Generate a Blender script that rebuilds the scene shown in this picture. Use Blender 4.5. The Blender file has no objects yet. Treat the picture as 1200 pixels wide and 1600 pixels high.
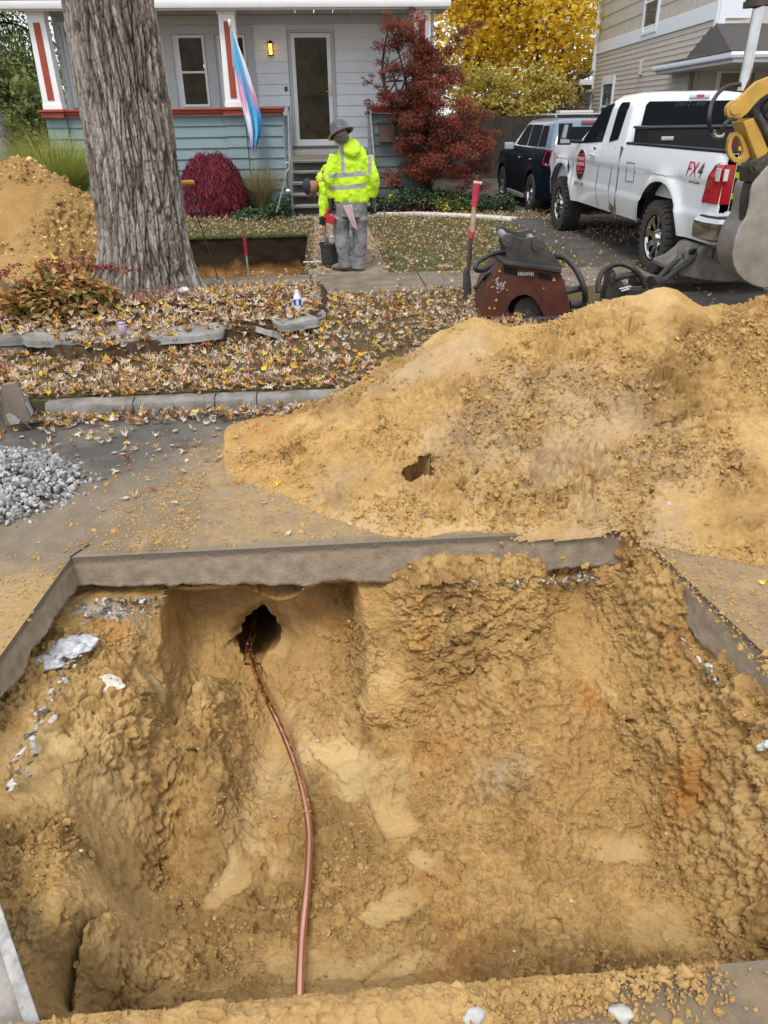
import bpy, bmesh, math, random
import numpy as np
from mathutils import Vector, Matrix
from math import sin, cos, tan, atan2, radians, pi, sqrt, exp
R_ = radians
random.seed(7); RNG = np.random.default_rng(7)
SC = bpy.context.scene; COL = SC.collection

# ------------------------------------------------------------------ camera
F_PX = 1155.0; PITCH = R_(28.2); YAW = R_(4.0); ROLL = 0.0145; EYE = 1.78
_F = Vector((sin(YAW)*cos(PITCH), cos(YAW)*cos(PITCH), -sin(PITCH)))
_R = Vector((cos(YAW), -sin(YAW), 0)); _U = _R.cross(_F)
_R2 = _R*cos(ROLL)-_U*sin(ROLL); _U2 = _U*cos(ROLL)+_R*sin(ROLL)
cam_d = bpy.data.cameras.new('camera'); cam = bpy.data.objects.new('camera', cam_d); COL.objects.link(cam)
cam_d.sensor_fit = 'VERTICAL'; cam_d.sensor_height = 24.0; cam_d.lens = 24.0*F_PX/1600.0
cam_d.clip_start = 0.05; cam_d.clip_end = 1000
cam.matrix_world = Matrix(((_R2.x,_U2.x,-_F.x,0),(_R2.y,_U2.y,-_F.y,0),(_R2.z,_U2.z,-_F.z,EYE),(0,0,0,1)))
SC.camera = cam

# ------------------------------------------------------------------ light (overcast)
SUN_EL, SUN_AZ = R_(58), R_(200)           # azimuth clockwise from +y: light from behind-left of the viewer
w = bpy.data.worlds.new('World'); SC.world = w; w.use_nodes = True
nt = w.node_tree; nt.nodes.clear()
sky = nt.nodes.new('ShaderNodeTexSky'); sky.sky_type = 'NISHITA'; sky.sun_disc = False
sky.sun_elevation = SUN_EL; sky.sun_rotation = SUN_AZ; sky.dust_density = 3.0
cl = nt.nodes.new('ShaderNodeMixRGB'); cl.inputs[0].default_value = 0.72; cl.inputs[2].default_value = (8.6,8.9,9.4,1)
bg = nt.nodes.new('ShaderNodeBackground'); bg.inputs[1].default_value = 0.145
ou = nt.nodes.new('ShaderNodeOutputWorld')
nt.links.new(sky.outputs[0], cl.inputs[1]); nt.links.new(cl.outputs[0], bg.inputs[0]); nt.links.new(bg.outputs[0], ou.inputs[0])
sl = bpy.data.lights.new('sun', 'SUN'); sl.energy = 1.9; sl.angle = R_(16); sl.color = (1.0,0.96,0.9)
so = bpy.data.objects.new('sun', sl); COL.objects.link(so)
_sd = Vector((sin(SUN_AZ)*cos(SUN_EL), cos(SUN_AZ)*cos(SUN_EL), sin(SUN_EL)))
so.rotation_euler = _sd.to_track_quat('Z','Y').to_euler()
SC.view_settings.view_transform = 'Standard'; SC.view_settings.look = 'None'
SC.view_settings.gamma = 1; SC.view_settings.exposure = 0.34
SC.cycles.max_bounces = 6; SC.cycles.transparent_max_bounces = 8

# ------------------------------------------------------------------ helpers
def at_y(px, py, y):
    d = _F + _R2*((px-600)/F_PX) + _U2*((800-py)/F_PX); t = y/d.y
    return Vector((d.x*t, y, EYE+d.z*t))
def at_z(px, py, z):
    d = _F + _R2*((px-600)/F_PX) + _U2*((800-py)/F_PX); t = (z-EYE)/d.z
    return Vector((d.x*t, d.y*t, z))

def tag(o, label=None, cat=None, group=None, kind=None):
    if label: o['label'] = label
    if cat: o['category'] = cat
    if group: o['group'] = group
    if kind: o['kind'] = kind
    return o
def thing(name, loc, label, cat, group=None, rz=0.0):
    o = bpy.data.objects.new(name, None); COL.objects.link(o)
    o.location = loc; o.rotation_euler = (0,0,rz); o.empty_display_size = 0.1
    tag(o, label, cat, group); return o
def origin_of(o):
    v = Vector((0,0,0))
    while o is not None: v += o.location; o = o.parent
    return v
def link_mesh(name, me, parent=None, world=True):
    o = bpy.data.objects.new(name, me); COL.objects.link(o)
    if parent is not None:
        o.parent = parent
        if world:
            off = origin_of(parent); me.transform(Matrix.Translation(-off))
    return o
def mesh_np(name, V, F, mats, parent=None, world=True, smooth=True, attr=None, mi=None):
    """V (n,3) array, F (m,k) int array"""
    me = bpy.data.meshes.new(name); V = np.asarray(V, np.float32); F = np.asarray(F, np.int32)
    n, m, k = len(V), len(F), F.shape[1]
    me.vertices.add(n); me.vertices.foreach_set('co', V.ravel())
    me.loops.add(m*k); me.loops.foreach_set('vertex_index', F.ravel())
    me.polygons.add(m); me.polygons.foreach_set('loop_start', np.arange(0,m*k,k,dtype=np.int32))
    if not isinstance(mats, (list,tuple)): mats = [mats]
    for mt in mats: me.materials.append(mt)
    if mi is not None: me.polygons.foreach_set('material_index', np.asarray(mi,np.int32))
    me.polygons.foreach_set('use_smooth', np.full(m, smooth))
    if attr is not None:
        for an, av in attr.items():
            a = me.attributes.new(an, 'FLOAT', 'POINT'); a.data.foreach_set('value', np.asarray(av,np.float32))
    me.update(); me.validate()
    return link_mesh(name, me, parent, world)

class MB:
    def __init__(s): s.v = []; s.f = []; s.m = []; s.cur = 0
    def mat(s, i): s.cur = i; return s
    def add(s, vs, fs):
        b = len(s.v); s.v += [tuple(v) for v in vs]
        for f in fs: s.f.append([b+i for i in f]); s.m.append(s.cur)
        return s
    def box(s, c, d, rot=None, taper=None):
        """c centre, d full dims; rot = Matrix or z angle; taper=(sx,sy) scale of the top"""
        hx,hy,hz = d[0]/2,d[1]/2,d[2]/2; tx,ty = taper or (1,1)
        vs = [Vector(q) for q in ((-hx,-hy,-hz),(hx,-hy,-hz),(hx,hy,-hz),(-hx,hy,-hz),(-hx*tx,-hy*ty,hz),(hx*tx,-hy*ty,hz),(hx*tx,hy*ty,hz),(-hx*tx,hy*ty,hz))]
        if rot is not None:
            M = rot if isinstance(rot, Matrix) else Matrix.Rotation(rot,3,'Z')
            vs = [M@v for v in vs]
        C = Vector(c)
        return s.add([v+C for v in vs], [(0,3,2,1),(4,5,6,7),(0,1,5,4),(1,2,6,5),(2,3,7,6),(3,0,4,7)])
    def span(s, a, b):
        a=Vector(a); b=Vector(b)
        return s.box((a+b)/2, (abs(b.x-a.x),abs(b.y-a.y),abs(b.z-a.z)))
    def bar(s, a, b, w, h, up=(0,0,1)):
        a=Vector(a); b=Vector(b); d=(b-a); L=d.length; d.normalize()
        u=Vector(up); x=d.cross(u)
        if x.length<1e-4: x=d.cross(Vector((1,0,0)))
        x.normalize(); z=x.cross(d)
        M=Matrix((x,d,z)).transposed()
        return s.box((a+b)/2,(w,L,h),M)
    def tube(s, pts, r, n=10, caps=True, closed=False):
        pts=[Vector(p) for p in pts]; rs = r if isinstance(r,(list,tuple)) else [r]*len(pts)
        N=len(pts); prev=None; vs=[]; fs=[]
        for i,p in enumerate(pts):
            if closed: d=pts[(i+1)%N]-pts[i-1]
            else: d=pts[min(i+1,N-1)]-pts[max(i-1,0)]
            d.normalize()
            if prev is None:
                a=Vector((0,0,1)) if abs(d.z)<.9 else Vector((1,0,0)); u=d.cross(a).normalized()
            else:
                u=(prev-d*prev.dot(d)); u = u.normalized() if u.length>1e-6 else d.orthogonal().normalized()
            prev=u; v=d.cross(u)
            for k in range(n):
                t=2*pi*k/n; vs.append(p+(u*cos(t)+v*sin(t))*rs[i])
        M = N if closed else N-1
        for i in range(M):
            j=(i+1)%N
            for k in range(n):
                l=(k+1)%n; fs.append((i*n+k,i*n+l,j*n+l,j*n+k))
        if caps and not closed:
            fs.append(tuple(range(n-1,-1,-1))); fs.append(tuple((N-1)*n+k for k in range(n)))
        return s.add(vs,fs)
    def cyl(s, a, b, r, r2=None, n=20): return s.tube([a,b],[r,r if r2 is None else r2],n)
    def loft(s, rings, caps=True, closed=True):
        """rings: list of lists of points (same count)"""
        n=len(rings[0]); vs=[p for r in rings for p in r]; fs=[]
        kk = n if closed else n-1
        for i in range(len(rings)-1):
            for k in range(kk):
                l=(k+1)%n; fs.append((i*n+k,i*n+l,(i+1)*n+l,(i+1)*n+k))
        if caps and closed: fs.append(tuple(range(n-1,-1,-1))); fs.append(tuple((len(rings)-1)*n+k for k in range(n)))
        return s.add(vs,fs)
    def prism(s, poly, o, ex, ey, ez, t):
        """2D poly extruded by t along ez, centred; o origin"""
        o=Vector(o); ex=Vector(ex); ey=Vector(ey); ez=Vector(ez); n=len(poly)
        A=[o+ex*p[0]+ey*p[1]-ez*(t/2) for p in poly]; B=[o+ex*p[0]+ey*p[1]+ez*(t/2) for p in poly]
        fs=[tuple(range(n-1,-1,-1)),tuple(range(n,2*n))]+[(i,(i+1)%n,n+(i+1)%n,n+i) for i in range(n)]
        return s.add(A+B,fs)
    def build(s, name, mats, parent=None, world=True, bevel=0, smooth=False, seg=2, sub=0, auto=35):
        me=bpy.data.meshes.new(name); me.from_pydata([tuple(v) for v in s.v],[],s.f)
        if not isinstance(mats,(list,tuple)): mats=[mats]
        for m in mats: me.materials.append(m)
        me.polygons.foreach_set('material_index', s.m)
        bm=bmesh.new(); bm.from_mesh(me); bmesh.ops.recalc_face_normals(bm, faces=bm.faces)
        if smooth:
            for f in bm.faces: f.smooth=True
            if auto:
                for e in bm.edges:
                    if len(e.link_faces)==2 and e.calc_face_angle(0)>R_(auto): e.smooth=False
        bm.to_mesh(me); bm.free(); me.update()
        o=link_mesh(name, me, parent, world)
        if bevel:
            b=o.modifiers.new('bevel','BEVEL'); b.width=bevel; b.segments=seg; b.limit_method='ANGLE'; b.angle_limit=R_(30)
            b.harden_normals=False
            me.polygons.foreach_set('use_smooth',[True]*len(me.polygons))
            wn=o.modifiers.new('wn','WEIGHTED_NORMAL'); wn.keep_sharp=True
        if sub:
            b=o.modifiers.new('sub','SUBSURF'); b.levels=sub; b.render_levels=sub
        return o
def arc(c, r, a0, a1, n, ax='xz'):
    out=[]
    for i in range(n+1):
        a=R_(a0+(a1-a0)*i/n); out.append((c[0]+r*cos(a), c[1]+r*sin(a)))
    return out
def spline(pts, n=8):
    """Catmull-Rom"""
    P=[Vector(p) for p in pts]; P=[P[0]*2-P[1]]+P+[P[-1]*2-P[-2]]; out=[]
    for i in range(1,len(P)-2):
        for k in range(n):
            t=k/n; a,b,c,d=P[i-1],P[i],P[i+1],P[i+2]
            out.append(0.5*((2*b)+(c-a)*t+(2*a-5*b+4*c-d)*t*t+(3*b-a-3*c+d)*t**3))
    out.append(P[-2]); return out
def copy_thing(root, loc, rz=None, label=None, scale=None):
    r=root.copy(); COL.objects.link(r); r.location=loc
    if rz is not None: r.rotation_euler=(root.rotation_euler[0],root.rotation_euler[1],rz)
    if scale: r.scale=(scale,)*3
    if label: r['label']=label
    for ch in list(root.children):
        c=ch.copy(); COL.objects.link(c); c.parent=r
        for g in list(ch.children):
            d=g.copy(); COL.objects.link(d); d.parent=c
    return r

# ---- numpy noise
def _h(ix,iy,iz,seed):
    n=(ix.astype(np.int64)*374761393+iy.astype(np.int64)*668265263+iz.astype(np.int64)*1274126177+seed*974634777)&0xFFFFFFFF
    n=((n^(n>>13))*1274126177)&0xFFFFFFFF; n=((n^(n>>16))*2246822519)&0xFFFFFFFF
    return ((n^(n>>15))&0xFFFFFF).astype(np.float32)/16777216.0
def vnoise(P, fr, seed=0):
    Q=np.asarray(P,np.float64)*fr+1000.0; I=np.floor(Q).astype(np.int64); f=(Q-I).astype(np.float32); f=f*f*(3-2*f)
    r=0
    for dx in (0,1):
        wx=f[:,0] if dx else 1-f[:,0]
        for dy in (0,1):
            wy=f[:,1] if dy else 1-f[:,1]
            for dz in (0,1):
                wz=f[:,2] if dz else 1-f[:,2]
                r=r+wx*wy*wz*_h(I[:,0]+dx,I[:,1]+dy,I[:,2]+dz,seed)
    return r*2-1
def fbm(P, fr, oc=4, seed=0, gain=.5):
    a=1; r=0; t=0
    for o in range(oc):
        r=r+a*vnoise(P,fr*2.03**o,seed+o*17); t+=a; a*=gain
    return r/t
def worley(P, fr, seed=0):
    Q=np.asarray(P,np.float64)*fr+1000.0; I=np.floor(Q).astype(np.int64); f=(Q-I).astype(np.float32)
    b=np.full(len(Q),9.0,np.float32); b2=b.copy(); cid=np.zeros(len(Q),np.float32)
    for dx in (-1,0,1):
        for dy in (-1,0,1):
            for dz in (-1,0,1):
                X=I[:,0]+dx; Y=I[:,1]+dy; Z=I[:,2]+dz
                jx=_h(X,Y,Z,seed); jy=_h(X,Y,Z,seed+1); jz=_h(X,Y,Z,seed+2)
                d=(dx+jx-f[:,0])**2+(dy+jy-f[:,1])**2+(dz+jz-f[:,2])**2
                m=d<b; b2=np.where(m,b,np.minimum(b2,d)); cid=np.where(m,jx,cid); b=np.where(m,d,b)
    return np.sqrt(b), np.sqrt(b2), cid
def chunks(P, fr, seed=0):
    """broken facets: every cell has its own level and slant"""
    Q=np.asarray(P,np.float64)*fr+1000.0; I=np.floor(Q).astype(np.int64); f=(Q-I).astype(np.float32)
    b=np.full(len(Q),9.0,np.float32); cid=np.zeros(len(Q),np.float32); fa=cid.copy()
    for dx in (-1,0,1):
        for dy in (-1,0,1):
            for dz in (-1,0,1):
                X=I[:,0]+dx; Y=I[:,1]+dy; Z=I[:,2]+dz
                jx=_h(X,Y,Z,seed); jy=_h(X,Y,Z,seed+1); jz=_h(X,Y,Z,seed+2)
                ox=f[:,0]-dx-jx; oy=f[:,1]-dy-jy; oz=f[:,2]-dz-jz; d=ox*ox+oy*oy+oz*oz; m=d<b
                fa=np.where(m,(ox*(jy-.5)+oy*(jz-.5)+oz*(jx-.5))*2,fa); cid=np.where(m,(jx*7.3+jy*3.1)%1,cid); b=np.where(m,d,b)
    return np.sqrt(b),cid,fa
def sstep(a,b,x): t=np.clip((x-a)/(b-a),0,1); return t*t*(3-2*t)
def grid_faces(nx, ny):
    i=np.arange(nx-1)[:,None]*ny+np.arange(ny-1)[None,:]; i=i.ravel()
    return np.stack([i,i+ny,i+ny+1,i+1],1)
def grid_normals(P, nx, ny):
    G=P.reshape(nx,ny,3); du=np.gradient(G,axis=0); dv=np.gradient(G,axis=1); n=np.cross(du,dv); n/=np.linalg.norm(n,axis=2,keepdims=True)+1e-9
    return n.reshape(-1,3)
def rot_mats(n, tilt=0.4, rng=RNG):
    """random yaw, small random tilt"""
    a=rng.uniform(0,2*pi,n); t=rng.normal(0,tilt,n); b=rng.uniform(0,2*pi,n)
    ca,sa=np.cos(a),np.sin(a); z=np.zeros(n); o=np.ones(n)
    Rz=np.stack([np.stack([ca,-sa,z],1),np.stack([sa,ca,z],1),np.stack([z,z,o],1)],1)
    ax=np.stack([np.cos(b),np.sin(b),z],1); c,s_=np.cos(t),np.sin(t); K=np.zeros((n,3,3))
    K[:,0,2]=ax[:,1];K[:,1,2]=-ax[:,0];K[:,2,0]=-ax[:,1];K[:,2,1]=ax[:,0]
    Rt=np.eye(3)[None]+s_[:,None,None]*K+(1-c)[:,None,None]*(K@K)
    return Rt@Rz
def align_mats(N):
    """matrix taking z to N"""
    N=N/(np.linalg.norm(N,axis=1,keepdims=True)+1e-9); a=np.where(np.abs(N[:,2:3])<.95,np.array([[0,0,1.]]),np.array([[1.,0,0]]))
    X=np.cross(a,N); X/=np.linalg.norm(X,axis=1,keepdims=True)+1e-9; Y=np.cross(N,X)
    return np.stack([X,Y,N],2)
def scatter(name, variants, pos, mats3, scl, mat, parent=None, world=True, smooth=True, vals=None, kind=None):
    """variants: list of (V,F); one merged mesh"""
    n=len(pos); VV=[];FF=[];AA=[];off=0; idx=np.arange(n)%len(variants)
    if vals is None: vals=RNG.random(n)
    scl=np.asarray(scl); scl = scl if scl.ndim==2 else np.repeat(scl[:,None],3,1)
    for k,(V,F) in enumerate(variants):
        s=idx==k; m=s.sum()
        if m==0: continue
        Vk=np.einsum('nij,nvj->nvi', mats3[s], V[None]*scl[s][:,None,:])+pos[s][:,None,:]
        VV.append(Vk.reshape(-1,3)); FF.append((F[None]+ (np.arange(m)*len(V))[:,None,None]+off).reshape(-1,F.shape[1])); AA.append(np.repeat(vals[s],len(V))); off+=m*len(V)
    o=mesh_np(name,np.concatenate(VV),np.concatenate(FF),mat,parent,world,smooth,{'v':np.concatenate(AA)})
    if kind: o['kind']=kind
    return o

# ---- materials
MATS={}
def _new(name):
    m=bpy.data.materials.new(name); m.use_nodes=True; nt=m.node_tree; b=nt.nodes['Principled BSDF']; return m,nt,b
def mat(name, col, rough=.6, metal=0, spec=None, noise=None, bump=None, coat=0, emit=None):
    """noise=(scale, amount[, col2]); bump=(scale,strength)"""
    if name in MATS: return MATS[name]
    m,nt,b=_new(name); c=(*col,1); b.inputs['Base Color'].default_value=c
    b.inputs['Roughness'].default_value=rough; b.inputs['Metallic'].default_value=metal
    if spec is not None: b.inputs['Specular IOR Level'].default_value=spec
    if coat: b.inputs['Coat Weight'].default_value=coat; b.inputs['Coat Roughness'].default_value=.05
    if emit: b.inputs['Emission Color'].default_value=(*emit[0],1); b.inputs['Emission Strength'].default_value=emit[1]
    if noise or bump:
        tc=nt.nodes.new('ShaderNodeTexCoord')
    if noise:
        nz=nt.nodes.new('ShaderNodeTexNoise'); nz.inputs['Scale'].default_value=noise[0]; nz.inputs['Detail'].default_value=6; nz.inputs['Roughness'].default_value=.65
        nt.links.new(tc.outputs['Object'],nz.inputs['Vector'])
        rp=nt.nodes.new('ShaderNodeValToRGB'); rp.color_ramp.elements[0].position=.32; rp.color_ramp.elements[1].position=.68
        c2=noise[2] if len(noise)>2 else tuple(q*(1-noise[1]) for q in col)
        rp.color_ramp.elements[0].color=(*c2,1); rp.color_ramp.elements[1].color=c if len(noise)>2 else (*[min(1,q*(1+noise[1]*.6)) for q in col],1)
        nt.links.new(nz.outputs[0],rp.inputs[0]); nt.links.new(rp.outputs[0],b.inputs['Base Color'])
    if bump:
        n2=nt.nodes.new('ShaderNodeTexNoise'); n2.inputs['Scale'].default_value=bump[0]; n2.inputs['Detail'].default_value=5
        nt.links.new(tc.outputs['Object'],n2.inputs['Vector'])
        bp=nt.nodes.new('ShaderNodeBump'); bp.inputs['Strength'].default_value=bump[1]; bp.inputs['Distance'].default_value=.01
        nt.links.new(n2.outputs[0],bp.inputs['Height']); nt.links.new(bp.outputs[0],b.inputs['Normal'])
    MATS[name]=m; return m
def ramp_mat(name, stops, rough=.7, trans=0.0, attr='v', nscale=None, const=False, spec=.3):
    """colour picked by the per-piece attribute v"""
    if name in MATS: return MATS[name]
    m,nt,b=_new(name); at=nt.nodes.new('ShaderNodeAttribute'); at.attribute_name=attr
    rp=nt.nodes.new('ShaderNodeValToRGB'); els=rp.color_ramp.elements
    while len(els)<len(stops): els.new(.5)
    for e,(p,c) in zip(els,stops): e.position=p; e.color=(*c,1)
    if const: rp.color_ramp.interpolation='CONSTANT'
    nt.links.new(at.outputs['Fac'],rp.inputs[0]); out=rp.outputs[0]
    if nscale:
        tc=nt.nodes.new('ShaderNodeTexCoord'); nz=nt.nodes.new('ShaderNodeTexNoise'); nz.inputs['Scale'].default_value=nscale; nz.inputs['Detail'].default_value=4
        nt.links.new(tc.outputs['Object'],nz.inputs['Vector'])
        mr=nt.nodes.new('ShaderNodeMapRange'); mr.inputs[1].default_value=.3; mr.inputs[2].default_value=.7; mr.inputs[3].default_value=.6; mr.inputs[4].default_value=1.25
        nt.links.new(nz.outputs[0],mr.inputs[0])
        mx=nt.nodes.new('ShaderNodeVectorMath'); mx.operation='SCALE'; nt.links.new(out,mx.inputs[0]); nt.links.new(mr.outputs[0],mx.inputs['Scale']); out=mx.outputs[0]
    nt.links.new(out,b.inputs['Base Color']); b.inputs['Roughness'].default_value=rough; b.inputs['Specular IOR Level'].default_value=spec
    if trans:
        tr=nt.nodes.new('ShaderNodeBsdfTranslucent'); nt.links.new(out,tr.inputs[0]); ms=nt.nodes.new('ShaderNodeMixShader'); ms.inputs[0].default_value=trans
        nt.links.new(b.outputs[0],ms.inputs[1]); nt.links.new(tr.outputs[0],ms.inputs[2]); nt.links.new(ms.outputs[0],nt.nodes['Material Output'].inputs[0])
    MATS[name]=m; return m
def glass_dark(name, col=(.02,.025,.03), rough=.03):
    m=mat(name,col,rough,0,.12); return m
# ================================================================== soil materials
def soil_mat(name, c1=(.38,.23,.080), c2=(.535,.345,.136), dark=(.205,.12,.043), pale=(.63,.455,.22), rust=(.42,.16,.025)):
    m,nt,b=_new(name); N=nt.nodes.new; L=nt.links.new; tc=N('ShaderNodeTexCoord')
    def noise(s,d=6,r=.6):
        n=N('ShaderNodeTexNoise'); n.inputs['Scale'].default_value=s; n.inputs['Detail'].default_value=d; n.inputs['Roughness'].default_value=r; L(tc.outputs['Object'],n.inputs['Vector']); return n.outputs[0]
    def rng(x,a,b_,c=0,d=1):
        q=N('ShaderNodeMapRange'); q.inputs[1].default_value=a; q.inputs[2].default_value=b_; q.inputs[3].default_value=c; q.inputs[4].default_value=d; L(x,q.inputs[0]); return q.outputs[0]
    def mix(f,a,c):
        q=N('ShaderNodeMixRGB')
        L(f,q.inputs[0]) if not isinstance(f,float) else setattr(q.inputs[0],'default_value',f)
        for k,v in ((1,a),(2,c)):
            if isinstance(v,tuple): q.inputs[k].default_value=(*v,1)
            else: L(v,q.inputs[k])
        return q.outputs[0]
    def att(n):
        a=N('ShaderNodeAttribute'); a.attribute_name=n; return a.outputs['Fac']
    c=mix(rng(noise(5,8,.7),.35,.65),c1,c2)
    c=mix(rng(noise(38,6,.75),.42,.75,0,.55),c,dark)
    c=mix(rng(noise(160,3,.8),.5,.8,0,.5),c,pale)
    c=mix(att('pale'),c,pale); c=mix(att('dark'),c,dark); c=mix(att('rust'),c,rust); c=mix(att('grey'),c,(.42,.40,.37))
    L(c,b.inputs['Base Color']); b.inputs['Roughness'].default_value=.95; b.inputs['Specular IOR Level'].default_value=.12
    bp=N('ShaderNodeBump'); bp.inputs['Strength'].default_value=.7; bp.inputs['Distance'].default_value=.007
    def vor(s,wt):
        v=N('ShaderNodeTexVoronoi'); v.inputs['Scale'].default_value=s; v.inputs['Randomness'].default_value=1; dm=N('ShaderNodeVectorMath'); dm.operation='ADD'; nn=N('ShaderNodeTexNoise'); nn.inputs['Scale'].default_value=s*.7; L(tc.outputs['Object'],nn.inputs['Vector']); sc=N('ShaderNodeVectorMath'); sc.operation='SCALE'; sc.inputs['Scale'].default_value=.6/s; L(nn.outputs['Color'],sc.inputs[0]); L(tc.outputs['Object'],dm.inputs[0]); L(sc.outputs[0],dm.inputs[1]); L(dm.outputs[0],v.inputs['Vector'])
        m_=N('ShaderNodeMath'); m_.operation='MULTIPLY'; m_.inputs[1].default_value=-wt; L(v.outputs['Distance'],m_.inputs[0]); return m_.outputs[0]
    def add(a,c_):
        q=N('ShaderNodeMath'); q.operation='ADD'; L(a,q.inputs[0]); L(c_,q.inputs[1]); return q.outputs[0]
    ad=N('ShaderNodeMath'); ad.operation='ADD'; L(noise(60,8,.8),ad.inputs[0]); L(add(add(noise(230,4,.8),vor(75,.55)),vor(190,.3)),ad.inputs[1]); L(ad.outputs[0],bp.inputs['Height']); L(bp.outputs[0],b.inputs['Normal'])
    return m
M_SOIL=soil_mat('sandy_subsoil')
M_CLOD=ramp_mat('loose_clods',[(0,(.20,.115,.042)),(.35,(.38,.23,.088)),(.7,(.54,.35,.145)),(1,(.66,.47,.23))],.95,nscale=60,spec=.1)
def clump_variants(k=6, sub=1, amp=.32, seed=3):
    out=[]; rng=np.random.default_rng(seed)
    for i in range(k):
        bm=bmesh.new(); bmesh.ops.create_icosphere(bm,subdivisions=sub,radius=1); V=np.array([v.co[:] for v in bm.verts]); F=np.array([[v.index for v in f.verts] for f in bm.faces]); bm.free()
        V=V*(1+rng.normal(0,amp*.6,(len(V),1)))*rng.uniform(.6,1.15,(1,3)); out.append((V,F))
    return out
CLODS=clump_variants()
def clods(name,parent,pos,size,sink=.3,world=True,mat_=None):
    n=len(pos); s=size*np.ones(n); p=pos.copy(); p[:,2]-=s*sink*0; 
    return scatter(name,CLODS,p,rot_mats(n,1.2),s,mat_ or M_SOIL,parent,world,False,kind='stuff')

def crumble(P, N, rough, seed=0, big=1.0):
    """displacement (m) of broken soil: rough in 0..1 per vertex"""
    wp=P+np.stack([fbm(P,9,2,seed+31),fbm(P,9,2,seed+32),fbm(P,9,2,seed+33)],1)*.03
    w1,c1,f1=chunks(wp,9,seed); w3,c3,f3=chunks(wp,24,seed+5); w5,c5,f5=chunks(P,62,seed+9); m1=sstep(.0,.35,fbm(P,3.1,3,seed+21)+.12)
    d=((c1-.5)*.030+f1*.050+(.4-w1)*.02)*big*rough*m1+((c3-.5)*.017+f3*.026+(.45-w3)*.012)*rough+((c5-.5)*.0075+f5*.010+(.45-w5)*.007)*(.25+.75*rough)
    d+=fbm(P,3.2,3,seed+3)*.026*big+(.3-np.abs(fbm(P,11,4,seed+4,.6)))*.030*(.25+.75*rough)+(.3-np.abs(fbm(P,38,3,seed+8)))*.010*(.35+.65*rough)
    return d

# ================================================================== ground sheets
M_LAWN=mat('lawn_soil',(.062,.072,.03),.95,0,.1,(9,.5,(.12,.085,.05)),(40,.6))
M_CONC=mat('old_concrete',(.34,.31,.27),.9,0,.2,(6,.3,(.22,.19,.155)),(90,.5))
def ring_plane(name, outer, inner, z, m, kind='structure', skirt=None):
    """rect sheet with a rectangular hole; skirt = depth of hole walls"""
    x0,x1,y0,y1=outer; a0,a1,b0,b1=inner; mb=MB()
    O=[(x0,y0,z),(x1,y0,z),(x1,y1,z),(x0,y1,z)]; I=[(a0,b0,z),(a1,b0,z),(a1,b1,z),(a0,b1,z)]
    mb.add(O+I,[(0,1,5,4),(1,2,6,5),(2,3,7,6),(3,0,4,7)])
    o=mb.build(name,m); o['kind']=kind; return o
# the yard sheet reaches the horizon; the trench by the sidewalk is cut out of it
ring_plane('ground',(-300,300,5.25,600),(-2.35,-.30,9.78,13.25),0.0,M_LAWN)
mb=MB(); mb.add([(-300,5.25,0),(300,5.25,0),(300,5.25,-.5),(-300,5.25,-.5)],[(0,1,2,3)]); o=mb.build('ground_edge',M_LAWN); o['kind']='structure'
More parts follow.
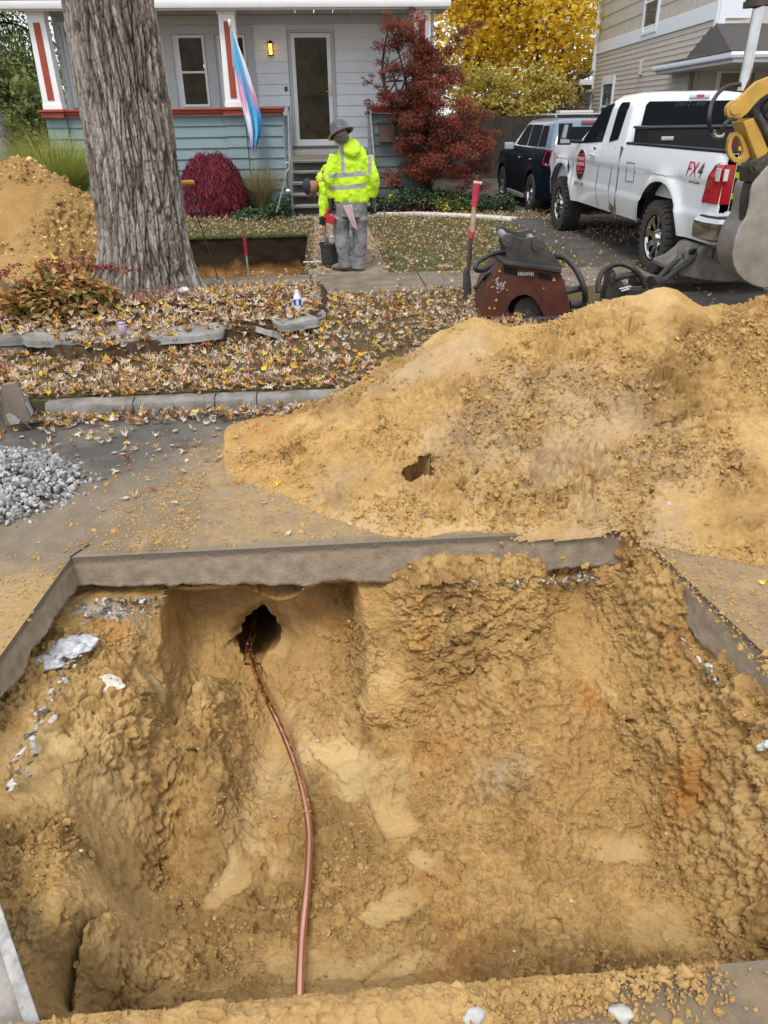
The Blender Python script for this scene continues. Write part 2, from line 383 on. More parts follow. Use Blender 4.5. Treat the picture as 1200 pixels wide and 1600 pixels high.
# trench beside the walk
def build_trench():
    a0,a1,b0,b1=-2.35,-.30,9.78,13.25; d=-1.05
    m,nt,b=_new('trench_walls'); N=nt.nodes.new; L=nt.links.new
    tc=N('ShaderNodeTexCoord'); sp=N('ShaderNodeSeparateXYZ'); L(tc.outputs['Object'],sp.inputs[0])
    nz=N('ShaderNodeTexNoise'); nz.inputs['Scale'].default_value=5; nz.inputs['Detail'].default_value=6; L(tc.outputs['Object'],nz.inputs['Vector'])
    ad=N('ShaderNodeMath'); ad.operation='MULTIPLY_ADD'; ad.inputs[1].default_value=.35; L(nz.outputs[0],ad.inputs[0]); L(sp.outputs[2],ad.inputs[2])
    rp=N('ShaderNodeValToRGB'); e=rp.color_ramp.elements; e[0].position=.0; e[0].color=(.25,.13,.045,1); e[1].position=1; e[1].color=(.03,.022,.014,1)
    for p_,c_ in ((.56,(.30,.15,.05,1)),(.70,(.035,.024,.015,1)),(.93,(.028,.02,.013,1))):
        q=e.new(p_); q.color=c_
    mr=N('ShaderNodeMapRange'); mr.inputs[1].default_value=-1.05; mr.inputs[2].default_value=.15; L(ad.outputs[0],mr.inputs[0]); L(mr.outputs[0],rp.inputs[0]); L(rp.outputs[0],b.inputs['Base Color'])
    b.inputs['Roughness'].default_value=.95; b.inputs['Specular IOR Level'].default_value=.1
    xs=np.concatenate([[a0-.001],np.full(36,a0),np.linspace(a0,a1,60),np.full(36,a1)]); 
    # walls as a strip round the rim, then a floor
    per=[(a0,b0),(a0,b1),(a1,b1),(a1,b0)]; pts=[]
    for k,(p,q) in enumerate(zip(per,per[1:]+per[:1])):
        n=int(max(abs(q[0]-p[0]),abs(q[1]-p[1]))/.05)
        for i in range(n): pts.append((p[0]+(q[0]-p[0])*i/n,p[1]+(q[1]-p[1])*i/n))
    pts.append(pts[0]); nz_=22; P=[]
    cx,cy=(a0+a1)/2,(b0+b1)/2
    for (x,y) in pts:
        for j in range(nz_):
            t=j/(nz_-1); z=d*t
            P.append((x+(cx-x)*.06*t,y+(cy-y)*.05*t,z))
    P=np.array(P); nr=fbm(P,4,5,11)*.07+fbm(P,22,3,12)*.025; top=(P[:,2]>-.01)
    dirv=np.stack([cx-P[:,0],cy-P[:,1],0*P[:,0]],1); dirv/=np.linalg.norm(dirv,axis=1,keepdims=True)
    nr=np.where(top,-.01,nr); P=P+dirv*nr[:,None]; P[-nz_:]=P[:nz_]
    P[:,2]+=np.where(top,.004,0)
    o=mesh_np('trench',P,grid_faces(len(pts),nz_),m,smooth=True); o['kind']='structure'
    mb=MB(); mb.add([(a0-.1,b0-.1,d+.02),(a1+.1,b0-.1,d+.02),(a1+.1,b1+.1,d+.02),(a0-.1,b1+.1,d+.02)],[(0,1,2,3)]); f=mb.build('trench_floor',mat('trench_floor',(.2,.12,.055),.95,noise=(8,.4))); f['kind']='structure'
build_trench()
# sidewalk (runs past the tree and the walk) with joints
mb=MB(); 
for i in range(-14,16):
    x0=i*1.35-.2; x1=x0+1.335
    mb.box(((x0+x1)/2,9.14,-.02),(x1-x0,1.13,.08))
o=mb.build('sidewalk',mat('walk_concrete',(.215,.18,.14),.9,0,.2,(3.5,.45,(.115,.09,.065)),(60,.6)),bevel=.008); o['kind']='structure'
# garden walk up to the steps
mb=MB()
for i in range(5):
    y0=9.72+i*1.24; mb.box((.30,y0+.615,-.02),(.98,1.225,.07))
o=mb.build('garden_path',mat('path_concrete',(.30,.25,.19),.9,0,.2,(4,.45,(.17,.12,.08)),(60,.6)),bevel=.008); o['kind']='structure'
# driveway
mb=MB(); mb.add([(3.05,5.4,.006),(9.3,5.4,.006),(7.6,12,.006),(8.3,30,.006),(3.55,30,.006),(3.45,12,.006),(3.1,9,.006)],[(0,1,2,3,4,5,6)])
M_DRIVE=mat('driveway_asphalt',(.105,.092,.078),.92,0,.2,(2.3,.5,(.052,.046,.04)),(120,.7))
o=mb.build('driveway',M_DRIVE); o['kind']='structure'
# pale edging strip between lawn and plant bed
mb=MB(); 
pts=[(1.0,16.05),(1.6,15.95),(2.3,15.6),(3.0,15.15),(3.55,14.6)]
for p,q in zip(pts,pts[1:]):
    mb.bar((p[0],p[1],.03),(q[0],q[1],.03),.26,.07)
o=mb.build('edging_strip',mat('pale_edging',(.55,.50,.44),.9,noise=(9,.25),bump=(40,.6)),bevel=.02); o['kind']='structure'

# ================================================================== road slab with the square cut
HX0,HX0N,HX1,HX1N,HY0,HY1=-1.325,-1.505,1.52,1.82,1.04,3.215; ZR=-.12; ZB=-.362
def road_material():
    m,nt,b=_new('dusty_road'); N=nt.nodes.new; L=nt.links.new; tc=N('ShaderNodeTexCoord')
    def noise(s,d=6,r=.6,off=0):
        n=N('ShaderNodeTexNoise'); n.inputs['Scale'].default_value=s; n.inputs['Detail'].default_value=d; n.inputs['Roughness'].default_value=r
        mp=N('ShaderNodeMapping'); mp.inputs['Location'].default_value=(off,off,0); L(tc.outputs['Object'],mp.inputs[0]); L(mp.outputs[0],n.inputs['Vector']); return n.outputs[0]
    def rng(x,a,b_,c=0,d=1):
        q=N('ShaderNodeMapRange'); q.inputs[1].default_value=a; q.inputs[2].default_value=b_; q.inputs[3].default_value=c; q.inputs[4].default_value=d; L(x,q.inputs[0]); return q.outputs[0]
    def mix(f,a,c):
        q=N('ShaderNodeMixRGB'); L(f,q.inputs[0])
        for k,v in ((1,a),(2,c)):
            if isinstance(v,tuple): q.inputs[k].default_value=(*v,1)
            else: L(v,q.inputs[k])
        return q.outputs[0]
    sp=N('ShaderNodeSeparateXYZ'); L(tc.outputs['Object'],sp.inputs[0])
    # bare dark paving towards the kerb, trodden sand and mud film nearer the cut
    md=N('ShaderNodeMath'); md.operation='MULTIPLY_ADD'; md.inputs[1].default_value=1.6; L(noise(1.6,5,.6),md.inputs[0]); L(sp.outputs[1],md.inputs[2])
    dust=rng(md.outputs[0],5.25,4.6)
    asph=mix(rng(noise(220,2,.6),.35,.7),(.055,.052,.048),(.13,.122,.112))
    asph=mix(rng(noise(3,5,.6,5),.4,.7),asph,(.19,.165,.13))
    mud=mix(rng(noise(7,7,.7,2),.3,.7),(.165,.13,.09),(.26,.21,.15)); mud=mix(rng(noise(120,3,.7),.5,.8,0,.6),mud,(.2,.165,.13))
    c=mix(dust,asph,mud)
    sand=rng(noise(2.2,8,.75,9),.54,.63)
    nr=N('ShaderNodeMath'); nr.operation='MULTIPLY'; L(sand,nr.inputs[0]); L(rng(md.outputs[0],5.4,4.2,0,.6),nr.inputs[1])
    c=mix(nr.outputs[0],c,(.42,.29,.14))
    a=N('ShaderNodeAttribute'); a.attribute_name='sand'
    st=N('ShaderNodeMath'); st.operation='MULTIPLY_ADD'; st.inputs[1].default_value=1.3; st.inputs[2].default_value=-.65; L(noise(9,7,.75,4),st.inputs[0])
    s2=N('ShaderNodeMath'); L(a.outputs['Fac'],s2.inputs[0]); L(st.outputs[0],s2.inputs[1]); c=mix(rng(s2.outputs[0],.28,.8,0,.92),c,mix(rng(noise(50,5,.7),.3,.7),(.30,.195,.085),(.47,.32,.15)))
    L(c,b.inputs['Base Color']); b.inputs['Roughness'].default_value=.93; b.inputs['Specular IOR Level'].default_value=.15
    bp=N('ShaderNodeBump'); bp.inputs['Strength'].default_value=.8; bp.inputs['Distance'].default_value=.012; L(noise(60,9,.8),bp.inputs['Height']); L(bp.outputs[0],b.inputs['Normal'])
    return m
def build_road():
    M_R=road_material()
    m2,nt,b=_new('cut_slab_face'); N=nt.nodes.new; L=nt.links.new; tc=N('ShaderNodeTexCoord'); sp=N('ShaderNodeSeparateXYZ'); L(tc.outputs['Object'],sp.inputs[0])
    nz=N('ShaderNodeTexNoise'); nz.inputs['Scale'].default_value=14; nz.inputs['Detail'].default_value=7; L(tc.outputs['Object'],nz.inputs[0])
    rp=N('ShaderNodeValToRGB'); rp.color_ramp.elements[0].position=.3; rp.color_ramp.elements[0].color=(.20,.155,.105,1); rp.color_ramp.elements[1].position=.7; rp.color_ramp.elements[1].color=(.33,.27,.195,1); L(nz.outputs[0],rp.inputs[0])
    vo=N('ShaderNodeTexVoronoi'); vo.inputs['Scale'].default_value=95; L(tc.outputs['Object'],vo.inputs[0])
    pb=N('ShaderNodeMapRange'); pb.inputs[1].default_value=.22; pb.inputs[2].default_value=.12; L(vo.outputs['Distance'],pb.inputs[0])
    # dark bituminous top course over paler concrete
    dk=N('ShaderNodeMath'); dk.operation='MULTIPLY_ADD'; dk.inputs[1].default_value=.06; L(nz.outputs[0],dk.inputs[0]); L(sp.outputs[2],dk.inputs[2])
    dr=N('ShaderNodeMapRange'); dr.inputs[1].default_value=-.135; dr.inputs[2].default_value=-.115; L(dk.outputs[0],dr.inputs[0])
    mx=N('ShaderNodeMixRGB'); L(dr.outputs[0],mx.inputs[0]); L(rp.outputs[0],mx.inputs[1]); mx.inputs[2].default_value=(.135,.112,.084,1)
    mx2=N('ShaderNodeMixRGB'); mm=N('ShaderNodeMath'); mm.operation='MULTIPLY'; mm.inputs[1].default_value=.75; L(pb.outputs[0],mm.inputs[0]); L(mm.outputs[0],mx2.inputs[0]); L(mx.outputs[0],mx2.inputs[1]); mx2.inputs[2].default_value=(.40,.35,.29,1)
    L(mx2.outputs[0],b.inputs['Base Color']); b.inputs['Roughness'].default_value=.9
    nf=N('ShaderNodeTexNoise'); nf.inputs['Scale'].default_value=75; nf.inputs['Detail'].default_value=6; L(tc.outputs['Object'],nf.inputs[0]); bp=N('ShaderNodeBump'); bp.inputs['Strength'].default_value=.7; bp.inputs['Distance'].default_value=.006; L(nf.outputs[0],bp.inputs['Height']); L(bp.outputs[0],b.inputs['Normal'])
    # top: graded grid so that the sand film can follow attributes
    xs=np.unique(np.concatenate([np.linspace(-60,-4,15),np.linspace(-4,4,201),np.linspace(4,60,15)]).round(4)); ys=np.unique(np.concatenate([np.linspace(-40,0,9),np.linspace(0,5.26,132)]).round(4))
    def snap(a,v):
        a=a.copy(); a[np.abs(a-v).argmin()]=v; return a
    xs=snap(snap(xs,HX0),1.6); ys=snap(snap(ys,HY0),HY1)
    X,Y=np.meshgrid(xs,ys,indexing='ij'); P=np.stack([X.ravel(),Y.ravel(),np.full(X.size,ZR)],1)
    F=grid_faces(len(xs),len(ys)); cx=P[F].mean(1)
    yy0=np.clip((P[:,1]-HY0)/(HY1-HY0),0,1)
    keep=~((cx[:,0]>HX0)&(cx[:,0]<1.6)&(cx[:,1]>HY0)&(cx[:,1]<HY1))
    # the right side of the cut is slightly skewed
    sk=np.abs(P[:,0]-1.6)<1e-4; yy=np.clip((P[:,1]-HY0)/(HY1-HY0),0,1)
    ins=(P[:,1]>=HY0-1e-4)&(P[:,1]<=HY1+1e-4)
    kx=np.abs(xs-HX0).argmin(); BX=P[:,0].copy()
    for k in range(0,6):
        s=np.abs(BX-xs[kx-k])<1e-4; P[:,0]=np.where(s&ins,P[:,0]+(HX0N-HX0)*(1-yy0)*(1-k/6),P[:,0])
    P[:,0]=np.where(sk&ins,HX1N+(HX1-HX1N)*yy,P[:,0])
    for k in range(1,8):   # ease neighbouring columns
        xv=xs[np.abs(xs-1.6).argmin()+k]; s=np.abs(BX-xv)<1e-4; P[:,0]=np.where(s&ins,P[:,0]+(HX1N-1.6+(HX1-HX1N)*yy)*(1-k/8),P[:,0])
    P[:,2]+=np.where((P[:,0]<HX0-.25)|(P[:,0]>HX1N+.1)|(P[:,1]<HY0-.05)|(P[:,1]>HY1+.05),fbm(P,2.5,3,5)*.006,0)
    sand=np.zeros(len(P))
    sand+=.85*sstep(3.5,2.7,P[:,1]+.3*fbm(P,3,3,8))*sstep(-1.15,-1.35,P[:,0])
    sand+=sstep(-1.5,-.5,P[:,0]+.3*fbm(P,2.5,4,14))*sstep(5.1,4.4,P[:,1])*sstep(3.2,3.3,P[:,1])*.60
    sand+=.55*sstep(1.3,1.5,P[:,0]); sand+=(.42+.3*sstep(.75,.1,P[:,0]))*sstep(1.15,.95,P[:,1])
    o=mesh_np('road',P,F[keep],M_R,smooth=True,attr={'sand':np.clip(sand,0,1)}); o['kind']='structure'
    # cut faces and a bottom ledge
    per=[((HX0N,HY0),(HX0,HY1)),((HX0,HY1),(HX1,HY1)),((HX1,HY1),(HX1N,HY0)),((HX1N,HY0),(HX0N,HY0))]
    out=[(-1,0),(0,1),(1,0),(0,-1)]; PV=[];FF=[];off=0
    for (p,q),od in zip(per,out):
        n=260; t=np.linspace(-.006,1.006,n); x=p[0]+(q[0]-p[0])*t; y=p[1]+(q[1]-p[1])*t; rows=[]
        hs=[0,.012,.05,.1,.15,.19,.225,.242,.25,.25,.25]; outs=[-.0,.002,.002,.002,.002,.002,.002,.0,.03,.12,.5]
        for j,(h,o_) in enumerate(zip(hs,outs)):
            z=ZR-h*(.70+.26*np.clip((x+1.3)/1.2,0,1)); Q=np.stack([x+od[0]*o_,y+od[1]*o_,z],1)
            if j>=5: Q[:,2]+=fbm(Q,5,5,21)*.045*(j>5)+fbm(Q,22,4,22)*.022*(j>5); 
            dn=fbm(Q,20,4,23)*(.0035 if j<5 else .012); 
            if j==0: dn=dn*.0
            Q[:,0]+=od[0]*dn; Q[:,1]+=od[1]*dn; rows.append(Q)
        G=np.stack(rows,1).reshape(-1,3); PV.append(G); FF.append(grid_faces(n,len(hs))+off); off+=len(G)
    o=mesh_np('road_cut_edge',np.concatenate(PV),np.concatenate(FF),m2,smooth=True); o['kind']='structure'
    mb=MB(); mb.bar((HX0-.004,HY1,ZR+.003),(HX0+.06,HY1+.12,ZR+.003),.007,.004); o=mb.build('saw_cut',mat('saw_cut',(.02,.018,.015),1)); o['kind']='structure'
build_road()
# kerb: rounded old concrete units
def build_kerb():
    mb=MB(); prof=[(-.07,-.16),(-.07,-.045),(-.06,-.012),(-.035,.006),(.03,.008),(.055,.0),(.07,-.02),(.07,-.16)]; rng=random.Random(3)
    for side in (0,):
        x=-2.05
        for L_ in [.62,.58,.30,1.55,.45,1.2,1.2,1.2,1.2,1.2,1.2]+[1.2]*20:
            rings=[]; x1=x+L_-.006; n=6
            for i in range(n+1):
                xx=x+(x1-x)*i/n; e=.004 if i in (0,n) else 0
                rings.append([(xx,5.22+p[0]*(1-e*4)+rng.uniform(-.005,.005),p[1]-e+rng.uniform(-.006,.006)) for p in prof])
            mb.loft(rings); x+=L_
    x=-2.4
    mb.loft([[(-2.62-k*3,5.24+p[0],p[1]-.05) for p in prof] for k in range(10)][::-1])
    o=mb.build('curb',mat('kerb_concrete',(.27,.26,.235),.85,0,.2,(6,.35,(.12,.108,.092)),(70,.5)),bevel=.006,smooth=True); o['kind']='structure'
build_kerb()
# ================================================================== the excavated pit
def nonuni(segs):
    out=[]
    for a,b,n in segs: out.append(np.linspace(a,b,n,endpoint=False))
    out.append([segs[-1][1]]); return np.concatenate(out)
def g2(x,y,cx,cy,rx,ry,rot=0):
    c,s=cos(R_(rot)),sin(R_(rot)); u=(x-cx)*c+(y-cy)*s; v=-(x-cx)*s+(y-cy)*c
    return np.exp(-((u/rx)**2+(v/ry)**2))
def se(x,y,cx,cy,rx,ry,rot=0,p=4):
    c,s=cos(R_(rot)),sin(R_(rot)); u=(x-cx)*c+(y-cy)*s; v=-(x-cx)*s+(y-cy)*c
    return np.exp(-(np.abs(u/rx)**p+np.abs(v/ry)**p))
PIT={}
PRINTS=[(1.12,2.08,.19,.085,-8,.022),(.18,2.36,.10,.13,20,.02),(.42,2.62,.12,.08,-25,.018),(.15,1.93,.17,.075,28,.02),(.62,2.30,.10,.06,0,.014),
        (-.55,2.05,.13,.06,60,.018),(.1,1.62,.12,.055,35,.016),(-.05,2.75,.16,.09,-50,.012),(.75,1.72,.1,.07,10,.015),(.33,2.12,.12,.06,-40,.016)]
def build_pit():
    xs=nonuni([(-1.70,-1.48,16),(-1.48,-.70,200),(-.70,1.20,330),(1.20,1.80,160),(1.80,2.05,14)])
    # s: 0 far rim .. 1 near rim
    S=nonuni([(0,.03,6),(.03,.34,230),(.34,.88,330),(.88,.985,90),(.985,1,5)]); nx,ns=len(xs),len(S)
    X,T=np.meshgrid(xs,S,indexing='ij'); X=X.ravel(); T=T.ravel(); P0=np.stack([X,T*2.6,T*0],1)
    lo=fbm(P0,1.3,3,31); lo2=fbm(P0,3.1,3,32)
    # drape of loose soil over the far slab edge
    drape=sstep(.22,.42,X+.08*lo2)*sstep(1.12,1.00,X+.06*lo2)*.95+sstep(1.26,1.42,X+.03*lo2); drape=np.clip(drape,0,1)
    zr=-.385+(.335)*drape
    # control polyline (t -> y,z) for the middle columns
    foot=2.86+.10*sstep(.1,-.5,X)-.18*sstep(.5,1.25,X); zf=-1.06+.26*sstep(.35,1.0,X)*sstep(1.7,1.2,X)+.02*lo
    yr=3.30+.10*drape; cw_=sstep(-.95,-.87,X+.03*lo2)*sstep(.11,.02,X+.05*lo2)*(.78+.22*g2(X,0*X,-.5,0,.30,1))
    t=[0,.03,.08,.16,.27,.34,.60,.88,.94,.985,1.0]
    Yc=[yr+.1,yr-.02,3.235-.10*drape+.50*cw_,3.14-.09*drape+.58*cw_,(foot+3.05)/2+.56*cw_,foot+.34*cw_,2.05+0*X,1.34+0*X,1.15+0*X,1.065+0*X,1.0+0*X]
    Zc=[zr-.0*X,zr-.004,zr-.05-.22*drape+.012*cw_,-.62+0*X+.04*drape,-.9+0*X+.06*sstep(.35,1,X),zf,-1.12+.05*sstep(.3,1.2,X),-1.02+.04*lo,-.72+0*X,-.40+0*X,-.36+0*X]
    Y=np.zeros_like(X); Z=np.zeros_like(X)
    for i in range(len(t)-1):
        m=(T>=t[i])&(T<=t[i+1]); u=(T-t[i])/(t[i+1]-t[i])
        Y=np.where(m,Yc[i]+(Yc[i+1]-Yc[i])*u,Y); Z=np.where(m,Zc[i]+(Zc[i+1]-Zc[i])*u,Z)
    # side banks
    xl=-.96+.05*lo2-.05*sstep(1.9,1.3,Y)+.10*g2(X,Y,-.9,2.6,.5,.25)+.17*sstep(1.95,1.5,Y)-.03*g2(X,Y,-.9,2.15,.5,.16)
    wl=sstep(xl-.17,xl+.15,X)
    wl2=.17*sstep(-1.45,xl-.1,X)+.83*wl      # sloping shelf, then the drop
    shelf=.36+.64*sstep(1.75,1.2,Y)*0
    wr=sstep(1.60+.05*lo2-.05*sstep(2.6,3.1,Y)+.10*sstep(2.6,1.2,Y),1.30-.16*sstep(2.1,3.0,Y)+.06*lo,X)
    zrim=-.375+0*X; rimr=-.375+.24*sstep(1.55,1.66,X)*.0
    depth=(Z-zrim)
    Z=np.where(X<.3,zrim+depth*wl2,zrim+depth*(.12*sstep(1.78,1.6,X)+.88*wr))
    # right side: soil lapped up over the cut edge towards the back
    lap=sstep(1.40,1.53,X)*sstep(2.5,2.9,Y+.15*lo2)*.24; Z=Z+lap*sstep(1.75,1.5,X)+sstep(1.50,1.60,X+.075*(Y-2.9))*(.075+.11*lo2)*sstep(3.1,2.8,Y)
    # lumps, mound left of the pipe, pipe trough, tunnel recess
    Z=Z+(.34*g2(X,Y,-.73,2.92,.10,.26,-7)+.22*g2(X,Y,-.66,2.62,.12,.26,-10)+.12*g2(X,Y,-.60,2.32,.16,.26))*sstep(.24,.335,T)
    Z+=.13*g2(X,Y,1.02,2.86,.30,.14,12)+.11*g2(X,Y,.62,2.82,.22,.12)+.07*g2(X,Y,.85,2.58,.4,.2,20)
    Z+=.22*g2(X,Y,-.52,1.38,.20,.13,30)+.15*g2(X,Y,-.86,1.62,.13,.16)+.10*g2(X,Y,.35,1.28,.3,.09)+.08*g2(X,Y,.95,1.35,.3,.1)+.05*g2(X,Y,.1,1.5,.2,.12)
    Z-=.16*se(X,Y,-.40,2.95,.13,.50,-14,2.2)+.05*g2(X,Y,-.22,2.45,.13,.35,-10)
    # deep cleft low on the left bank
    Z-=.26*se(X,Y,-.66,1.30,.045,.22,-18,2.4); Z+=.10*g2(X,Y,-.70,1.62,.12,.14)
    ck=[(-.85,1.70),(-.868,1.63),(-.90,1.55),(-.925,1.47),(-.93,1.41),(-.91,1.37)]; dm=np.full(len(X),9.0)
    for (ax,ay),(bx,by) in zip(ck,ck[1:]):
        u=np.clip(((X-ax)*(bx-ax)+(Y-ay)*(by-ay))/((bx-ax)**2+(by-ay)**2),0,1); dm=np.minimum(dm,np.hypot(X-ax-u*(bx-ax),Y-ay-u*(by-ay)))
    Z-=.15*np.exp(-(dm/.011)**2)*sstep(1.36,1.42,Y)*sstep(1.72,1.64,Y); Z+=.03*g2(X,Y,-.83,1.52,.05,.16)
    XO,YO=X,Y; wx=.045*fbm(P0*1.0,7,3,301); wy=.035*fbm(P0,7,3,302)
    for (px_,py_,rx,ry,ro,dp) in PRINTS:
        X=XO+wx; Y=YO+wy
        q=se(X,Y,px_,py_,rx,ry,ro,10); r2=se(X,Y,px_,py_,rx*1.25,ry*1.3,ro,6)
        Z+=-dp*1.6*q+dp*.6*(r2-q); X,Y=XO,YO
    # bucket-tooth grooves running down the banks
    gr=np.sin(X*46+lo*3)*.006*sstep(.2,.6,lo2+.3)*sstep(.3,.2,T)*(X>-.1)
    Y+=gr; gl=np.sin((Y+.35*X)*26+lo*2)*.010*(X<-.75)*sstep(-1.25,-1.1,X); Z+=gl
    # undercut below the slab, then the hand-dug bore the pipe comes out of
    wall0=(T<.335)*1.0
    cav=sstep(-.97,-.84,X)*sstep(.10,-.10,X)*sstep(-.372,-.41,Z)*wall0
    Y=Y+0*cav
    wall=wall0
    an=np.arctan2(Z+.945,X+.535); rr=np.sqrt(((X+.535)/.155)**2+((Z+.945)/.115)**2)/(1+.50*fbm(np.stack([np.cos(an),np.sin(an),0*an],1),1.6,3,188)+.16*np.cos(an-.5)-.10*np.cos(2*an+1))
    Y=Y+.10*sstep(1.7,.9,rr)*wall
    Y=Y+.06*sstep(1.0,.3,np.sqrt(((X-.02)/.16)**2+((Z+.62)/.17)**2))*wall
    P=np.stack([X,Y,Z],1); N=grid_normals(P,nx,ns); N*=np.sign(N[:,2:3].mean())
    # where the digger sheared it smooth / where it lies broken
    rough=.22+.78*sstep(-.20,.10,fbm(P,2.3,4,41)+.08)
    smoothw=(T<.30)*(1-drape)*sstep(-.1,.2,fbm(P,2.7,2,47)+.22); rough=rough*(1-.85*smoothw)
    for (px_,py_,rx,ry,ro,dp) in PRINTS: rough*=1-.95*se(X,Y,px_,py_,rx*1.1,ry*1.1,ro,4)
    trough=se(X,Y,-.34,2.75,.16,.65,-12,2.5)*(T>.2); rough*=1-.8*trough
    rough=np.clip(rough+.75*drape+.5*((T>.9)),0,1); tun=(rr<1.5)&(wall>.5); rough=np.where(tun,.35,rough)
    D=crumble(P,N,rough,50)*np.where(tun,.4,1)
    # cracks and slump steps
    wp=P+np.stack([fbm(P,6,3,171),fbm(P,6,3,172),fbm(P,6,3,173)],1)*.16; cw,cw2,_=worley(wp*np.array([1,1,.6]),4.6,77); crk=sstep(.03,.0,cw2-cw)*sstep(.22,.40,fbm(P,2.6,3,78)+.02); D-=.014*crk*(1-drape)
    rdg=1-np.abs(fbm(P,5.5,4,175))*3; D+=.016*np.clip(rdg,0,1)*sstep(.0,.3,fbm(P,2,2,176)+.1)
    edge=sstep(0,.02,T)*sstep(-1.68,-1.58,X)*sstep(2.0,1.90,X); P=P+N*(D*edge)[:,None]
    # soil colour patches and darkened cracks, plus painted shade in the undercut
    pale=.55*sstep(.10,.22,fbm(P,2.6,6,60,.65)-.05)*(1-.5*rough)+.45*trough*sstep(-.2,.1,fbm(P,7,4,67))+.30*sstep(.45,.25,rough)*(T>.34)
    for (px_,py_,rx,ry,ro,dp) in PRINTS: pale+=.22*se(X+wx,Y+wy,px_,py_,rx,ry,ro,5)*(.6+1.2*fbm(P,14,3,66))
    dark=.55*sstep(.0,.25,fbm(P,2.0,6,61,.65)-.04)*(rough+.2)+.45*(T>.78)*sstep(.0,.3,fbm(P,3,3,62)+.1)+.35*crk
    dark+=.40*cw_*sstep(-.80,-.55,Z)*(T<.3)  # shade below the slab, painted into the undercut wall's soil colour
    dark+=.5*(T>.80)*sstep(.8,.2,X)*0
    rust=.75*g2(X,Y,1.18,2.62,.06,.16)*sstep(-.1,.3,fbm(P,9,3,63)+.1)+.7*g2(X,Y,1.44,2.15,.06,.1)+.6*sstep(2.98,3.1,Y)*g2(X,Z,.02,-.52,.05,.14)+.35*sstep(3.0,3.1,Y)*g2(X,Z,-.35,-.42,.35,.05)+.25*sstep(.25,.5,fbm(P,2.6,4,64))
    grey=.8*g2(X,Y,-1.2,3.12,.16,.07)*(T<.2)+.35*g2(X,Y,.72,2.42,.12,.07)
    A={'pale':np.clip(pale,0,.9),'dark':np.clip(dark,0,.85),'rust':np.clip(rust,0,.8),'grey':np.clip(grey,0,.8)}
    hole_=(rr<.97)&(wall>.5)&(T>.06); FF=grid_faces(nx,ns); FF=FF[~hole_[FF].all(1)]
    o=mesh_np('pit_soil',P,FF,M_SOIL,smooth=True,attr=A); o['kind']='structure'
    na,nb=72,60; th=np.linspace(0,2*pi,na); rim=np.where((rr>.97)&(rr<1.25)&(wall>.5)&(T>.06))[0]; ys0=[]
    for a in th:
        k=rim[np.argmin(np.abs(np.angle(np.exp(1j*(an[rim]-a))))*3+np.abs(rr[rim]-1.02))]; ys0.append((P[k,0],P[k,1]+.01,P[k,2]))
    ys0=np.array(ys0); ys0[-1]=ys0[0]; Q=np.zeros((na,nb,3)); yw=3.55
    for q in range(nb):
        b_=q/(nb-1); k=sstep(0,.25,b_); rad=1.05-.15*b_; tx=-.535+.15*rad*np.cos(th)-.12*b_; tz=-.945-.50*b_+.115*rad*np.sin(th)
        nn=1+.12*fbm(np.stack([np.cos(th),np.sin(th),0*th+b_*5],1),1.6,4,88)*k; tx=tx*1.0+.0*nn; tz=tz*1.0
        Q[:,q,0]=ys0[:,0]*(1-k)+tx*k; Q[:,q,2]=ys0[:,2]*(1-k)+tz*k; Q[:,q,1]=ys0[:,1]+(4.75-ys0[:,1])*b_
    Q[:,0,0]=-.535+(ys0[:,0]+.535)*1.7; Q[:,0,2]=-.945+(ys0[:,2]+.945)*1.7; Q[:,0,1]=ys0[:,1]+.07
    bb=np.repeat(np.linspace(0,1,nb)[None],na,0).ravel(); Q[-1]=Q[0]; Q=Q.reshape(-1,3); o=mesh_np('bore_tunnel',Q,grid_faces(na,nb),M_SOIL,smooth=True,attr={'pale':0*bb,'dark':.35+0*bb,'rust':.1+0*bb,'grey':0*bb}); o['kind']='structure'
    mb=MB(); mb.add([(-1.1,4.74,-1.6),(-.2,4.74,-1.6),(-.2,4.74,-.5),(-1.1,4.74,-.5)],[(0,1,2,3)]); o=mb.build('bore_end',M_SOIL); o['kind']='structure'
    PIT.update(P=P,N=N,rough=rough,T=T,nx=nx,ns=ns)
    # loose crumbs lying where the soil is broken
    pr=(rough**1.5)*(.25+.75*(np.abs(N[:,2])>.45))*(Y<3.4)*sstep(.1,.5,fbm(P,4,2,71)+.32); G=P.reshape(nx,ns,3)
    area=np.linalg.norm(np.cross(np.gradient(G,axis=0),np.gradient(G,axis=1)),axis=2).ravel(); pr=pr*area; pr/=pr.sum()
    NC=30000; idx=RNG.choice(len(P),NC,p=pr); pos=P[idx]+RNG.normal(0,.003,(NC,3)); s=RNG.lognormal(-5.45,.55,NC); s=np.clip(s,.0018,.02)
    c=scatter('pit_clods',CLODS,pos,rot_mats(len(pos),1.2),s,M_SOIL,None,True,False,vals=np.clip(RNG.normal(.5,.25,len(pos)),0,1),kind='stuff')
build_pit()
mb=MB(); mb.add([(-3,.2,-1.6),(3,.2,-1.6),(3,5.2,-1.6),(-3,5.2,-1.6)],[(0,1,2,3)]); mb.add([(-3,5.2,-1.6),(3,5.2,-1.6),(3,5.2,-.5),(-3,5.2,-.5)],[(0,1,2,3)]); _o=mb.build('deep_soil',M_SOIL); _o['kind']='structure'
def pit_z(x,y):
    P=PIT['P']; i=np.argmin((P[:,0]-x)**2+(P[:,1]-y)**2+(P[:,2]>-.3)*(0)); return float(P[i,2])

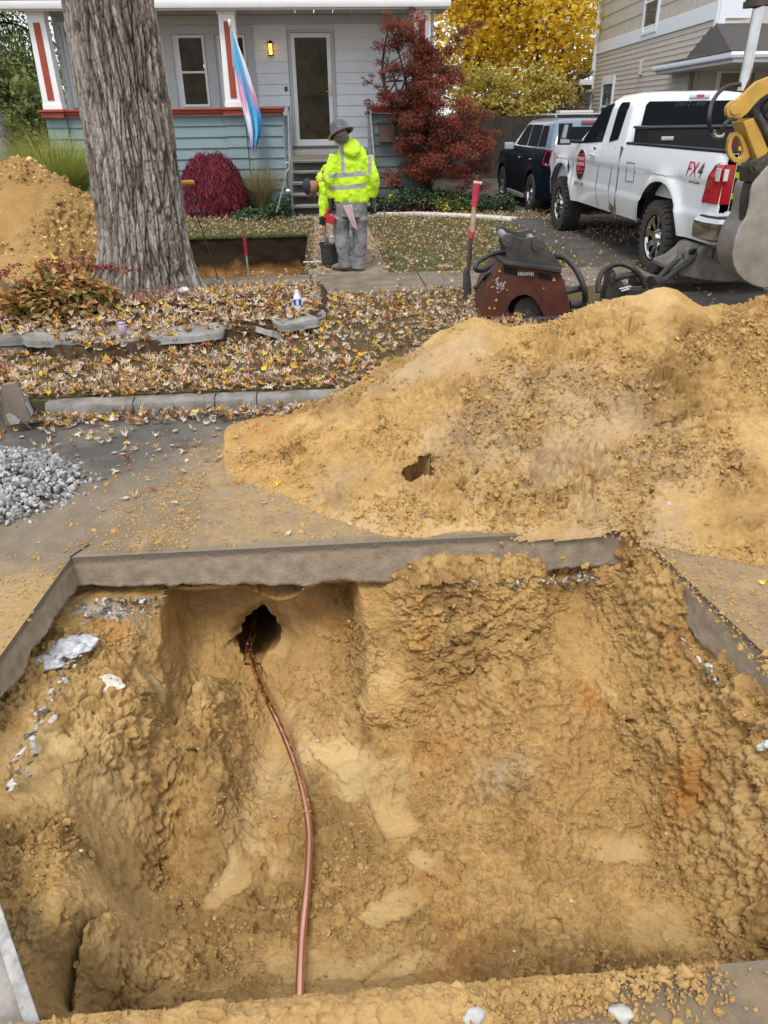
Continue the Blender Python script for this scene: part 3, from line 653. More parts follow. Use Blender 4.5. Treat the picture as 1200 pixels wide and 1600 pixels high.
# ================================================================== spoil heap
HEAP={}
def heap_height(x,y):
    cx=[-.9,-.2,.11,.35,.52,.73,.94,1.2,1.45,1.62,1.87,2.2,2.44,2.61,2.91,3.6,4.4,5.2]; cz=[.05,.10,.22,.37,.43,.585,.635,.56,.59,.665,.735,.79,.67,.665,.70,.74,.6,.3]
    crest=np.interp(x,cx,cz); yc=4.85+.10*np.sin(x*1.7)
    toe=np.interp(x,[-.8,-.17,.23,.45,1.35,1.55,2.03,3,5],[3.9,3.62,3.30,3.20,3.17,3.05,2.75,2.6,2.6])
    b=-.125; t=np.clip((y-toe)/(yc-toe),0,1.3)
    front=b+(crest-b)*(1.18*t-.18*t*t)
    left=b+np.where(x>-.78,.10*(x+.78)+.42*np.maximum(0,x+.28)+.08*np.maximum(0,x-.1),-.3)
    back=crest-.62*(y-yc)
    right=b+.8*(5.4-x)
    def smin(a,c,k): h=np.clip(.5+.5*(c-a)/k,0,1); return c+(a-c)*h-k*h*(1-h)
    z=smin(smin(smin(front,crest+.02,.10),back,.10),smin(left,right,.08),.12)
    return z
def build_heap():
    xs=nonuni([(-1.1,3.2,560),(3.2,5.4,80)]); ys=nonuni([(2.5,5.2,380),(5.2,6.6,50)]); nx,ny=len(xs),len(ys)
    X,Y=np.meshgrid(xs,ys,indexing='ij'); X=X.ravel(); Y=Y.ravel(); P0=np.stack([X,Y,0*X],1)
    wob=fbm(P0,1.2,3,81); Z=heap_height(X+.08*wob,Y+.08*fbm(P0,1.5,2,82)); up=sstep(-.115,.0,Z)
    Z+=up*(wob*.07+fbm(P0,3.5,3,83)*.045)
    # scoop marks, boot holes, ridge tracks
    def hole(cx,cy,rx,ry,d,rot=0,p=3): return -d*se(X,Y,cx,cy,rx,ry,rot,p)
    def hit(px,py):
        d=_F+_R2*((px-600)/F_PX)+_U2*((800-py)/F_PX)
        for k in range(220,640):
            p=Vector((0,0,EYE))+d*(k*.01)
            if p.y>2.5 and p.z<=float(heap_height(np.array([p.x]),np.array([p.y]))[0]): return p
        return p
    c1=hit(658,728); c2=hit(765,700); c3=hit(1150,735); c4=hit(960,655); c5=hit(1080,760); c6=hit(955,640)
    Z+=hole(c1.x,c1.y,.075,.055,.34,0,7)+hole(c2.x,c2.y,.12,.11,.11,10,5)+hole(c3.x,c3.y+.02,.05,.035,.16,0,6)+hole(c4.x,c4.y,.2,.1,.04)+hole(c5.x,c5.y,.2,.12,.03)
    Z+=.03*g2(X,Y,c1.x-.05,c1.y-.16,.2,.06)+hole(c1.x+.05,c1.y+.12,.2,.05,.03)+.03*g2(X,Y,c2.x,c2.y+.1,.12,.04)
    g=at_z(1130,590,.5); Z+=-.02*np.sin((Y-g.y)*75)*g2(X,Y,g.x,g.y,.35,.07)
    # straight smooth spine falling to the right
    P=np.stack([X,Y,Z],1); N=grid_normals(P,nx,ny); N*=np.sign(N[:,2].mean())
    rough=sstep(-.2,.15,fbm(P,1.7,4,84)+.10+.2*np.clip(X-.6,-.4,.5)); rough*=1-.6*sstep(.9,.3,X)*sstep(.2,-.2,fbm(P,2.3,3,85)-.1)
    for c,rx,ry in ((c1,.1,.09),(c2,.12,.1),(c4,.2,.1),(c5,.2,.12)): rough*=1-.8*se(X,Y,c.x,c.y,rx,ry,0,3)
    D=crumble(P,N,rough*1.15,90,1.35)*sstep(-.135,-.07,Z); P=P+N*D[:,None]
    wo2=.030*fbm(P0,14,3,97); bo=se(X+wo2,Y-wo2,c1.x,c1.y,.085,.06,8,3.5); b3=se(X,Y,c3.x,c3.y,.05,.035,0,6); P[:,1]+=.20*bo+.12*b3; P[:,2]-=.06*bo
    P[:,2]-=.05*sstep(-.112,-.135,Z)
    pale=.5*sstep(.05,.4,fbm(P,1.5,4,91))*(1-.4*rough); dark=.50*sstep(.0,.3,fbm(P,2.2,6,92,.6))*(rough+.3)+.35*g2(X,Y,c1.x,c1.y,.08,.07)  # last dark term paints the boot hole's inner shade into the sand
    rust=.05*sstep(.1,.5,fbm(P,1.1,3,93)+.1)+.12*sstep(.1,-.5,X)
    A={'pale':np.clip(pale,0,.8),'dark':np.clip(dark,0,.8),'rust':np.clip(rust,0,.5),'grey':np.clip(.22*sstep(-.05,.35,fbm(P,1.3,5,96,.6)),0,.22)}
    root=thing('sand_heap',(1.9,4.6,-.12),'large heap of excavated yellow sand piled over the curb behind the open pit','dirt pile')
    FF=grid_faces(nx,ny); FF=FF[(P[FF][:,:,2].max(1)>-.14)&~((P[FF][:,:,1].mean(1)<3.19)&(P[FF][:,:,0].mean(1)<1.50))]
    o=mesh_np('heap_mass',P,FF,M_SOIL,root,smooth=True,attr=A)
    HEAP.update(P=P,X=X,Y=Y,xs=xs,ys=ys,Z=P[:,2].reshape(nx,ny))
    pr=(rough**1.3+.04)*sstep(-.16,-.1,P[:,2])*(Y<5.4)*(X<3.3)*sstep(.1,.5,fbm(P,3.5,2,95)+.3); G=P.reshape(nx,ny,3)
    area=np.linalg.norm(np.cross(np.gradient(G,axis=0),np.gradient(G,axis=1)),axis=2).ravel(); pr=pr*area; pr/=pr.sum()
    n=30000; idx=RNG.choice(len(P),n,p=pr); pos=P[idx]+RNG.normal(0,.004,(n,3)); s=np.clip(RNG.lognormal(-5.35,.6,n),.002,.03)
    scatter('clods',CLODS,pos,rot_mats(n,1.2),s,M_SOIL,root,True,False,vals=np.clip(RNG.normal(.55,.25,n),0,1),kind='stuff')
build_heap()
def heap_z(x,y):
    i=int(np.clip(np.searchsorted(HEAP['xs'],x),0,len(HEAP['xs'])-1)); j=int(np.clip(np.searchsorted(HEAP['ys'],y),0,len(HEAP['ys'])-1)); return float(HEAP['Z'][i,j])
# sand crumbs strewn on the road: near edge, beside the cut, round the heap's toe
def strew(name,n,fx,size=(-5.45,.5),mat_=None):
    pts=[]; 
    while len(pts)<n:
        q=fx()
        if q is not None: pts.append(q)
    P=np.array(pts); s=np.clip(RNG.lognormal(size[0],size[1],n),.002,.02)
    return scatter(name,CLODS,P,rot_mats(n,1.2),s,mat_ or M_SOIL,None,True,False,kind='stuff',vals=np.clip(RNG.normal(.65,.2,n),0,1))
def _f():
    k=random.random()
    if k<.5:
        x=random.gauss(-.1,.55); y=1.035-abs(random.gauss(0,.05)); 
        if x>.9 or x<-1.0: return None
        return (x,y,ZR+.006+max(0,.02*(1-abs(1.0-y)/.06)))
    if k<.62:
        return (random.uniform(-1,1.7),random.uniform(.6,1.03),ZR+.003)
    if k<.70:
        x=random.uniform(-1.15,.7); y=random.uniform(3.24,5.0); h=float(heap_height(np.array([x]),np.array([y]))[0]); h2=float(heap_height(np.array([x+.16]),np.array([y+.05]))[0])
        return (x,y,ZR+.003) if h<-.105 and h2>-.118+random.uniform(0,.01) else None
    if k<.74:
        x=HX0-.02-abs(random.gauss(0,.35)); y=random.uniform(1.2,3.3); return (x,y,ZR+.003)
    if k<.86:
        y=random.uniform(1.2,3.2); x=1.66-.07*(y-1)+abs(random.gauss(0,.25)); return (x,y,ZR+.003)
    x=-.75-abs(random.gauss(0,.35)) if random.random()<.6 else random.uniform(-1.2,.5); y=3.24+abs(random.gauss(0,.6)); return (x,y,ZR+.003)
strew('sand_crumbs',15000,_f)
# low ridge of spilled sand along the near edge of the cut
def near_ridge():
    xs=np.linspace(-.75,.75,360); ys=np.linspace(.86,1.06,60); X,Y=np.meshgrid(xs,ys,indexing='ij'); X=X.ravel();Y=Y.ravel(); P=np.stack([X,Y,0*X],1)
    h=.045*se(X,Y,-.12,1.0,.60,.055,0,3)*(.7+.5*fbm(P,6,3,5))+.02*se(X,Y,-.3,.94,.5,.08); Z=ZR-.006+h
    P=np.stack([X,Y,Z],1); P[:,2]+=crumble(P,None,np.ones(len(P)),6)*.45*sstep(.0,.02,h); Y2=P[:,1]; 
    P[:,2]-=.05*sstep(1.045,1.06,Y)
    o=mesh_np('sand_ridge',P,grid_faces(360,60),M_SOIL,smooth=True,attr={'pale':.3+0*X,'dark':0*X,'rust':.12+0*X,'grey':0*X}); o['kind']='stuff'
near_ridge()
# second dirt pile by the trench, left of the tree
def build_pile2():
    c=at_y(100,430,10.6); nx,ny=230,200
    xs=np.linspace(-6.9,-1.9,nx); ys=np.linspace(9.55,13.6,ny); X,Y=np.meshgrid(xs,ys,indexing='ij'); X=X.ravel();Y=Y.ravel(); P=np.stack([X,Y,0*X],1)
    r=np.sqrt(((X+4.15)/1.75)**2+((Y-11.4)/1.75)**2); Z=1.33*(1-r)/1.0; Z=np.where(Z>1.12,1.12+(Z-1.12)*.4,Z)+.16*g2(X,Y,-3.6,11.2,.7,.5)
    Z=Z+fbm(P,1.2,4,101)*.14*sstep(-.1,.3,Z); Z=np.maximum(Z,-.06); P=np.stack([X,Y,Z],1); N=grid_normals(P,nx,ny); N*=np.sign(N[:,2].mean())
    rough=sstep(-.2,.2,fbm(P,1.5,3,102)+.1); D=crumble(P,N,rough,103,1.6)*1.4*sstep(0,.1,Z); P=P+N*D[:,None]
    A={'pale':.2*sstep(0,.4,fbm(P,1.2,3,104)),'dark':np.clip(.48+.4*sstep(.0,.4,fbm(P,1.6,3,105)+.05),0,.8),'rust':.05*sstep(0,.4,fbm(P,1.1,3,106)),'grey':0*X}
    root=thing('dirt_pile',(-4.1,11.4,0),'tall mound of brown sandy dirt behind the big tree trunk','dirt pile')
    FF=grid_faces(nx,ny); FF=FF[(P[FF][:,:,2].max(1)>-.02)]
    mesh_np('mound',P,FF,M_SOIL,root,attr=A)
    pr=rough*(Z>.02)+1e-9; pr/=pr.sum(); idx=RNG.choice(len(P),5000,p=pr); s=np.clip(RNG.lognormal(-4.3,.5,5000),.006,.05)
    scatter('clods',CLODS,P[idx]+RNG.normal(0,.008,(5000,3)),rot_mats(5000,1.2),s,M_CLOD,root,True,False,kind='stuff')
build_pile2()
# ================================================================== big silver maple trunk
def build_trunk():
    m,nt,b=_new('shaggy_bark'); N=nt.nodes.new; L=nt.links.new
    a=N('ShaderNodeAttribute'); a.attribute_name='v'; rp=N('ShaderNodeValToRGB'); e=rp.color_ramp.elements
    e[0].position=.15; e[0].color=(.035,.028,.023,1); e[1].position=.85; e[1].color=(.34,.31,.275,1); q=e.new(.45); q.color=(.135,.112,.093,1); q=e.new(.62); q.color=(.20,.172,.148,1)
    tc=N('ShaderNodeTexCoord'); mp=N('ShaderNodeMapping'); mp.inputs['Scale'].default_value=(30,30,7); L(tc.outputs['Object'],mp.inputs[0]); nz=N('ShaderNodeTexNoise'); nz.inputs['Scale'].default_value=1.6; nz.inputs['Detail'].default_value=7; nz.inputs['Roughness'].default_value=.7; L(mp.outputs[0],nz.inputs[0])
    ad=N('ShaderNodeMath'); ad.operation='MULTIPLY_ADD'; ad.inputs[1].default_value=.55; L(nz.outputs[0],ad.inputs[0]); sb=N('ShaderNodeMath'); sb.inputs[1].default_value=-.27; L(a.outputs['Fac'],sb.inputs[0]); L(sb.outputs[0],ad.inputs[2]); L(ad.outputs[0],rp.inputs[0]); L(rp.outputs[0],b.inputs['Base Color'])
    b.inputs['Roughness'].default_value=.95; b.inputs['Specular IOR Level'].default_value=.15
    bp=N('ShaderNodeBump'); bp.inputs['Strength'].default_value=.7; bp.inputs['Distance'].default_value=.012; L(nz.outputs[0],bp.inputs['Height']); L(bp.outputs[0],b.inputs['Normal'])
    p0=at_y(228,420,8.35); p1=at_y(170,0,8.35); root=thing('maple_tree',(p0.x,8.35,.12),'thick grey shaggy-barked tree trunk rising from the leaf covered bed by the sidewalk','tree')
    na,nz_=560,640; A=np.linspace(0,2*pi,na); Zs=np.concatenate([np.linspace(-.1,4.6,nz_-40),np.linspace(4.65,7.5,40)])
    AA,ZZ=np.meshgrid(A,Zs,indexing='ij'); AA=AA.ravel(); ZZ=ZZ.ravel(); P3=np.stack([np.cos(AA)*.45,np.sin(AA)*.45,ZZ*.5],1); t=(ZZ-p0.z)/(p1.z-p0.z)
    cx=p0.x+(p1.x-p0.x)*t+.02*np.sin(ZZ*1.3); cy=8.35+0*t
    r=.425-.022*ZZ+.20*np.exp(-(ZZ-.05)/.22)*(1+.28*np.cos(5*AA+.6)+.15*np.cos(3*AA+2))+.03*np.cos(2*AA+1)
    r+=.04*np.exp(-((ZZ-4.3)/.5)**2)
    U=np.stack([np.cos(AA)*.45,np.sin(AA)*.45,ZZ*.12],1); tw=fbm(np.stack([np.cos(AA)*.4,np.sin(AA)*.4,ZZ*.5],1),2,3,200)
    U2=np.stack([np.cos(AA+.10*tw)*.45,np.sin(AA+.10*tw)*.45,ZZ*.17],1)
    U2=U2*np.array([1,1,.62])+np.stack([fbm(U2,9,2,211)*.025,fbm(U2,9,2,212)*.025,0*AA],1); w1,w2,c=worley(U2,19,201); pl=sstep(.0,.24,w2-w1); w3,w4,c3=worley(U2*np.array([1,1,2.0]),40,205); pl2=sstep(0,.25,w4-w3)
    h=pl*.026+(c-.5)*.014+pl2*.010+(c3-.5)*.008+fbm(P3,30,3,207)*.008
    h*=1-.4*np.exp(-ZZ/.25)*0
    rr=r+h; P=np.stack([cx+rr*np.cos(AA),cy+rr*np.sin(AA)*.95,ZZ],1); P=P.reshape(na,nz_,3); P[-1]=P[0]; P=P.reshape(-1,3)
    v=np.clip(.16+.34*pl+.17*pl2+.25*(c-.5)+.3*(c3-.5)*pl+.15*fbm(P,2,3,208),0,1); v=v.reshape(na,nz_); v[-1]=v[0]; v=v.ravel()
    mesh_np('trunk',P,grid_faces(na,nz_),m,root,attr={'v':v})
    mb=MB(); top=Vector((p0.x+(p1.x-p0.x)*(7.4-p0.z)/(p1.z-p0.z),8.35,7.3))
    mb.tube(spline([top,top+Vector((-.5,.1,1.2)),top+Vector((-1.3,.4,3.2))],5),[.24-.012*i for i in range(11)],14); mb.tube(spline([top,top+Vector((.6,.2,1.1)),top+Vector((1.6,.1,3.0))],5),[.22-.012*i for i in range(11)],14)
    mb.build('limb',mat('limb_bark',(.15,.125,.105),.95,noise=(12,.5),bump=(40,.8)),root,smooth=True)
build_trunk()

# ================================================================== leaves
def maple_leaf(lobes=5, curl=.5, fold=.3, deep=.42, seed=0, stem=True):
    r=random.Random(seed); pts=[]; angs=[-75,-38,0,38,75] if lobes==5 else [-60,0,60]; ln=[.62,.88,1.0,.88,.62] if lobes==5 else [.8,1,.8]
    P=[(0,-.12)]
    for i,(a,l) in enumerate(zip(angs,ln)):
        l*=r.uniform(.85,1.1); a=R_(a+r.uniform(-5,5)); P.append((sin(a-.16)*l*.62,cos(a-.16)*l*.62)); P.append((sin(a)*l,cos(a)*l)); P.append((sin(a+.16)*l*.62,cos(a+.16)*l*.62))
        if i<len(angs)-1:
            b=R_((angs[i]+angs[i+1])/2); P.append((sin(b)*deep,cos(b)*deep))
    V=[(0,.12)]+P; out=[]
    for x,y in V:
        q=x*x+y*y; z=curl*q*.5+fold*abs(x)*.6+r.uniform(-.05,.05); out.append((x*(1-.25*abs(curl)*q),(y)*(1-.2*abs(curl)*q),z))
    n=len(P); F=[(0,1+i,1+(i+1)%n) for i in range(n)]
    if stem:
        b=len(out); k=r.uniform(-.5,.5); out+=[(-.02,-.1,0),(.02,-.1,0),(k*.35,-.55,.10)]; F.append((b,b+2,b+1))
    return np.array(out)*.5, np.array(F)
LEAVES=[maple_leaf(5,c,f,d,i) for i,(c,f,d) in enumerate([(.9,.5,.35),(1.3,.2,.4),(-.5,.9,.38),(.3,.1,.42),(1.7,.9,.33),(-1.0,.3,.4),(.6,1.2,.36),(1.9,-.3,.4)])]
M_LITTER=ramp_mat('fallen_leaf',[(0,(.60,.49,.36)),(.20,(.48,.36,.24)),(.36,(.40,.24,.10)),(.50,(.22,.11,.05)),(.62,(.50,.22,.045)),(.70,(.58,.47,.36)),(.86,(.62,.36,.04)),(.91,(.75,.56,.04)),(.95,(.34,.11,.055))],.75,trans=.12,const=True,nscale=30)
M_SANDLEAF=ramp_mat('dry_leaf',[(0,(.66,.58,.50)),(.45,(.5,.38,.27)),(.8,(.62,.50,.35))],.75,const=True,nscale=40)
def bed_edge(x): return np.interp(x,[-8,-2.93,-2.4,-1.87,-1.2,-.44,-.10,-.02],[6.95,6.72,6.35,6.12,6.50,6.78,7.1,7.6])
def bed_h(x,y):
    x=np.asarray(x,float); y=np.asarray(y,float); d=np.minimum((y-bed_edge(x))*.9,(-.02-x)); d=np.minimum(d,(8.62-y)*.8)
    return np.where(d>-.05,.13*sstep(-.03,.03,d)+.10*sstep(.1,1.2,d),0)
def build_bed():
    xs=np.linspace(-8,.1,270); ys=np.linspace(5.95,8.6,130); X,Y=np.meshgrid(xs,ys,indexing='ij'); X=X.ravel(); Y=Y.ravel(); Z=bed_h(X,Y); P=np.stack([X,Y,Z],1); P[:,2]+=fbm(P,4,4,301)*.03*sstep(.02,.1,Z)-.012
    F=grid_faces(270,130); F=F[P[F][:,:,2].max(1)>.0]
    o=mesh_np('mulch_bed',P,F,mat('leaf_mould',(.07,.045,.028),.95,0,.1,(14,.6),(50,.9))); o['kind']='structure'
    # tree lawn humus sheet over the ground
    xs=np.linspace(-9,3.0,240); ys=np.linspace(5.30,8.57,80); X,Y=np.meshgrid(xs,ys,indexing='ij'); X=X.ravel(); Y=Y.ravel(); P=np.stack([X,Y,0*X+.006],1); P[:,2]+=np.maximum(0,fbm(P,2.5,4,302))*.04
    o=mesh_np('tree_lawn',P,grid_faces(240,80),mat('brown_turf',(.105,.07,.036),.95,0,.1,(7,.5,(.075,.065,.03)),(60,.9))); o['kind']='structure'
build_bed()
def place_leaves(name,n,fn,size=(.045,.085),tilt=.45,vals=None,lift=.012,matl=None):
    pts=[]; 
    while len(pts)<n:
        q=fn()
        if q is not None: pts.append(q)
    P=np.array(pts); P[:,2]+=RNG.uniform(.0,lift*2,n)+.006; s=RNG.uniform(size[0],size[1],n)*1.22
    v=RNG.random(n) if vals is None else vals(P)
    o=scatter(name,LEAVES,P,rot_mats(n,tilt),s*1.25,matl or M_LITTER,None,True,False,vals=v,kind='stuff'); return o
def _bedpt():
    x=random.uniform(-5.2,-.08); y=random.uniform(6.1,8.5); z=float(bed_h(x,y)); 
    if z<.05: return None
    if (x+2.05)**2+(y-8.35)**2<.5**2: return None
    return (x,y,z)
place_leaves('bed_leaves',5200,_bedpt,(.036,.098),.6,lift=.022,vals=lambda P:(RNG.random(len(P))*.97))
def _strip():
    x=random.uniform(-4.8,1.9); y=random.uniform(5.33,8.5); 
    if float(bed_h(x,y))>.03: return None
    k=vnoise(np.array([[x,y,0]]),1.1,9)[0]
    if random.random()>(.72+.5*k)*(1.0 if x<.2 else .75): return None
    return (x,y,.012)
place_leaves('tree_lawn_leaves',6000,_strip,(.032,.092),.55,lift=.02)
def _gut():
    x=random.uniform(-3.0,.4); y=5.15-abs(random.gauss(0,.09)); return (x,y,ZR+.004)
place_leaves('kerb_leaves',420,lambda:(random.uniform(-3.0,.7),random.uniform(5.24,5.42),.012),(.04,.075),.5,lift=.02)
place_leaves('gutter_leaves',620,_gut,(.04,.075),.6,lift=.03)
def _road():
    x=random.uniform(-3.0,.6); y=random.uniform(3.3,5.1)
    if random.random()>((y-3.0)/2.2)**1.8: return None
    return (x,y,ZR+.004)
place_leaves('road_leaves',300,_road,(.045,.08),.25,lift=.006)
def _walk():
    k=random.random()
    if k<.45: return (random.choice([random.uniform(-5,-.1),random.uniform(.75,6)]),random.choice([random.gauss(8.62,.1),random.gauss(9.72,.12),random.uniform(8.5,9.8)]),.03)
    x=random.uniform(-.25,.85); y=random.uniform(9.7,16)
    if abs(x-.35)<.32 and y<10.3: return None
    return (x,y,.022)
place_leaves('walk_leaves',2600,_walk,(.035,.065),.35)
def _yard():
    x=random.uniform(-.3,5.0); y=random.uniform(9.75,16)
    if random.random()<.25: x=random.uniform(-4.2,-.3); y=random.uniform(13.3,16.6)
    if x>3.2+random.uniform(-.2,.25) and y<14.5 and random.random()>.06: return None
    if -2.4<x<-.28 and 9.7<y<13.3: return None
    if -.2<x<.8: return None
    return (x,y,.03)
place_leaves('yard_leaves',5200,_yard,(.03,.06),.5)
def _drive():
    x=random.uniform(3.2,8); y=random.uniform(6.5,16); return (x,y,.012)
place_leaves('driveway_leaves',420,_drive,(.03,.06),.4)
def _drive2():
    return (random.gauss(4.9,.35),random.gauss(13.5,1.0),.012)
place_leaves('swept_leaves',500,_drive2,(.03,.06),.4)

# ================================================================== grass
def blades(name,P,h,w,lean,m,parent=None,seg=2,kind='stuff',vals=None,droop=0.0,az=None):
    n=len(P); az=RNG.uniform(0,2*pi,n) if az is None else az; h=np.asarray(h)*np.ones(n); w=np.asarray(w)*np.ones(n); lean=np.asarray(lean)*np.ones(n)
    D=np.stack([np.cos(az),np.sin(az),0*az],1); S=np.stack([-np.sin(az),np.cos(az),0*az],1); V=[]
    for k in range(seg+1):
        t=k/seg; th=lean*t*(1+droop*t); c=P+D*(h*np.sin(np.minimum(th,2.6))*t*.9)[:,None]; c[:,2]+=h*np.cos(np.minimum(th,2.6))*t if droop==0 else h*(t-.5*droop*t*t*lean)*1.0
        ww=w*(1-t)**.7*.5
        if k==seg: V.append(c)
        else: V+= [c-S*ww[:,None],c+S*ww[:,None]]
    K=len(V); VV=np.stack(V,1).reshape(-1,3); F=[]
    for k in range(seg):
        a=2*k
        if k<seg-1: F+=[(a,a+1,a+3),(a,a+3,a+2)]
        else: F+=[(a,a+1,a+2)]
    F=np.array(F); FF=(F[None]+(np.arange(n)*K)[:,None,None]).reshape(-1,3)
    v=RNG.random(n) if vals is None else vals
    o=mesh_np(name,VV,FF,m,parent,True,False,{'v':np.repeat(v,K)})
    if kind: o['kind']=kind
    return o
M_TURF=ramp_mat('turf_blades',[(0,(.045,.075,.018)),(.5,(.085,.13,.03)),(.8,(.16,.19,.06)),(1,(.28,.24,.11))],.8,trans=.2)
M_DRYTURF=ramp_mat('dry_turf',[(0,(.07,.065,.025)),(.5,(.14,.11,.045)),(.8,(.24,.18,.08)),(1,(.34,.27,.14))],.85,trans=.15)
def rnd_pts(n,x0,x1,y0,y1,z=0,ok=None):
    P=np.stack([RNG.uniform(x0,x1,n),RNG.uniform(y0,y1,n),np.full(n,z)],1)
    return P if ok is None else P[ok(P)]
hole=lambda P:~((P[:,0]>-2.36)&(P[:,0]<-.29)&(P[:,1]>9.77)&(P[:,1]<13.26))
path=lambda P:~((P[:,0]>-.2)&(P[:,0]<.80))
P=rnd_pts(42000,-4.5,4.2,9.75,16.9,0,lambda P:hole(P)&path(P)&(P[:,0]<3.45+.15*np.sin(P[:,1]*3)))
blades('lawn_grass',P,RNG.uniform(.03,.065,len(P)),.007,RNG.uniform(.1,1.0,len(P)),M_TURF)
P=rnd_pts(24000,-5,2.6,5.33,8.5,.0,lambda P:bed_h(P[:,0],P[:,1])<.03); den=vnoise(P,1.4,19)>-.35; P=P[den]
blades('tree_lawn_grass',P,RNG.uniform(.03,.10,len(P)),.006,RNG.uniform(.2,1.3,len(P)),M_DRYTURF)
P=rnd_pts(2500,-2.34,-.31,13.2,13.28); blades('trench_fringe',P,RNG.uniform(.04,.09,len(P)),.007,RNG.uniform(.3,1.6,len(P)),M_TURF)

# ================================================================== garden plants
def grass_clump(name,loc,n,h,r,m,label,cat='ornamental grass',lean=(.1,1.1),w=.009):
    root=thing(name,loc,label,cat); a=RNG.uniform(0,2*pi,n); rr=r*.25*np.sqrt(RNG.random(n)); P=np.stack([loc[0]+rr*np.cos(a),loc[1]+rr*np.sin(a),np.full(n,loc[2])],1)
    ln=RNG.uniform(lean[0],lean[1],n); hh=RNG.uniform(.7,1.1,n)*h
    blades('blades',P,hh,w,ln,m,root,6,None,droop=.45,az=a+RNG.normal(0,.35,n)); return root
M_GG=ramp_mat('fountain_grass',[(0,(.10,.15,.02)),(.5,(.24,.29,.045)),(.8,(.40,.40,.09)),(1,(.5,.42,.2))],.6,trans=.3)
M_TG=ramp_mat('tan_grass',[(0,(.12,.12,.04)),(.5,(.25,.20,.08)),(.8,(.38,.29,.14)),(1,(.5,.4,.24))],.7,trans=.25)
grass_clump('ornamental_grass',(-4.25,13.3,0.25),3600,1.5,1.0,M_GG,'bright green fountain grass clump behind the dirt pile left of the porch')
grass_clump('ornamental_grass',(-1.30,16.85,0.0),800,1.05,.5,M_TG,'tan dry grass clump between the red shrub and the porch steps')
def leaf_cloud(P,size,m,name,parent,shape='diamond',tilt=1.0,vals=None,droop=False,asp=.5):
    n=len(P)
    if shape=='diamond': V=np.array([(0,-.5,0),(asp*.5,0,.1),(0,.5,0),(-asp*.5,0,.1)]); F=np.array([(0,1,2,3)])
    elif shape=='lance': V=np.array([(0,0,0),(asp*.25,.4,.03),(0,1,-.18),(-asp*.25,.4,.03)]); F=np.array([(0,1,2,3)])
    elif shape=='star': V,F=maple_leaf(5,.3,.2,.36,3,False)
    return scatter(name,[(V,F)],P,rot_mats(n,tilt),size,m,parent,True,False,vals=vals)
def blob_pts(blobs,n,shell=.0,rng=RNG):
    vol=np.array([b[3]*b[4]*b[5] for b in blobs])**.75; cnt=(vol/vol.sum()*n).astype(int); out=[]; ids=[]
    for i,(b,c) in enumerate(zip(blobs,cnt)):
        d=rng.normal(size=(c,3)); d/=np.linalg.norm(d,axis=1,keepdims=True); r=(shell+(1-shell)*rng.random((c,1)))**.5
        out.append(np.array(b[:3])+d*r*np.array(b[3:6])); ids.append(np.full(c,i))
    return np.concatenate(out),np.concatenate(ids)
# red laceleaf shrub
def red_shrub():
    c=(-2.28,16.75,0); root=thing('laceleaf_shrub',c,'round dark red laceleaf maple shrub in front of the porch','shrub')
    m=ramp_mat('crimson_lace',[(0,(.05,.005,.012)),(.4,(.13,.012,.025)),(.8,(.24,.022,.045)),(1,(.36,.05,.07))],.6,trans=.25)
    n=24000; a=RNG.uniform(0,2*pi,n); u=RNG.random(n)**.6; ph=np.arccos(u*1.0); r=.60+.40*RNG.random(n)**.4
    x=np.cos(a)*np.sin(ph); y=np.sin(a)*np.sin(ph); z=np.cos(ph); k=1+.10*fbm(np.stack([x,y,z],1)*1.0,4,3,401)+.05*np.sin(a*5)
    P=np.stack([c[0]+.76*x*r*k,c[1]+.70*y*r*k,.08+1.12*z*r*k-.06*RNG.random(n)],1)
    az=a+RNG.normal(0,.6,n); blades('foliage',P,-RNG.uniform(.06,.14,n),.014,-RNG.uniform(.2,.9,n),m,root,2,None,az=az)
    mb=MB()
    for i in range(9):
        t=i*.7; mb.tube(spline([(c[0],c[1],0),(c[0]+.15*cos(t),c[1]+.15*sin(t),.45),(c[0]+.5*cos(t),c[1]+.45*sin(t),.8)],4),[.03-.002*j for j in range(9)],6)
    mb.build('stem',mat('dark_twig',(.05,.035,.028),.9),root,smooth=True)
red_shrub()
# ground cover and bedding, nobody could count it
M_COVER=ramp_mat('periwinkle',[(0,(.015,.032,.014)),(.5,(.035,.07,.03)),(.85,(.075,.13,.055)),(1,(.2,.24,.12))],.45,trans=.1)
def cover(name,n,x0,x1,y0,y1,h,m,size,ok=None,tilt=.7):
    P=rnd_pts(n,x0,x1,y0,y1,0,ok); k=fbm(P,1.6,3,411); P[:,2]=RNG.random(len(P))**.6*h*np.clip(.6+.9*k,.15,1.3)
    o=leaf_cloud(P,RNG.uniform(size*.6,size*1.3,len(P)),m,name,None,'lance',tilt,None,asp=.9); o['kind']='stuff'
cover('ground_cover',5200,-1.75,-.62,15.55,17.2,.42,M_COVER,.07)
cover('ground_cover',9500,.95,3.9,15.9,17.3,.38,M_COVER,.08,lambda P:P[:,1]>15.85+.0*P[:,0]-np.maximum(0,P[:,0]-2.2)*.75)
cover('ground_cover',2600,-7.5,-4.9,12.5,15,.5,M_COVER,.08)
cover('burgundy_bedding',2300,.95,2.35,15.95,16.35,.2,ramp_mat('heuchera',[(0,(.04,.008,.012)),(.6,(.12,.022,.03)),(1,(.22,.06,.05))],.5),.07)
cover('yellow_bedding',260,2.2,3.0,15.9,16.3,.3,ramp_mat('hosta_yellow',[(0,(.45,.34,.03)),(1,(.6,.5,.06))],.5),.09)
cover('yellow_bedding',60,1.25,1.5,16.2,16.6,.4,ramp_mat('hosta_yellow',[(0,(.45,.34,.03)),(1,(.6,.5,.06))],.5),.11)
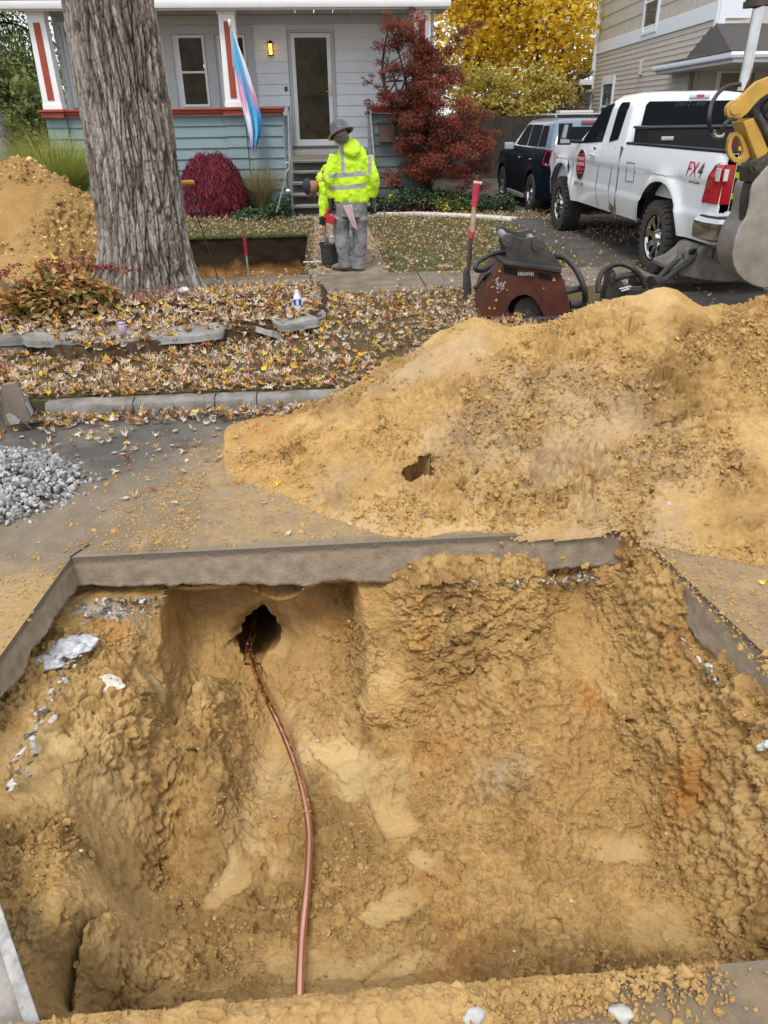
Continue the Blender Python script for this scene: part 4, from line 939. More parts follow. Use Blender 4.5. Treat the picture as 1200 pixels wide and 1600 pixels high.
cover('bare_shrubbery',3500,-8.5,-5.0,13.5,17,1.0,ramp_mat('purple_brown',[(0,(.05,.03,.035)),(.6,(.11,.07,.07)),(1,(.18,.14,.10))],.7),.07)
def sedum():
    c=(-2.5,7.25,.2); root=thing('peony_clump',c,'orange and green fading perennial clump with dull red flower heads beside the tree','plant')
    m=ramp_mat('fading_leaf',[(0,(.10,.13,.03)),(.22,(.20,.20,.06)),(.42,(.33,.15,.04)),(.62,(.42,.20,.07)),(.82,(.50,.33,.13)),(1,(.22,.06,.03))],.6,trans=.2)
    n=1500; a=RNG.uniform(0,2*pi,n); r=np.sqrt(RNG.random(n)); P=np.stack([c[0]+.52*r*np.cos(a),c[1]+.30*r*np.sin(a),.16+(.42-.22*r**2)*RNG.random(n)**.5],1)
    leaf_cloud(P,RNG.uniform(.06,.13,n),m,'foliage',root,'lance',.9,RNG.random(n),asp=1.0)
    n=900; k=RNG.integers(0,16,n); cx=RNG.uniform(-.62,.62,16); cy=RNG.uniform(-.05,.55,16); a=RNG.uniform(0,2*pi,n); r=.10*np.sqrt(RNG.random(n))
    P=np.stack([c[0]+cx[k]+r*np.cos(a)*1.2,c[1]+cy[k]+r*np.sin(a)*.8,.60-.10*np.abs(cx[k])-3*r*r+RNG.normal(0,.008,n)],1)
    leaf_cloud(P,RNG.uniform(.02,.04,n),ramp_mat('sedum_head',[(0,(.10,.022,.018)),(.6,(.20,.04,.03)),(1,(.32,.12,.08))],.8),'flower_head',root,'diamond',.8,RNG.random(n),asp=.9)
    mb=MB()
    for i in range(16): mb.tube([(c[0]+cx[i]*.4,c[1]+cy[i]*.5,.18),(c[0]+cx[i],c[1]+cy[i],.58-.1*abs(cx[i]))],.005,5)
    mb.build('stem',mat('green_stem',(.12,.13,.05),.7),root)
    c=(-1.62,7.5,.2); root=thing('heather_plant',c,'low dusty pink sprigs growing in leaves in front of the tree trunk','plant')
    n=520; P=np.stack([c[0]+RNG.normal(0,.17,n),c[1]+RNG.normal(0,.10,n),.18+.16*RNG.random(n)],1)
    leaf_cloud(P,RNG.uniform(.03,.06,n),ramp_mat('dusty_pink',[(0,(.12,.04,.045)),(.6,(.26,.10,.10)),(1,(.40,.24,.2))],.7),'foliage',root,'lance',.9,RNG.random(n),asp=.5)
sedum()

# ================================================================== trees in the background
def tree(name,base,blobs,n,size,m,label,trunk=None,bark=(.07,.055,.045),group=None,shape='diamond',asp=.8,limbs=10,gap=.0,seed=1):
    root=thing(name,base,label,'tree',group); rng=np.random.default_rng(seed)
    # split each blob into leaf clumps so that gaps show between them
    cl=[]; 
    for b in blobs:
        k=int(max(6,14*(b[3]*b[4]*b[5])**.45*3)); d=rng.normal(size=(k,3)); d/=np.linalg.norm(d,axis=1,keepdims=True); r=rng.random((k,1))**.45
        C=np.array(b[:3])+d*r*np.array(b[3:6]); s=(b[3]*b[4]*b[5])**(1/3)*rng.uniform(.22,.42,k)
        cl+=[(*C[i],s[i]*1.25,s[i]*1.25,s[i]*.7) for i in range(k)]
    P,ids=blob_pts(cl,n,0,rng); tone=rng.normal(0,.16,len(cl)); v=np.clip(.5+tone[ids]+rng.normal(0,.17,len(P)),0,1)
    leaf_cloud(P,rng.uniform(size*.6,size*1.4,len(P)),m,'crown',root,shape,1.2,v,asp=asp)
    mb=MB(); tr=trunk or .15; b0=Vector(base)
    top=max(blobs,key=lambda b:b[2]); tp=Vector(top[:3])
    pts=spline([b0,b0.lerp(tp,.35)+Vector((rng.normal(0,.1),0,0)),b0.lerp(tp,.7)+Vector((rng.normal(0,.15),0,0)),tp],5); mb.tube(pts,[tr*(1-.9*i/(len(pts)-1)) for i in range(len(pts))],10)
    for i in range(limbs):
        e=cl[rng.integers(len(cl))]; f=rng.uniform(.12,.75); s=pts[int(f*(len(pts)-1))]; e=Vector(e[:3])
        if e.z<s.z-.3: continue
        mb.tube(spline([s,s.lerp(e,.5)+Vector((0,0,.08*(e-s).length)),e],4),[tr*(1-f)*.55*(1-.8*j/8) for j in range(9)],6)
    mb.build('trunk',mat('bark_'+name+str(seed),bark,.95,noise=(10,.4),bump=(40,.7)),root,smooth=True); return root
M_YEL=ramp_mat('yellow_leaf',[(0,(.36,.27,.04)),(.25,(.74,.52,.05)),(.6,(.92,.70,.07)),(.85,(.94,.80,.16)),(1,(.93,.86,.5))],.6,trans=.62)
M_YEL2=ramp_mat('olive_leaf',[(0,(.16,.15,.03)),(.4,(.40,.32,.06)),(.7,(.60,.50,.12)),(1,(.75,.66,.28))],.6,trans=.5)
def B(px,py,y,rx,rz,ry=None):
    p=at_y(px,py,y); return (p.x,p.y,p.z,rx,ry or rx,rz)
tree('yellow_maple',(7.6,29,0),[B(850,40,29,2.2,1.6),B(900,90,29,1.6,1.2),B(840,110,28.5,1.6,1.0),B(920,10,30,1.5,1.6),B(800,-60,29,2.4,2.2),B(880,-120,30,2.6,2.4)],17000,.17,M_YEL,'bright yellow autumn tree nearest the beige house, behind the parked vehicles',.22,group='yellow trees behind the driveway',seed=11)
tree('yellow_maple',(5.0,31,0),[B(730,60,30,1.6,1.8),B(780,90,30,1.8,1.6),B(700,20,31,1.4,1.3),B(760,-50,31,2.4,2.0),B(720,120,30,1.1,1.0),B(800,20,30,1.6,1.5)],12000,.17,M_YEL,'yellow autumn tree with thin pale gaps, just right of the red tree',.2,group='yellow trees behind the driveway',seed=12)
tree('olive_shrub_tree',(6.3,27,0),[B(770,150,27,1.0,1.0),B(820,155,27,1.2,1.0),B(860,150,27.5,1.0,.9),B(790,185,27,1.6,.7),B(735,150,28,.9,1.0),B(885,150,28,.7,.9)],12000,.11,M_YEL2,'thin olive yellow shrubby tree over the dark fence',.06,limbs=26,seed=13,bark=(.1,.08,.06))
M_RED=ramp_mat('red_maple_leaf',[(0,(.06,.05,.022)),(.22,(.14,.075,.035)),(.48,(.23,.062,.042)),(.72,(.31,.072,.055)),(.9,(.42,.10,.08)),(1,(.30,.16,.05))],.6,trans=.4)
tree('red_maple',(2.40,17.0,0),[B(580,125,17,.30,.14),B(576,168,17,.28,.14),B(665,62,17,.42,.26),B(608,32,17,.30,.18),B(625,50,17,.50,.42),B(640,95,17,.50,.42),B(605,112,17,.38,.24),B(690,110,17,.65,.45),B(600,155,17,.42,.30),B(675,160,17,.85,.45),B(650,130,17,.5,.4),B(655,205,16.9,.65,.42),B(725,205,17,.75,.48),B(752,235,17,.45,.42),B(690,245,16.9,.9,.38),B(640,275,16.8,.6,.26),B(730,275,16.9,.6,.30),B(735,45,17.3,.45,.16),B(712,75,17.3,.3,.3)],62000,.074,M_RED,'dark red Japanese maple growing at the corner of the porch','.09' and .085,bark=(.03,.024,.02),shape='star',limbs=34,seed=14)
# left side: dark hanging spruce, pale trunk, distant greenery
def spruce():
    b=(-6.75,18.0,0); root=thing('spruce_tree',b,'dark drooping evergreen with a pale flaking trunk at the left edge','tree')
    mb=MB(); mb.tube([(b[0],b[1],0),(b[0]-.1,b[1],3),(b[0]-.15,b[1],9)],[.27,.2,.1],14); mb.build('trunk',mat('flaking_bark',(.42,.39,.36),.9,noise=(7,.7,(.10,.085,.075)),bump=(30,.8)),root,smooth=True)
    P=[];A=[]; br=MB()
    for i in range(46):
        z=random.uniform(3.1,8.5); a=random.uniform(-.9,4.0); L=random.uniform(.9,2.0); p0=Vector((b[0]-.1,b[1],z)); d=Vector((cos(a),sin(a)*-1,0)); pts=spline([p0,p0+d*L*.5+Vector((0,0,.1)),p0+d*L+Vector((0,0,-.35))],5); br.tube(pts,[.035*(1-i_/12) for i_ in range(len(pts))],5)
        for q in pts:
            for k in range(34): P.append((q.x+random.gauss(0,.07),q.y+random.gauss(0,.07),q.z-random.random()**1.3*.75))
    br.build('branch',mat('dark_twig',(.05,.035,.028),.9),root); P=np.array(P); n=len(P)
    blades('needles',P,-RNG.uniform(.07,.16,n),.018,-RNG.uniform(0,.6,n),ramp_mat('spruce_needle',[(0,(.012,.022,.012)),(.6,(.03,.05,.028)),(1,(.07,.09,.05))],.7),root,1,None)
spruce()
M_GRN=ramp_mat('far_green_leaf',[(0,(.05,.07,.02)),(.4,(.12,.16,.04)),(.7,(.24,.27,.08)),(1,(.42,.40,.16))],.6,trans=.35)
tree('green_tree',(-13.6,34,0),[B(20,150,34,2.0,1.8),B(60,165,35,1.6,1.5),B(-60,120,34,3,3)],12000,.19,M_GRN,'yellow green leafy tree far behind the left side of the porch',.2,limbs=20,seed=15)
tree('bare_green_tree',(-12.2,40,0),[B(45,100,40,3.0,2.6),B(10,60,40,3.0,2.6)],3800,.17,M_GRN,'thin leafed tree against the white sky left of the porch',.16,limbs=44,seed=16)
tree('green_bush',(-8.6,24,0),[B(55,185,23,1.0,.9),B(10,215,23,1.4,.8)],7000,.11,M_GRN,'leafy green bush beside the porch, left of its corner pillar',.08,limbs=14,seed=17)
# ================================================================== the porch house
M_WHITE=mat('white_siding',(.74,.765,.79),.55,0,.35,(3,.06),(30,.12))
M_TRIM=mat('white_trim',(.74,.75,.75),.5,0,.4,(5,.05))
M_GTRIM=mat('grey_trim',(.48,.50,.50),.6,noise=(5,.06))
M_TEAL=mat('teal_siding',(.185,.255,.265),.6,0,.35,(4,.1),(30,.15))
M_TEALD=mat('dark_teal_siding',(.135,.175,.175),.6,0,.3,(4,.12),(30,.15))
M_BRICKRED=mat('barn_red_paint',(.30,.058,.032),.55,0,.35,(8,.15))
M_GLASS=glass_dark('window_glass',(.018,.02,.018)); M_GLASSB=mat('painted_reflection_glass',(.085,.062,.022),.04,0,.12,(2.2,.8,(.010,.009,.006)))  # warm pane: brown and yellow reflections painted into its colour as noise patches
def siding(mb,x0,x1,y,z0,z1,e=.21,proud=.034,dirv=None):
    """lap siding facing -y"""
    z=z0
    while z<z1-.01:
        zt=min(z+e,z1); mb.add([(x0,y-proud,z),(x1,y-proud,z),(x1,y-.003,zt),(x0,y-.003,zt),(x0,y,z),(x1,y,z)],[(0,1,2,3),(4,5,1,0)]); z=zt
def build_house():
    WY=18.7; PY=17.45; root=thing('porch_house',(-1.5,18.7,0),'white clapboard house with a teal skirted front porch and barn red railing','house')
    mb=MB(); siding(mb,-1.32,-.62,WY,1.15,3.66); siding(mb,.40,2.30,WY,1.15,3.66); siding(mb,-4.6,-4.02,WY,1.15,3.66); siding(mb,-1.5,-1.32,WY,1.15,3.3)
    mb.box((-1.1,WY+.06,2.35),(7.0,.1,2.7)); mb.box((2.27,23,1.9),(.08,8.5,3.8)); mb.box((-5.4,23,1.9),(.08,8.5,3.8)); mb.build('wall',M_WHITE,root)
    mb=MB(); siding(mb,-5.15,-3.9,18.0,2.0,3.2,.19); mb.add([(-5.16,17.99,3.2),(-3.9,17.99,3.2),(-3.9,17.99,3.02),(-5.16,17.99,3.32)],[(0,1,2,3)]); mb.box((-4.5,18.07,2.3),(1.3,.12,2.4)); mb.build('side_wall',mat('bright_siding',(.68,.70,.72),.5,0,.35,(3,.05)),root)
    mb=MB(); mb.bar((-5.2,17.96,3.42),(-3.8,17.96,3.12),.03,.10); mb.box((-5.1,17.96,2.7),(.07,.06,1.5)); mb.build('corner_trim',M_GTRIM,root,bevel=.004)
    # ceiling, frieze, eaves and roof
    mb=MB(); 
    for i in range(22): mb.box((-5.6+i*.385,17.95,3.68),(.372,1.5,.03))
    mb.build('soffit',mat('soffit',(.50,.50,.48),.6,noise=(3,.06)),root)
    mb=MB(); mb.box((-1.5,18.66,3.58),(7.7,.06,.16)); mb.box((-1.5,17.46,3.70),(7.9,.10,.1)); mb.build('frieze',M_GTRIM,root,bevel=.004)
    mb=MB(); prof=[(0,0),(-.10,.0),(-.125,.06),(-.12,.12),(-.10,.125),(-.09,.03),(0,.03)]
    mb.loft([[(-7.2,17.12+p[0],3.62+p[1]) for p in prof],[(2.62,17.12+p[0],3.62+p[1]) for p in prof]]); mb.box((-2.3,17.14,3.68),(9.8,.03,.17)); mb.build('gutter',M_TRIM,root,smooth=True)
    mb=MB(); mb.add([(-7.2,17.1,3.80),(2.7,17.1,3.80),(2.7,23,6.2),(-7.2,23,6.2),(-7.2,17.1,3.72),(2.7,17.1,3.72),(2.7,23,6.1),(-7.2,23,6.1)],[(0,1,2,3),(4,7,6,5),(0,4,5,1),(1,5,6,2),(3,7,4,0),(2,6,7,3)]); mb.build('roof',mat('dark_shingle',(.06,.055,.05),.95,noise=(12,.4),bump=(40,.8)),root)
    # floor, skirts with battered pier fronts
    mb=MB(); mb.box((-1.5,18.1,1.10),(7.5,1.3,.09)); mb.build('porch_floor',mat('porch_grey',(.22,.22,.215),.7,noise=(6,.2)),root,bevel=.006)
    mb=MB(); siding(mb,-5.5,-.76,PY,.0,1.82,.205); siding(mb,-1.93,-1.53,PY-.06,.42,1.82,.205); mb.add([(-1.93,PY,.42),(-1.93,PY-.06,.42),(-1.93,PY-.06,1.82),(-1.93,PY,1.82)],[(0,1,2,3)]); mb.add([(-1.53,PY,.42),(-1.53,PY-.06,.42),(-1.53,PY-.06,1.82),(-1.53,PY,1.82)],[(0,3,2,1)])
    siding(mb,-5.52,-5.12,PY-.05,.42,1.82,.205); mb.box((-3.13,PY+.06,.9),(4.74,.1,1.8)); mb.box((-.74,18.1,.9),(.07,1.25,1.82)); mb.box((-.765,PY-.0,1.28),(.05,.05,1.1)); mb.build('porch_skirt',M_TEAL,root)
    mb=MB(); siding(mb,1.12,2.30,PY,.0,1.82,.205); mb.box((1.71,PY+.06,.9),(1.18,.1,1.8)); mb.box((1.12,18.1,.9),(.07,1.25,1.82)); mb.box((1.10,PY,1.28),(.05,.05,1.1)); mb.build('porch_skirt',M_TEALD,root)
    mb=MB()
    for (a,b) in ((-5.62,-.70),(1.05,2.36)):
        mb.box(((a+b)/2,PY-.02,1.945),(b-a,.34,.035)); mb.box(((a+b)/2,PY-.01,1.90),(b-a-.06,.26,.055)); mb.box(((a+b)/2,PY-.0,1.85),(b-a-.1,.20,.05))
    for x in (-5.33,-1.73): mb.box((x,PY-.03,1.946),(.50,.42,.045)); mb.box((x,PY-.03,1.87),(.44,.34,.09))
    mb.build('rail_cap',M_BRICKRED,root,bevel=.006)
    for x in (-5.31,-1.71,2.1):
        f=MB(); f.box((x,PY,2.80),(.36,.30,1.67),taper=(.86,.9)); f.box((x,PY,2.02),(.38,.32,.10)); f.box((x,PY,3.60),(.36,.34,.10)); pil=f.build('pillar',M_TRIM,root,bevel=.006)
        g=MB(); g.box((x,PY-.148,2.78),(.125,.012,1.30),Matrix.Rotation(R_(-.55),3,'X')); g.build('panel',M_BRICKRED,pil)
    # windows
    for k,(a,b) in enumerate(((-3.95,-3.28),(-2.94,-2.36),(-2.08,-1.50))):
        f=MB(); z0,z1=2.0,3.32
        for (p,q) in (((a,WY-.05,z0),(a+.05,WY,z1)),((b-.05,WY-.05,z0),(b,WY,z1)),((a,WY-.048,z1-.05),(b,WY,z1)),((a,WY-.048,z0),(b,WY,z0+.05)),((a+.05,WY-.045,2.63),(b-.05,WY-.005,2.67))): f.span(p,q)
        w_=f.build('window',M_TRIM,root,bevel=.003); g=MB(); g.span((a+.05,WY-.02,z0+.05),(b-.05,WY-.012,z1-.05)); g.build('pane',M_GLASSB,w_)
    mb=MB()
    for x in (-3.12,-2.22,-1.40,-4.03): mb.box((x,WY-.028,2.66),(.16,.05,1.40))
    mb.box((-2.72,WY-.03,3.40),(2.78,.06,.13)); mb.box((-2.72,WY-.05,1.95),(2.85,.10,.08)); mb.build('window_trim',M_GTRIM,root,bevel=.004)
    # door
    f=MB(); a,b,z0,z1=-.60,.36,1.20,3.40
    for (p,q) in (((a,WY-.07,z0),(a+.05,WY,z1)),((b-.05,WY-.07,z0),(b,WY,z1)),((a+.05,WY-.07,z1-.05),(b-.05,WY,z1))): f.span(p,q)
    f.build('door_frame',M_GTRIM,root,bevel=.004)
    f=MB(); a2,b2=a+.055,b-.055; y0,y1=WY-.06,WY-.02
    for (p,q) in (((a2,y0,z0),(a2+.085,y1,z1-.06)),((b2-.085,y0,z0),(b2,y1,z1-.06)),((a2+.085,y0,z1-.14),(b2-.085,y1,z1-.06)),((a2+.085,y0,z0),(b2-.085,y1,z0+.13))): f.span(p,q)
    d=f.build('door',M_TRIM,root,bevel=.004); g=MB(); g.span((a2+.085,WY-.05,z0+.13),(b2-.085,WY-.04,z1-.14)); g.build('door_glass',M_GLASSB,d)
    h=MB(); h.box((b2-.04,WY-.085,2.28),(.03,.02,.22)); h.bar((b2-.04,WY-.10,2.26),(b2-.13,WY-.10,2.26),.02,.02); h.build('handle',mat('brass',(.4,.33,.2),.3,.9),d,bevel=.003)
    mb=MB(); mb.box((-.12,WY-.10,1.17),(1.05,.2,.06)); mb.build('threshold',mat('dark_grey_wood',(.10,.095,.09),.7),root)
    # steps
    for i in range(6):
        z=.955-.19*i+.0; y=17.45-.30*i; mb=MB(); mb.box((.22,y-.13,z),(1.72,.34,.045)); tr=mb.build('step',mat('step_tread',(.20,.195,.18),.7,noise=(7,.3)),root,bevel=.006)
        g=MB(); g.box((.22,y-.305,z+.018),(1.70,.014,.014)); g.build('nosing',mat('pale_nosing',(.30,.29,.27),.8),tr); g=MB(); g.box((.22,y-.02,z-.11),(1.66,.03,.18)); g.build('riser',mat('step_riser',(.125,.12,.11),.7,noise=(6,.3)),tr)
        if z<.1: break
    for x in (-.62,1.02):
        g=MB(); g.tube([(x,17.35,1.05),(x,17.35,1.95),(x,16.9,1.88),(x,15.9,1.0),(x,15.9,.0)],.022,8); g.tube([(x,17.3,1.35),(x,15.95,.45)],.014,8)
        if x>0: g.bar((x,17.33,1.0),(x,17.33,2.0),.06,.07)
        g.build('handrail',mat('galvanised_rail',(.22,.225,.23),.5,.4,noise=(14,.3)),root,smooth=True)
    g=MB(); g.tube([(2.33,17.3,3.62),(2.33,17.5,3.4),(2.33,17.5,.1)],.035,8); g.build('downspout',M_GTRIM,root,smooth=True); g=MB(); g.tube([(-5.02,17.9,3.45),(-5.02,17.9,2.0)],.03,8); g.build('downspout',M_GTRIM,root,smooth=True)
    # doorbell and mailbox on the wall
    g=MB(); g.box((-.70,WY-.03,2.32),(.06,.04,.09)); g.build('doorbell',mat('black_plastic',(.02,.02,.02),.4),root,bevel=.004)
    g=MB(); g.box((1.38,PY-.12,1.47),(.32,.2,.36)); mbx=g.build('mailbox',mat('brown_wood_box',(.12,.07,.05),.7,noise=(9,.3)),root,bevel=.008); g=MB(); g.box((1.38,PY-.13,1.66),(.36,.25,.03)); g.build('lid',mat('brown_wood_box',(.12,.07,.05)),mbx)
    g=MB(); p=at_y(652,10,17.3); g.cyl((p.x,p.y,p.z+.05),(p.x,p.y-.08,p.z-.03),.035,.05,12); g.build('floodlight',M_TRIM,root,smooth=True)
    return root
build_house()
def lantern():
    x,y,z=-.97,18.6,3.05; root=thing('wall_lantern',(x,y+.07,z),'lit black wall lantern glowing amber beside the storm door','lantern')
    k=mat('black_iron',(.015,.014,.013),.5,.5); mb=MB(); mb.box((x,y+.06,z),(.09,.03,.16)); mb.bar((x,y+.05,z+.12),(x,y,z+.14),.015,.015); mb.cyl((x,y,z+.10),(x,y,z+.16),.075,.02,8); mb.cyl((x,y,z-.12),(x,y,z-.10),.06,.06,8)
    for a in range(4): t=a*pi/2+pi/4; mb.bar((x+.055*cos(t),y+.055*sin(t),z-.11),(x+.065*cos(t),y+.065*sin(t),z+.11),.01,.01)
    mb.build('cage',k,root); g=MB(); g.cyl((x,y,z-.10),(x,y,z+.10),.045,.05,12); g.build('lamp_glass',mat('amber_lamp',(.5,.25,.03),.3,emit=((1,.5,.06),2.6)),root,smooth=True)
lantern()
def indoor_lamp():
    p=at_y(320,103,18.68); g=MB(); g.tube([(p.x,18.672,p.z-.025),(p.x,18.672,p.z+.025)],.022,10)
    o=g.build('indoor_lamp',mat('warm_bulb',(1,.6,.25),.4,emit=((1,.55,.2),3)),None,smooth=True); tag(o,'small warm bulb shining behind the middle porch window','lamp')
indoor_lamp()
def flag():
    root=thing('pride_flag',(-1.66,17.2,3.3),'pale blue, pink and white striped flag hanging limp from the porch pillar','flag')
    top=Vector((-1.62,17.0,3.30)); g=MB(); g.tube([(-1.66,17.3,2.66),(-1.62,16.98,3.34)],.012,8); g.build('pole',mat('white_pole',(.7,.7,.7),.4),root,smooth=True)
    g=MB(); g.tube([(-1.62,16.98,3.31),(-1.62,16.965,3.33),(-1.62,16.95,3.37),(-1.62,16.94,3.41),(-1.62,16.935,3.43)],[.01,.03,.036,.03,.005],12); g.build('finial',mat('pale_ball',(.75,.75,.73),.25),root,smooth=True)
    # cloth hangs from the pole in folds; u across the stripes, w down the fly
    nu,nw=90,70; V=[];v=[]
    Lp=[(0,362,48),(.25,366,100),(.5,374,150),(.75,385,195),(1,395,238)]; Rp=[(0,364,48),(.25,384,100),(.5,400,150),(.72,408,180),(.85,408,205),(1,400,230)]
    for i in range(nu):
        u=i/(nu-1)
        for j in range(nw):
            w_=j/(nw-1); lx=np.interp(w_,[q[0] for q in Lp],[q[1] for q in Lp]); ly=np.interp(w_,[q[0] for q in Lp],[q[2] for q in Lp]); rx=np.interp(w_,[q[0] for q in Rp],[q[1] for q in Rp]); ry=np.interp(w_,[q[0] for q in Rp],[q[2] for q in Rp])
            s=u; ax=lx+(rx-lx)*s; ay=ly+(ry-ly)*s-(6*sin(u*pi))*w_*0+ (8*w_*sin(u*9.0))*(w_>.85)*(w_-.85)/.15
            p=at_y(ax,ay,17.0); dep=.10*w_*sin(u*13.0+w_*2.5)+.04*w_*sin(u*29+1)
            V.append((p.x+.0,p.y+dep-.06*w_,p.z)); 
            # the fold order in which the stripes show
            seq=[(0,0),(.14,.0),(.18,.26),(.36,.30),(.38,.5),(.50,.52),(.52,.08),(.74,.10),(.76,.32),(.86,.36),(.90,.5),(1,.5)]
            k=w_+.06*sin(u*20); a_=(0 if k<.36 else .3 if k<.60 else .5 if k<.88 else .3) if u<.40 else (0 if u<.70 else (.5 if k<.42 else .3 if k<.62 else 0)); v.append(a_)
    m=ramp_mat('striped_cloth',[(0,(.13,.50,.80)),(.2,(.80,.40,.62)),(.4,(.86,.84,.90))],.8,trans=.25,const=True); mesh_np('cloth',V,grid_faces(nu,nw),m,root,attr={'v':v})
flag()

# ================================================================== beige neighbour house
def build_neighbor():
    A=Vector((8.12,17.3,0)); ang=R_(4.9); d=Vector((sin(ang),cos(ang),0)); n=Vector((-cos(ang),sin(ang),0)); L=10.0
    root=thing('beige_house',(A.x,A.y,0),'two-storey beige vinyl sided house with white trim behind the pickup truck','house')
    M_V=mat('beige_vinyl',(.44,.405,.35),.6,0,.3,(2.5,.06)); M_SH=mat('beige_shake',(.44,.40,.34),.75,0,.3,(9,.14),(60,.3)); M_WT=mat('cool_white_trim',(.62,.66,.70),.5)
    def P(s,o,z): q=A+d*s+n*o; return (q.x,q.y,z)
    def lap(mb,s0,s1,z0,z1,e,off=0.0,pr=.016):
        z=z0
        while z<z1-.01:
            zt=min(z+e,z1); mb.add([P(s0,off+pr,z),P(s1,off+pr,z),P(s1,off+.002,zt),P(s0,off+.002,zt),P(s0,off,z),P(s1,off,z)],[(0,3,2,1),(4,0,1,5)]); z=zt
    BZ=3.42
    mb=MB(); lap(mb,.9,L,0,BZ,.118); lap(mb,.08,.9,2.6,BZ,.118); mb.build('lower_siding',M_V,root)
    mb=MB(); lap(mb,.08,L,BZ+.3,7.2,.33); 
    mb.build('shingle_siding',M_SH,root)
    # vertical joints in the shakes
    mb=MB(); r=random.Random(5); z=BZ+.3
    while z<7.0:
        s=.3
        while s<L-.2:
            s+=r.uniform(.12,.42); mb.add([P(s,.020,z+.01),P(s+.008,.020,z+.01),P(s+.008,.008,z+.32),P(s,.008,z+.32)],[(0,1,2,3)])
        z+=.33
    mb.build('shake_joint',mat('joint_shadow_gap',(.22,.19,.16),.9),root)
    mb=MB()
    def sbox(s0,s1,o0,o1,z0,z1): mb.add([P(s0,o0,z0),P(s1,o0,z0),P(s1,o1,z0),P(s0,o1,z0),P(s0,o0,z1),P(s1,o0,z1),P(s1,o1,z1),P(s0,o1,z1)],[(0,1,2,3),(4,7,6,5),(0,4,5,1),(1,5,6,2),(2,6,7,3),(3,7,4,0)])
    sbox(.1,L,0,.035,BZ,BZ+.3); sbox(-.02,.1,-.02,.045,2.6,7.2); sbox(L-.02,L+.1,-.02,.045,0,7.2); mb.build('trim_band',M_WT,root,bevel=.004)
    # body behind the cladding and the front facade (street side)
    mb=MB(); q=[A,A+d*L,A+d*L-n*8,A-n*8]; mb.add([(v.x,v.y,2.6) for v in q]+[(v.x,v.y,7.25) for v in q],[(0,3,2,1),(4,5,6,7),(1,2,6,5),(2,3,7,6),(3,0,4,7),(0,1,5,4)])
    A2=A+d*.9; q=[A2-n*.02,A+d*L-n*.02,A+d*L-n*8,A2-n*8]; mb.add([(v.x,v.y,0) for v in q]+[(v.x,v.y,2.6) for v in q],[(0,3,2,1),(1,2,6,5),(2,3,7,6),(3,0,4,7),(0,1,5,4)]); mb.build('house_body',M_V,root)
    mb=MB(); x0=A.x
    siding(mb,x0+.12,x0+8,A.y-.02,2.6,BZ,.118); mb.build('front_siding',M_V,root); mb=MB(); siding(mb,x0+.12,x0+8,A.y-.02,BZ+.3,7.2,.33); mb.build('front_shingles',M_SH,root)
    mb=MB(); mb.box((x0+4,A.y-.035,BZ+.15),(8,.05,.3)); mb.box((x0+.06,A.y-.04,4.9),(.14,.05,4.6)); mb.build('front_trim',M_WT,root,bevel=.004)
    mb=MB(); siding(mb,x0+.2,x0+8,A2.y-.02,0,2.6,.118); mb.build('porch_back_wall',M_V,root)
    # windows on the side wall
    def win(s0,s1,z0,z1,dbl=False,t=.10):
        f=MB()
        def b(a0,a1,o0,o1,c0,c1): f.add([P(a0,o0,c0),P(a1,o0,c0),P(a1,o1,c0),P(a0,o1,c0),P(a0,o0,c1),P(a1,o0,c1),P(a1,o1,c1),P(a0,o1,c1)],[(0,1,2,3),(4,7,6,5),(0,4,5,1),(1,5,6,2),(2,6,7,3),(3,7,4,0)])
        b(s0,s0+t,0,.06,z0,z1); b(s1-t,s1,0,.06,z0,z1); b(s0+t,s1-t,0,.058,z1-t*1.6,z1); b(s0+t,s1-t,0,.058,z0,z0+t*.7)
        if dbl: b((s0+s1)/2-.06,(s0+s1)/2+.06,0,.055,z0+t*.7,z1-t*1.6)
        else: b(s0+t,s1-t,0,.05,(z0+z1)/2+.1,(z0+z1)/2+.15)
        w_=f.build('window',M_WT,root,bevel=.003); g=MB(); g.add([P(s0+t,.03,z0+t*.6),P(s1-t,.03,z0+t*.6),P(s1-t,.03,z1-t),P(s0+t,.03,z1-t)],[(0,3,2,1)]); g.build('pane',mat('cool_glass',(.05,.07,.08),.05,0,.2),w_)
    def sof(px):   # distance along the wall for a pixel column
        best=min((abs((lambda c:(c[0]))(cp(A+d*s))-px),s) for s in [i*.02 for i in range(0,1400)]); return best[1]
    def cp(v):
        k=Vector(v)+Vector((0,0,3))-Vector((0,0,EYE)); z=k.dot(_F); return (600+F_PX*k.dot(_R2)/z,800-F_PX*k.dot(_U2)/z)
    def zof(s,py):
        v=A+d*s; return at_y(cp(v)[0],py,v.y).z
    s1=sof(999); s0=sof(1022); win(s0,s1,zof((s0+s1)/2,53),zof((s0+s1)/2,-35)); s1=sof(946); s0=sof(965); win(s0,s1,.9,zof((s0+s1)/2,120),t=.12)
    # vent box, meter, gutters
    s=sof(1006); z=zof(s,106); mb=MB(); q=Vector(P(s,.05,z)); mb.box(q,(.10,.14,.34),ang*-1); mb.build('vent_hood',M_V,root,bevel=.02); s=sof(932); q=Vector(P(s,.12,zof(s,143))); mb=MB(); mb.cyl(q-n*.1,q+n*.08,.05,.07,12); mb.box(q-n*.1,(.12,.12,.14)); mb.build('security_light',mat('grey_metal',(.25,.25,.25),.5,.3),root)
    mb=MB(); mb.tube([P(L+.02,.07,7.3),P(L+.02,.07,3.0)],.045,8); mb.tube([P(L+.02,.07,3.0),P(L+.4,.1,2.86),P(L+1.1,.3,2.75)],.05,8); mb.build('downspout',M_WT,root,smooth=True)
    mb=MB(); mb.tube([P(.86,.05,2.6),P(.86,.05,0)],.05,8); mb.build('brown_downspout',mat('brown_gutter',(.16,.13,.11),.6),root,smooth=True)
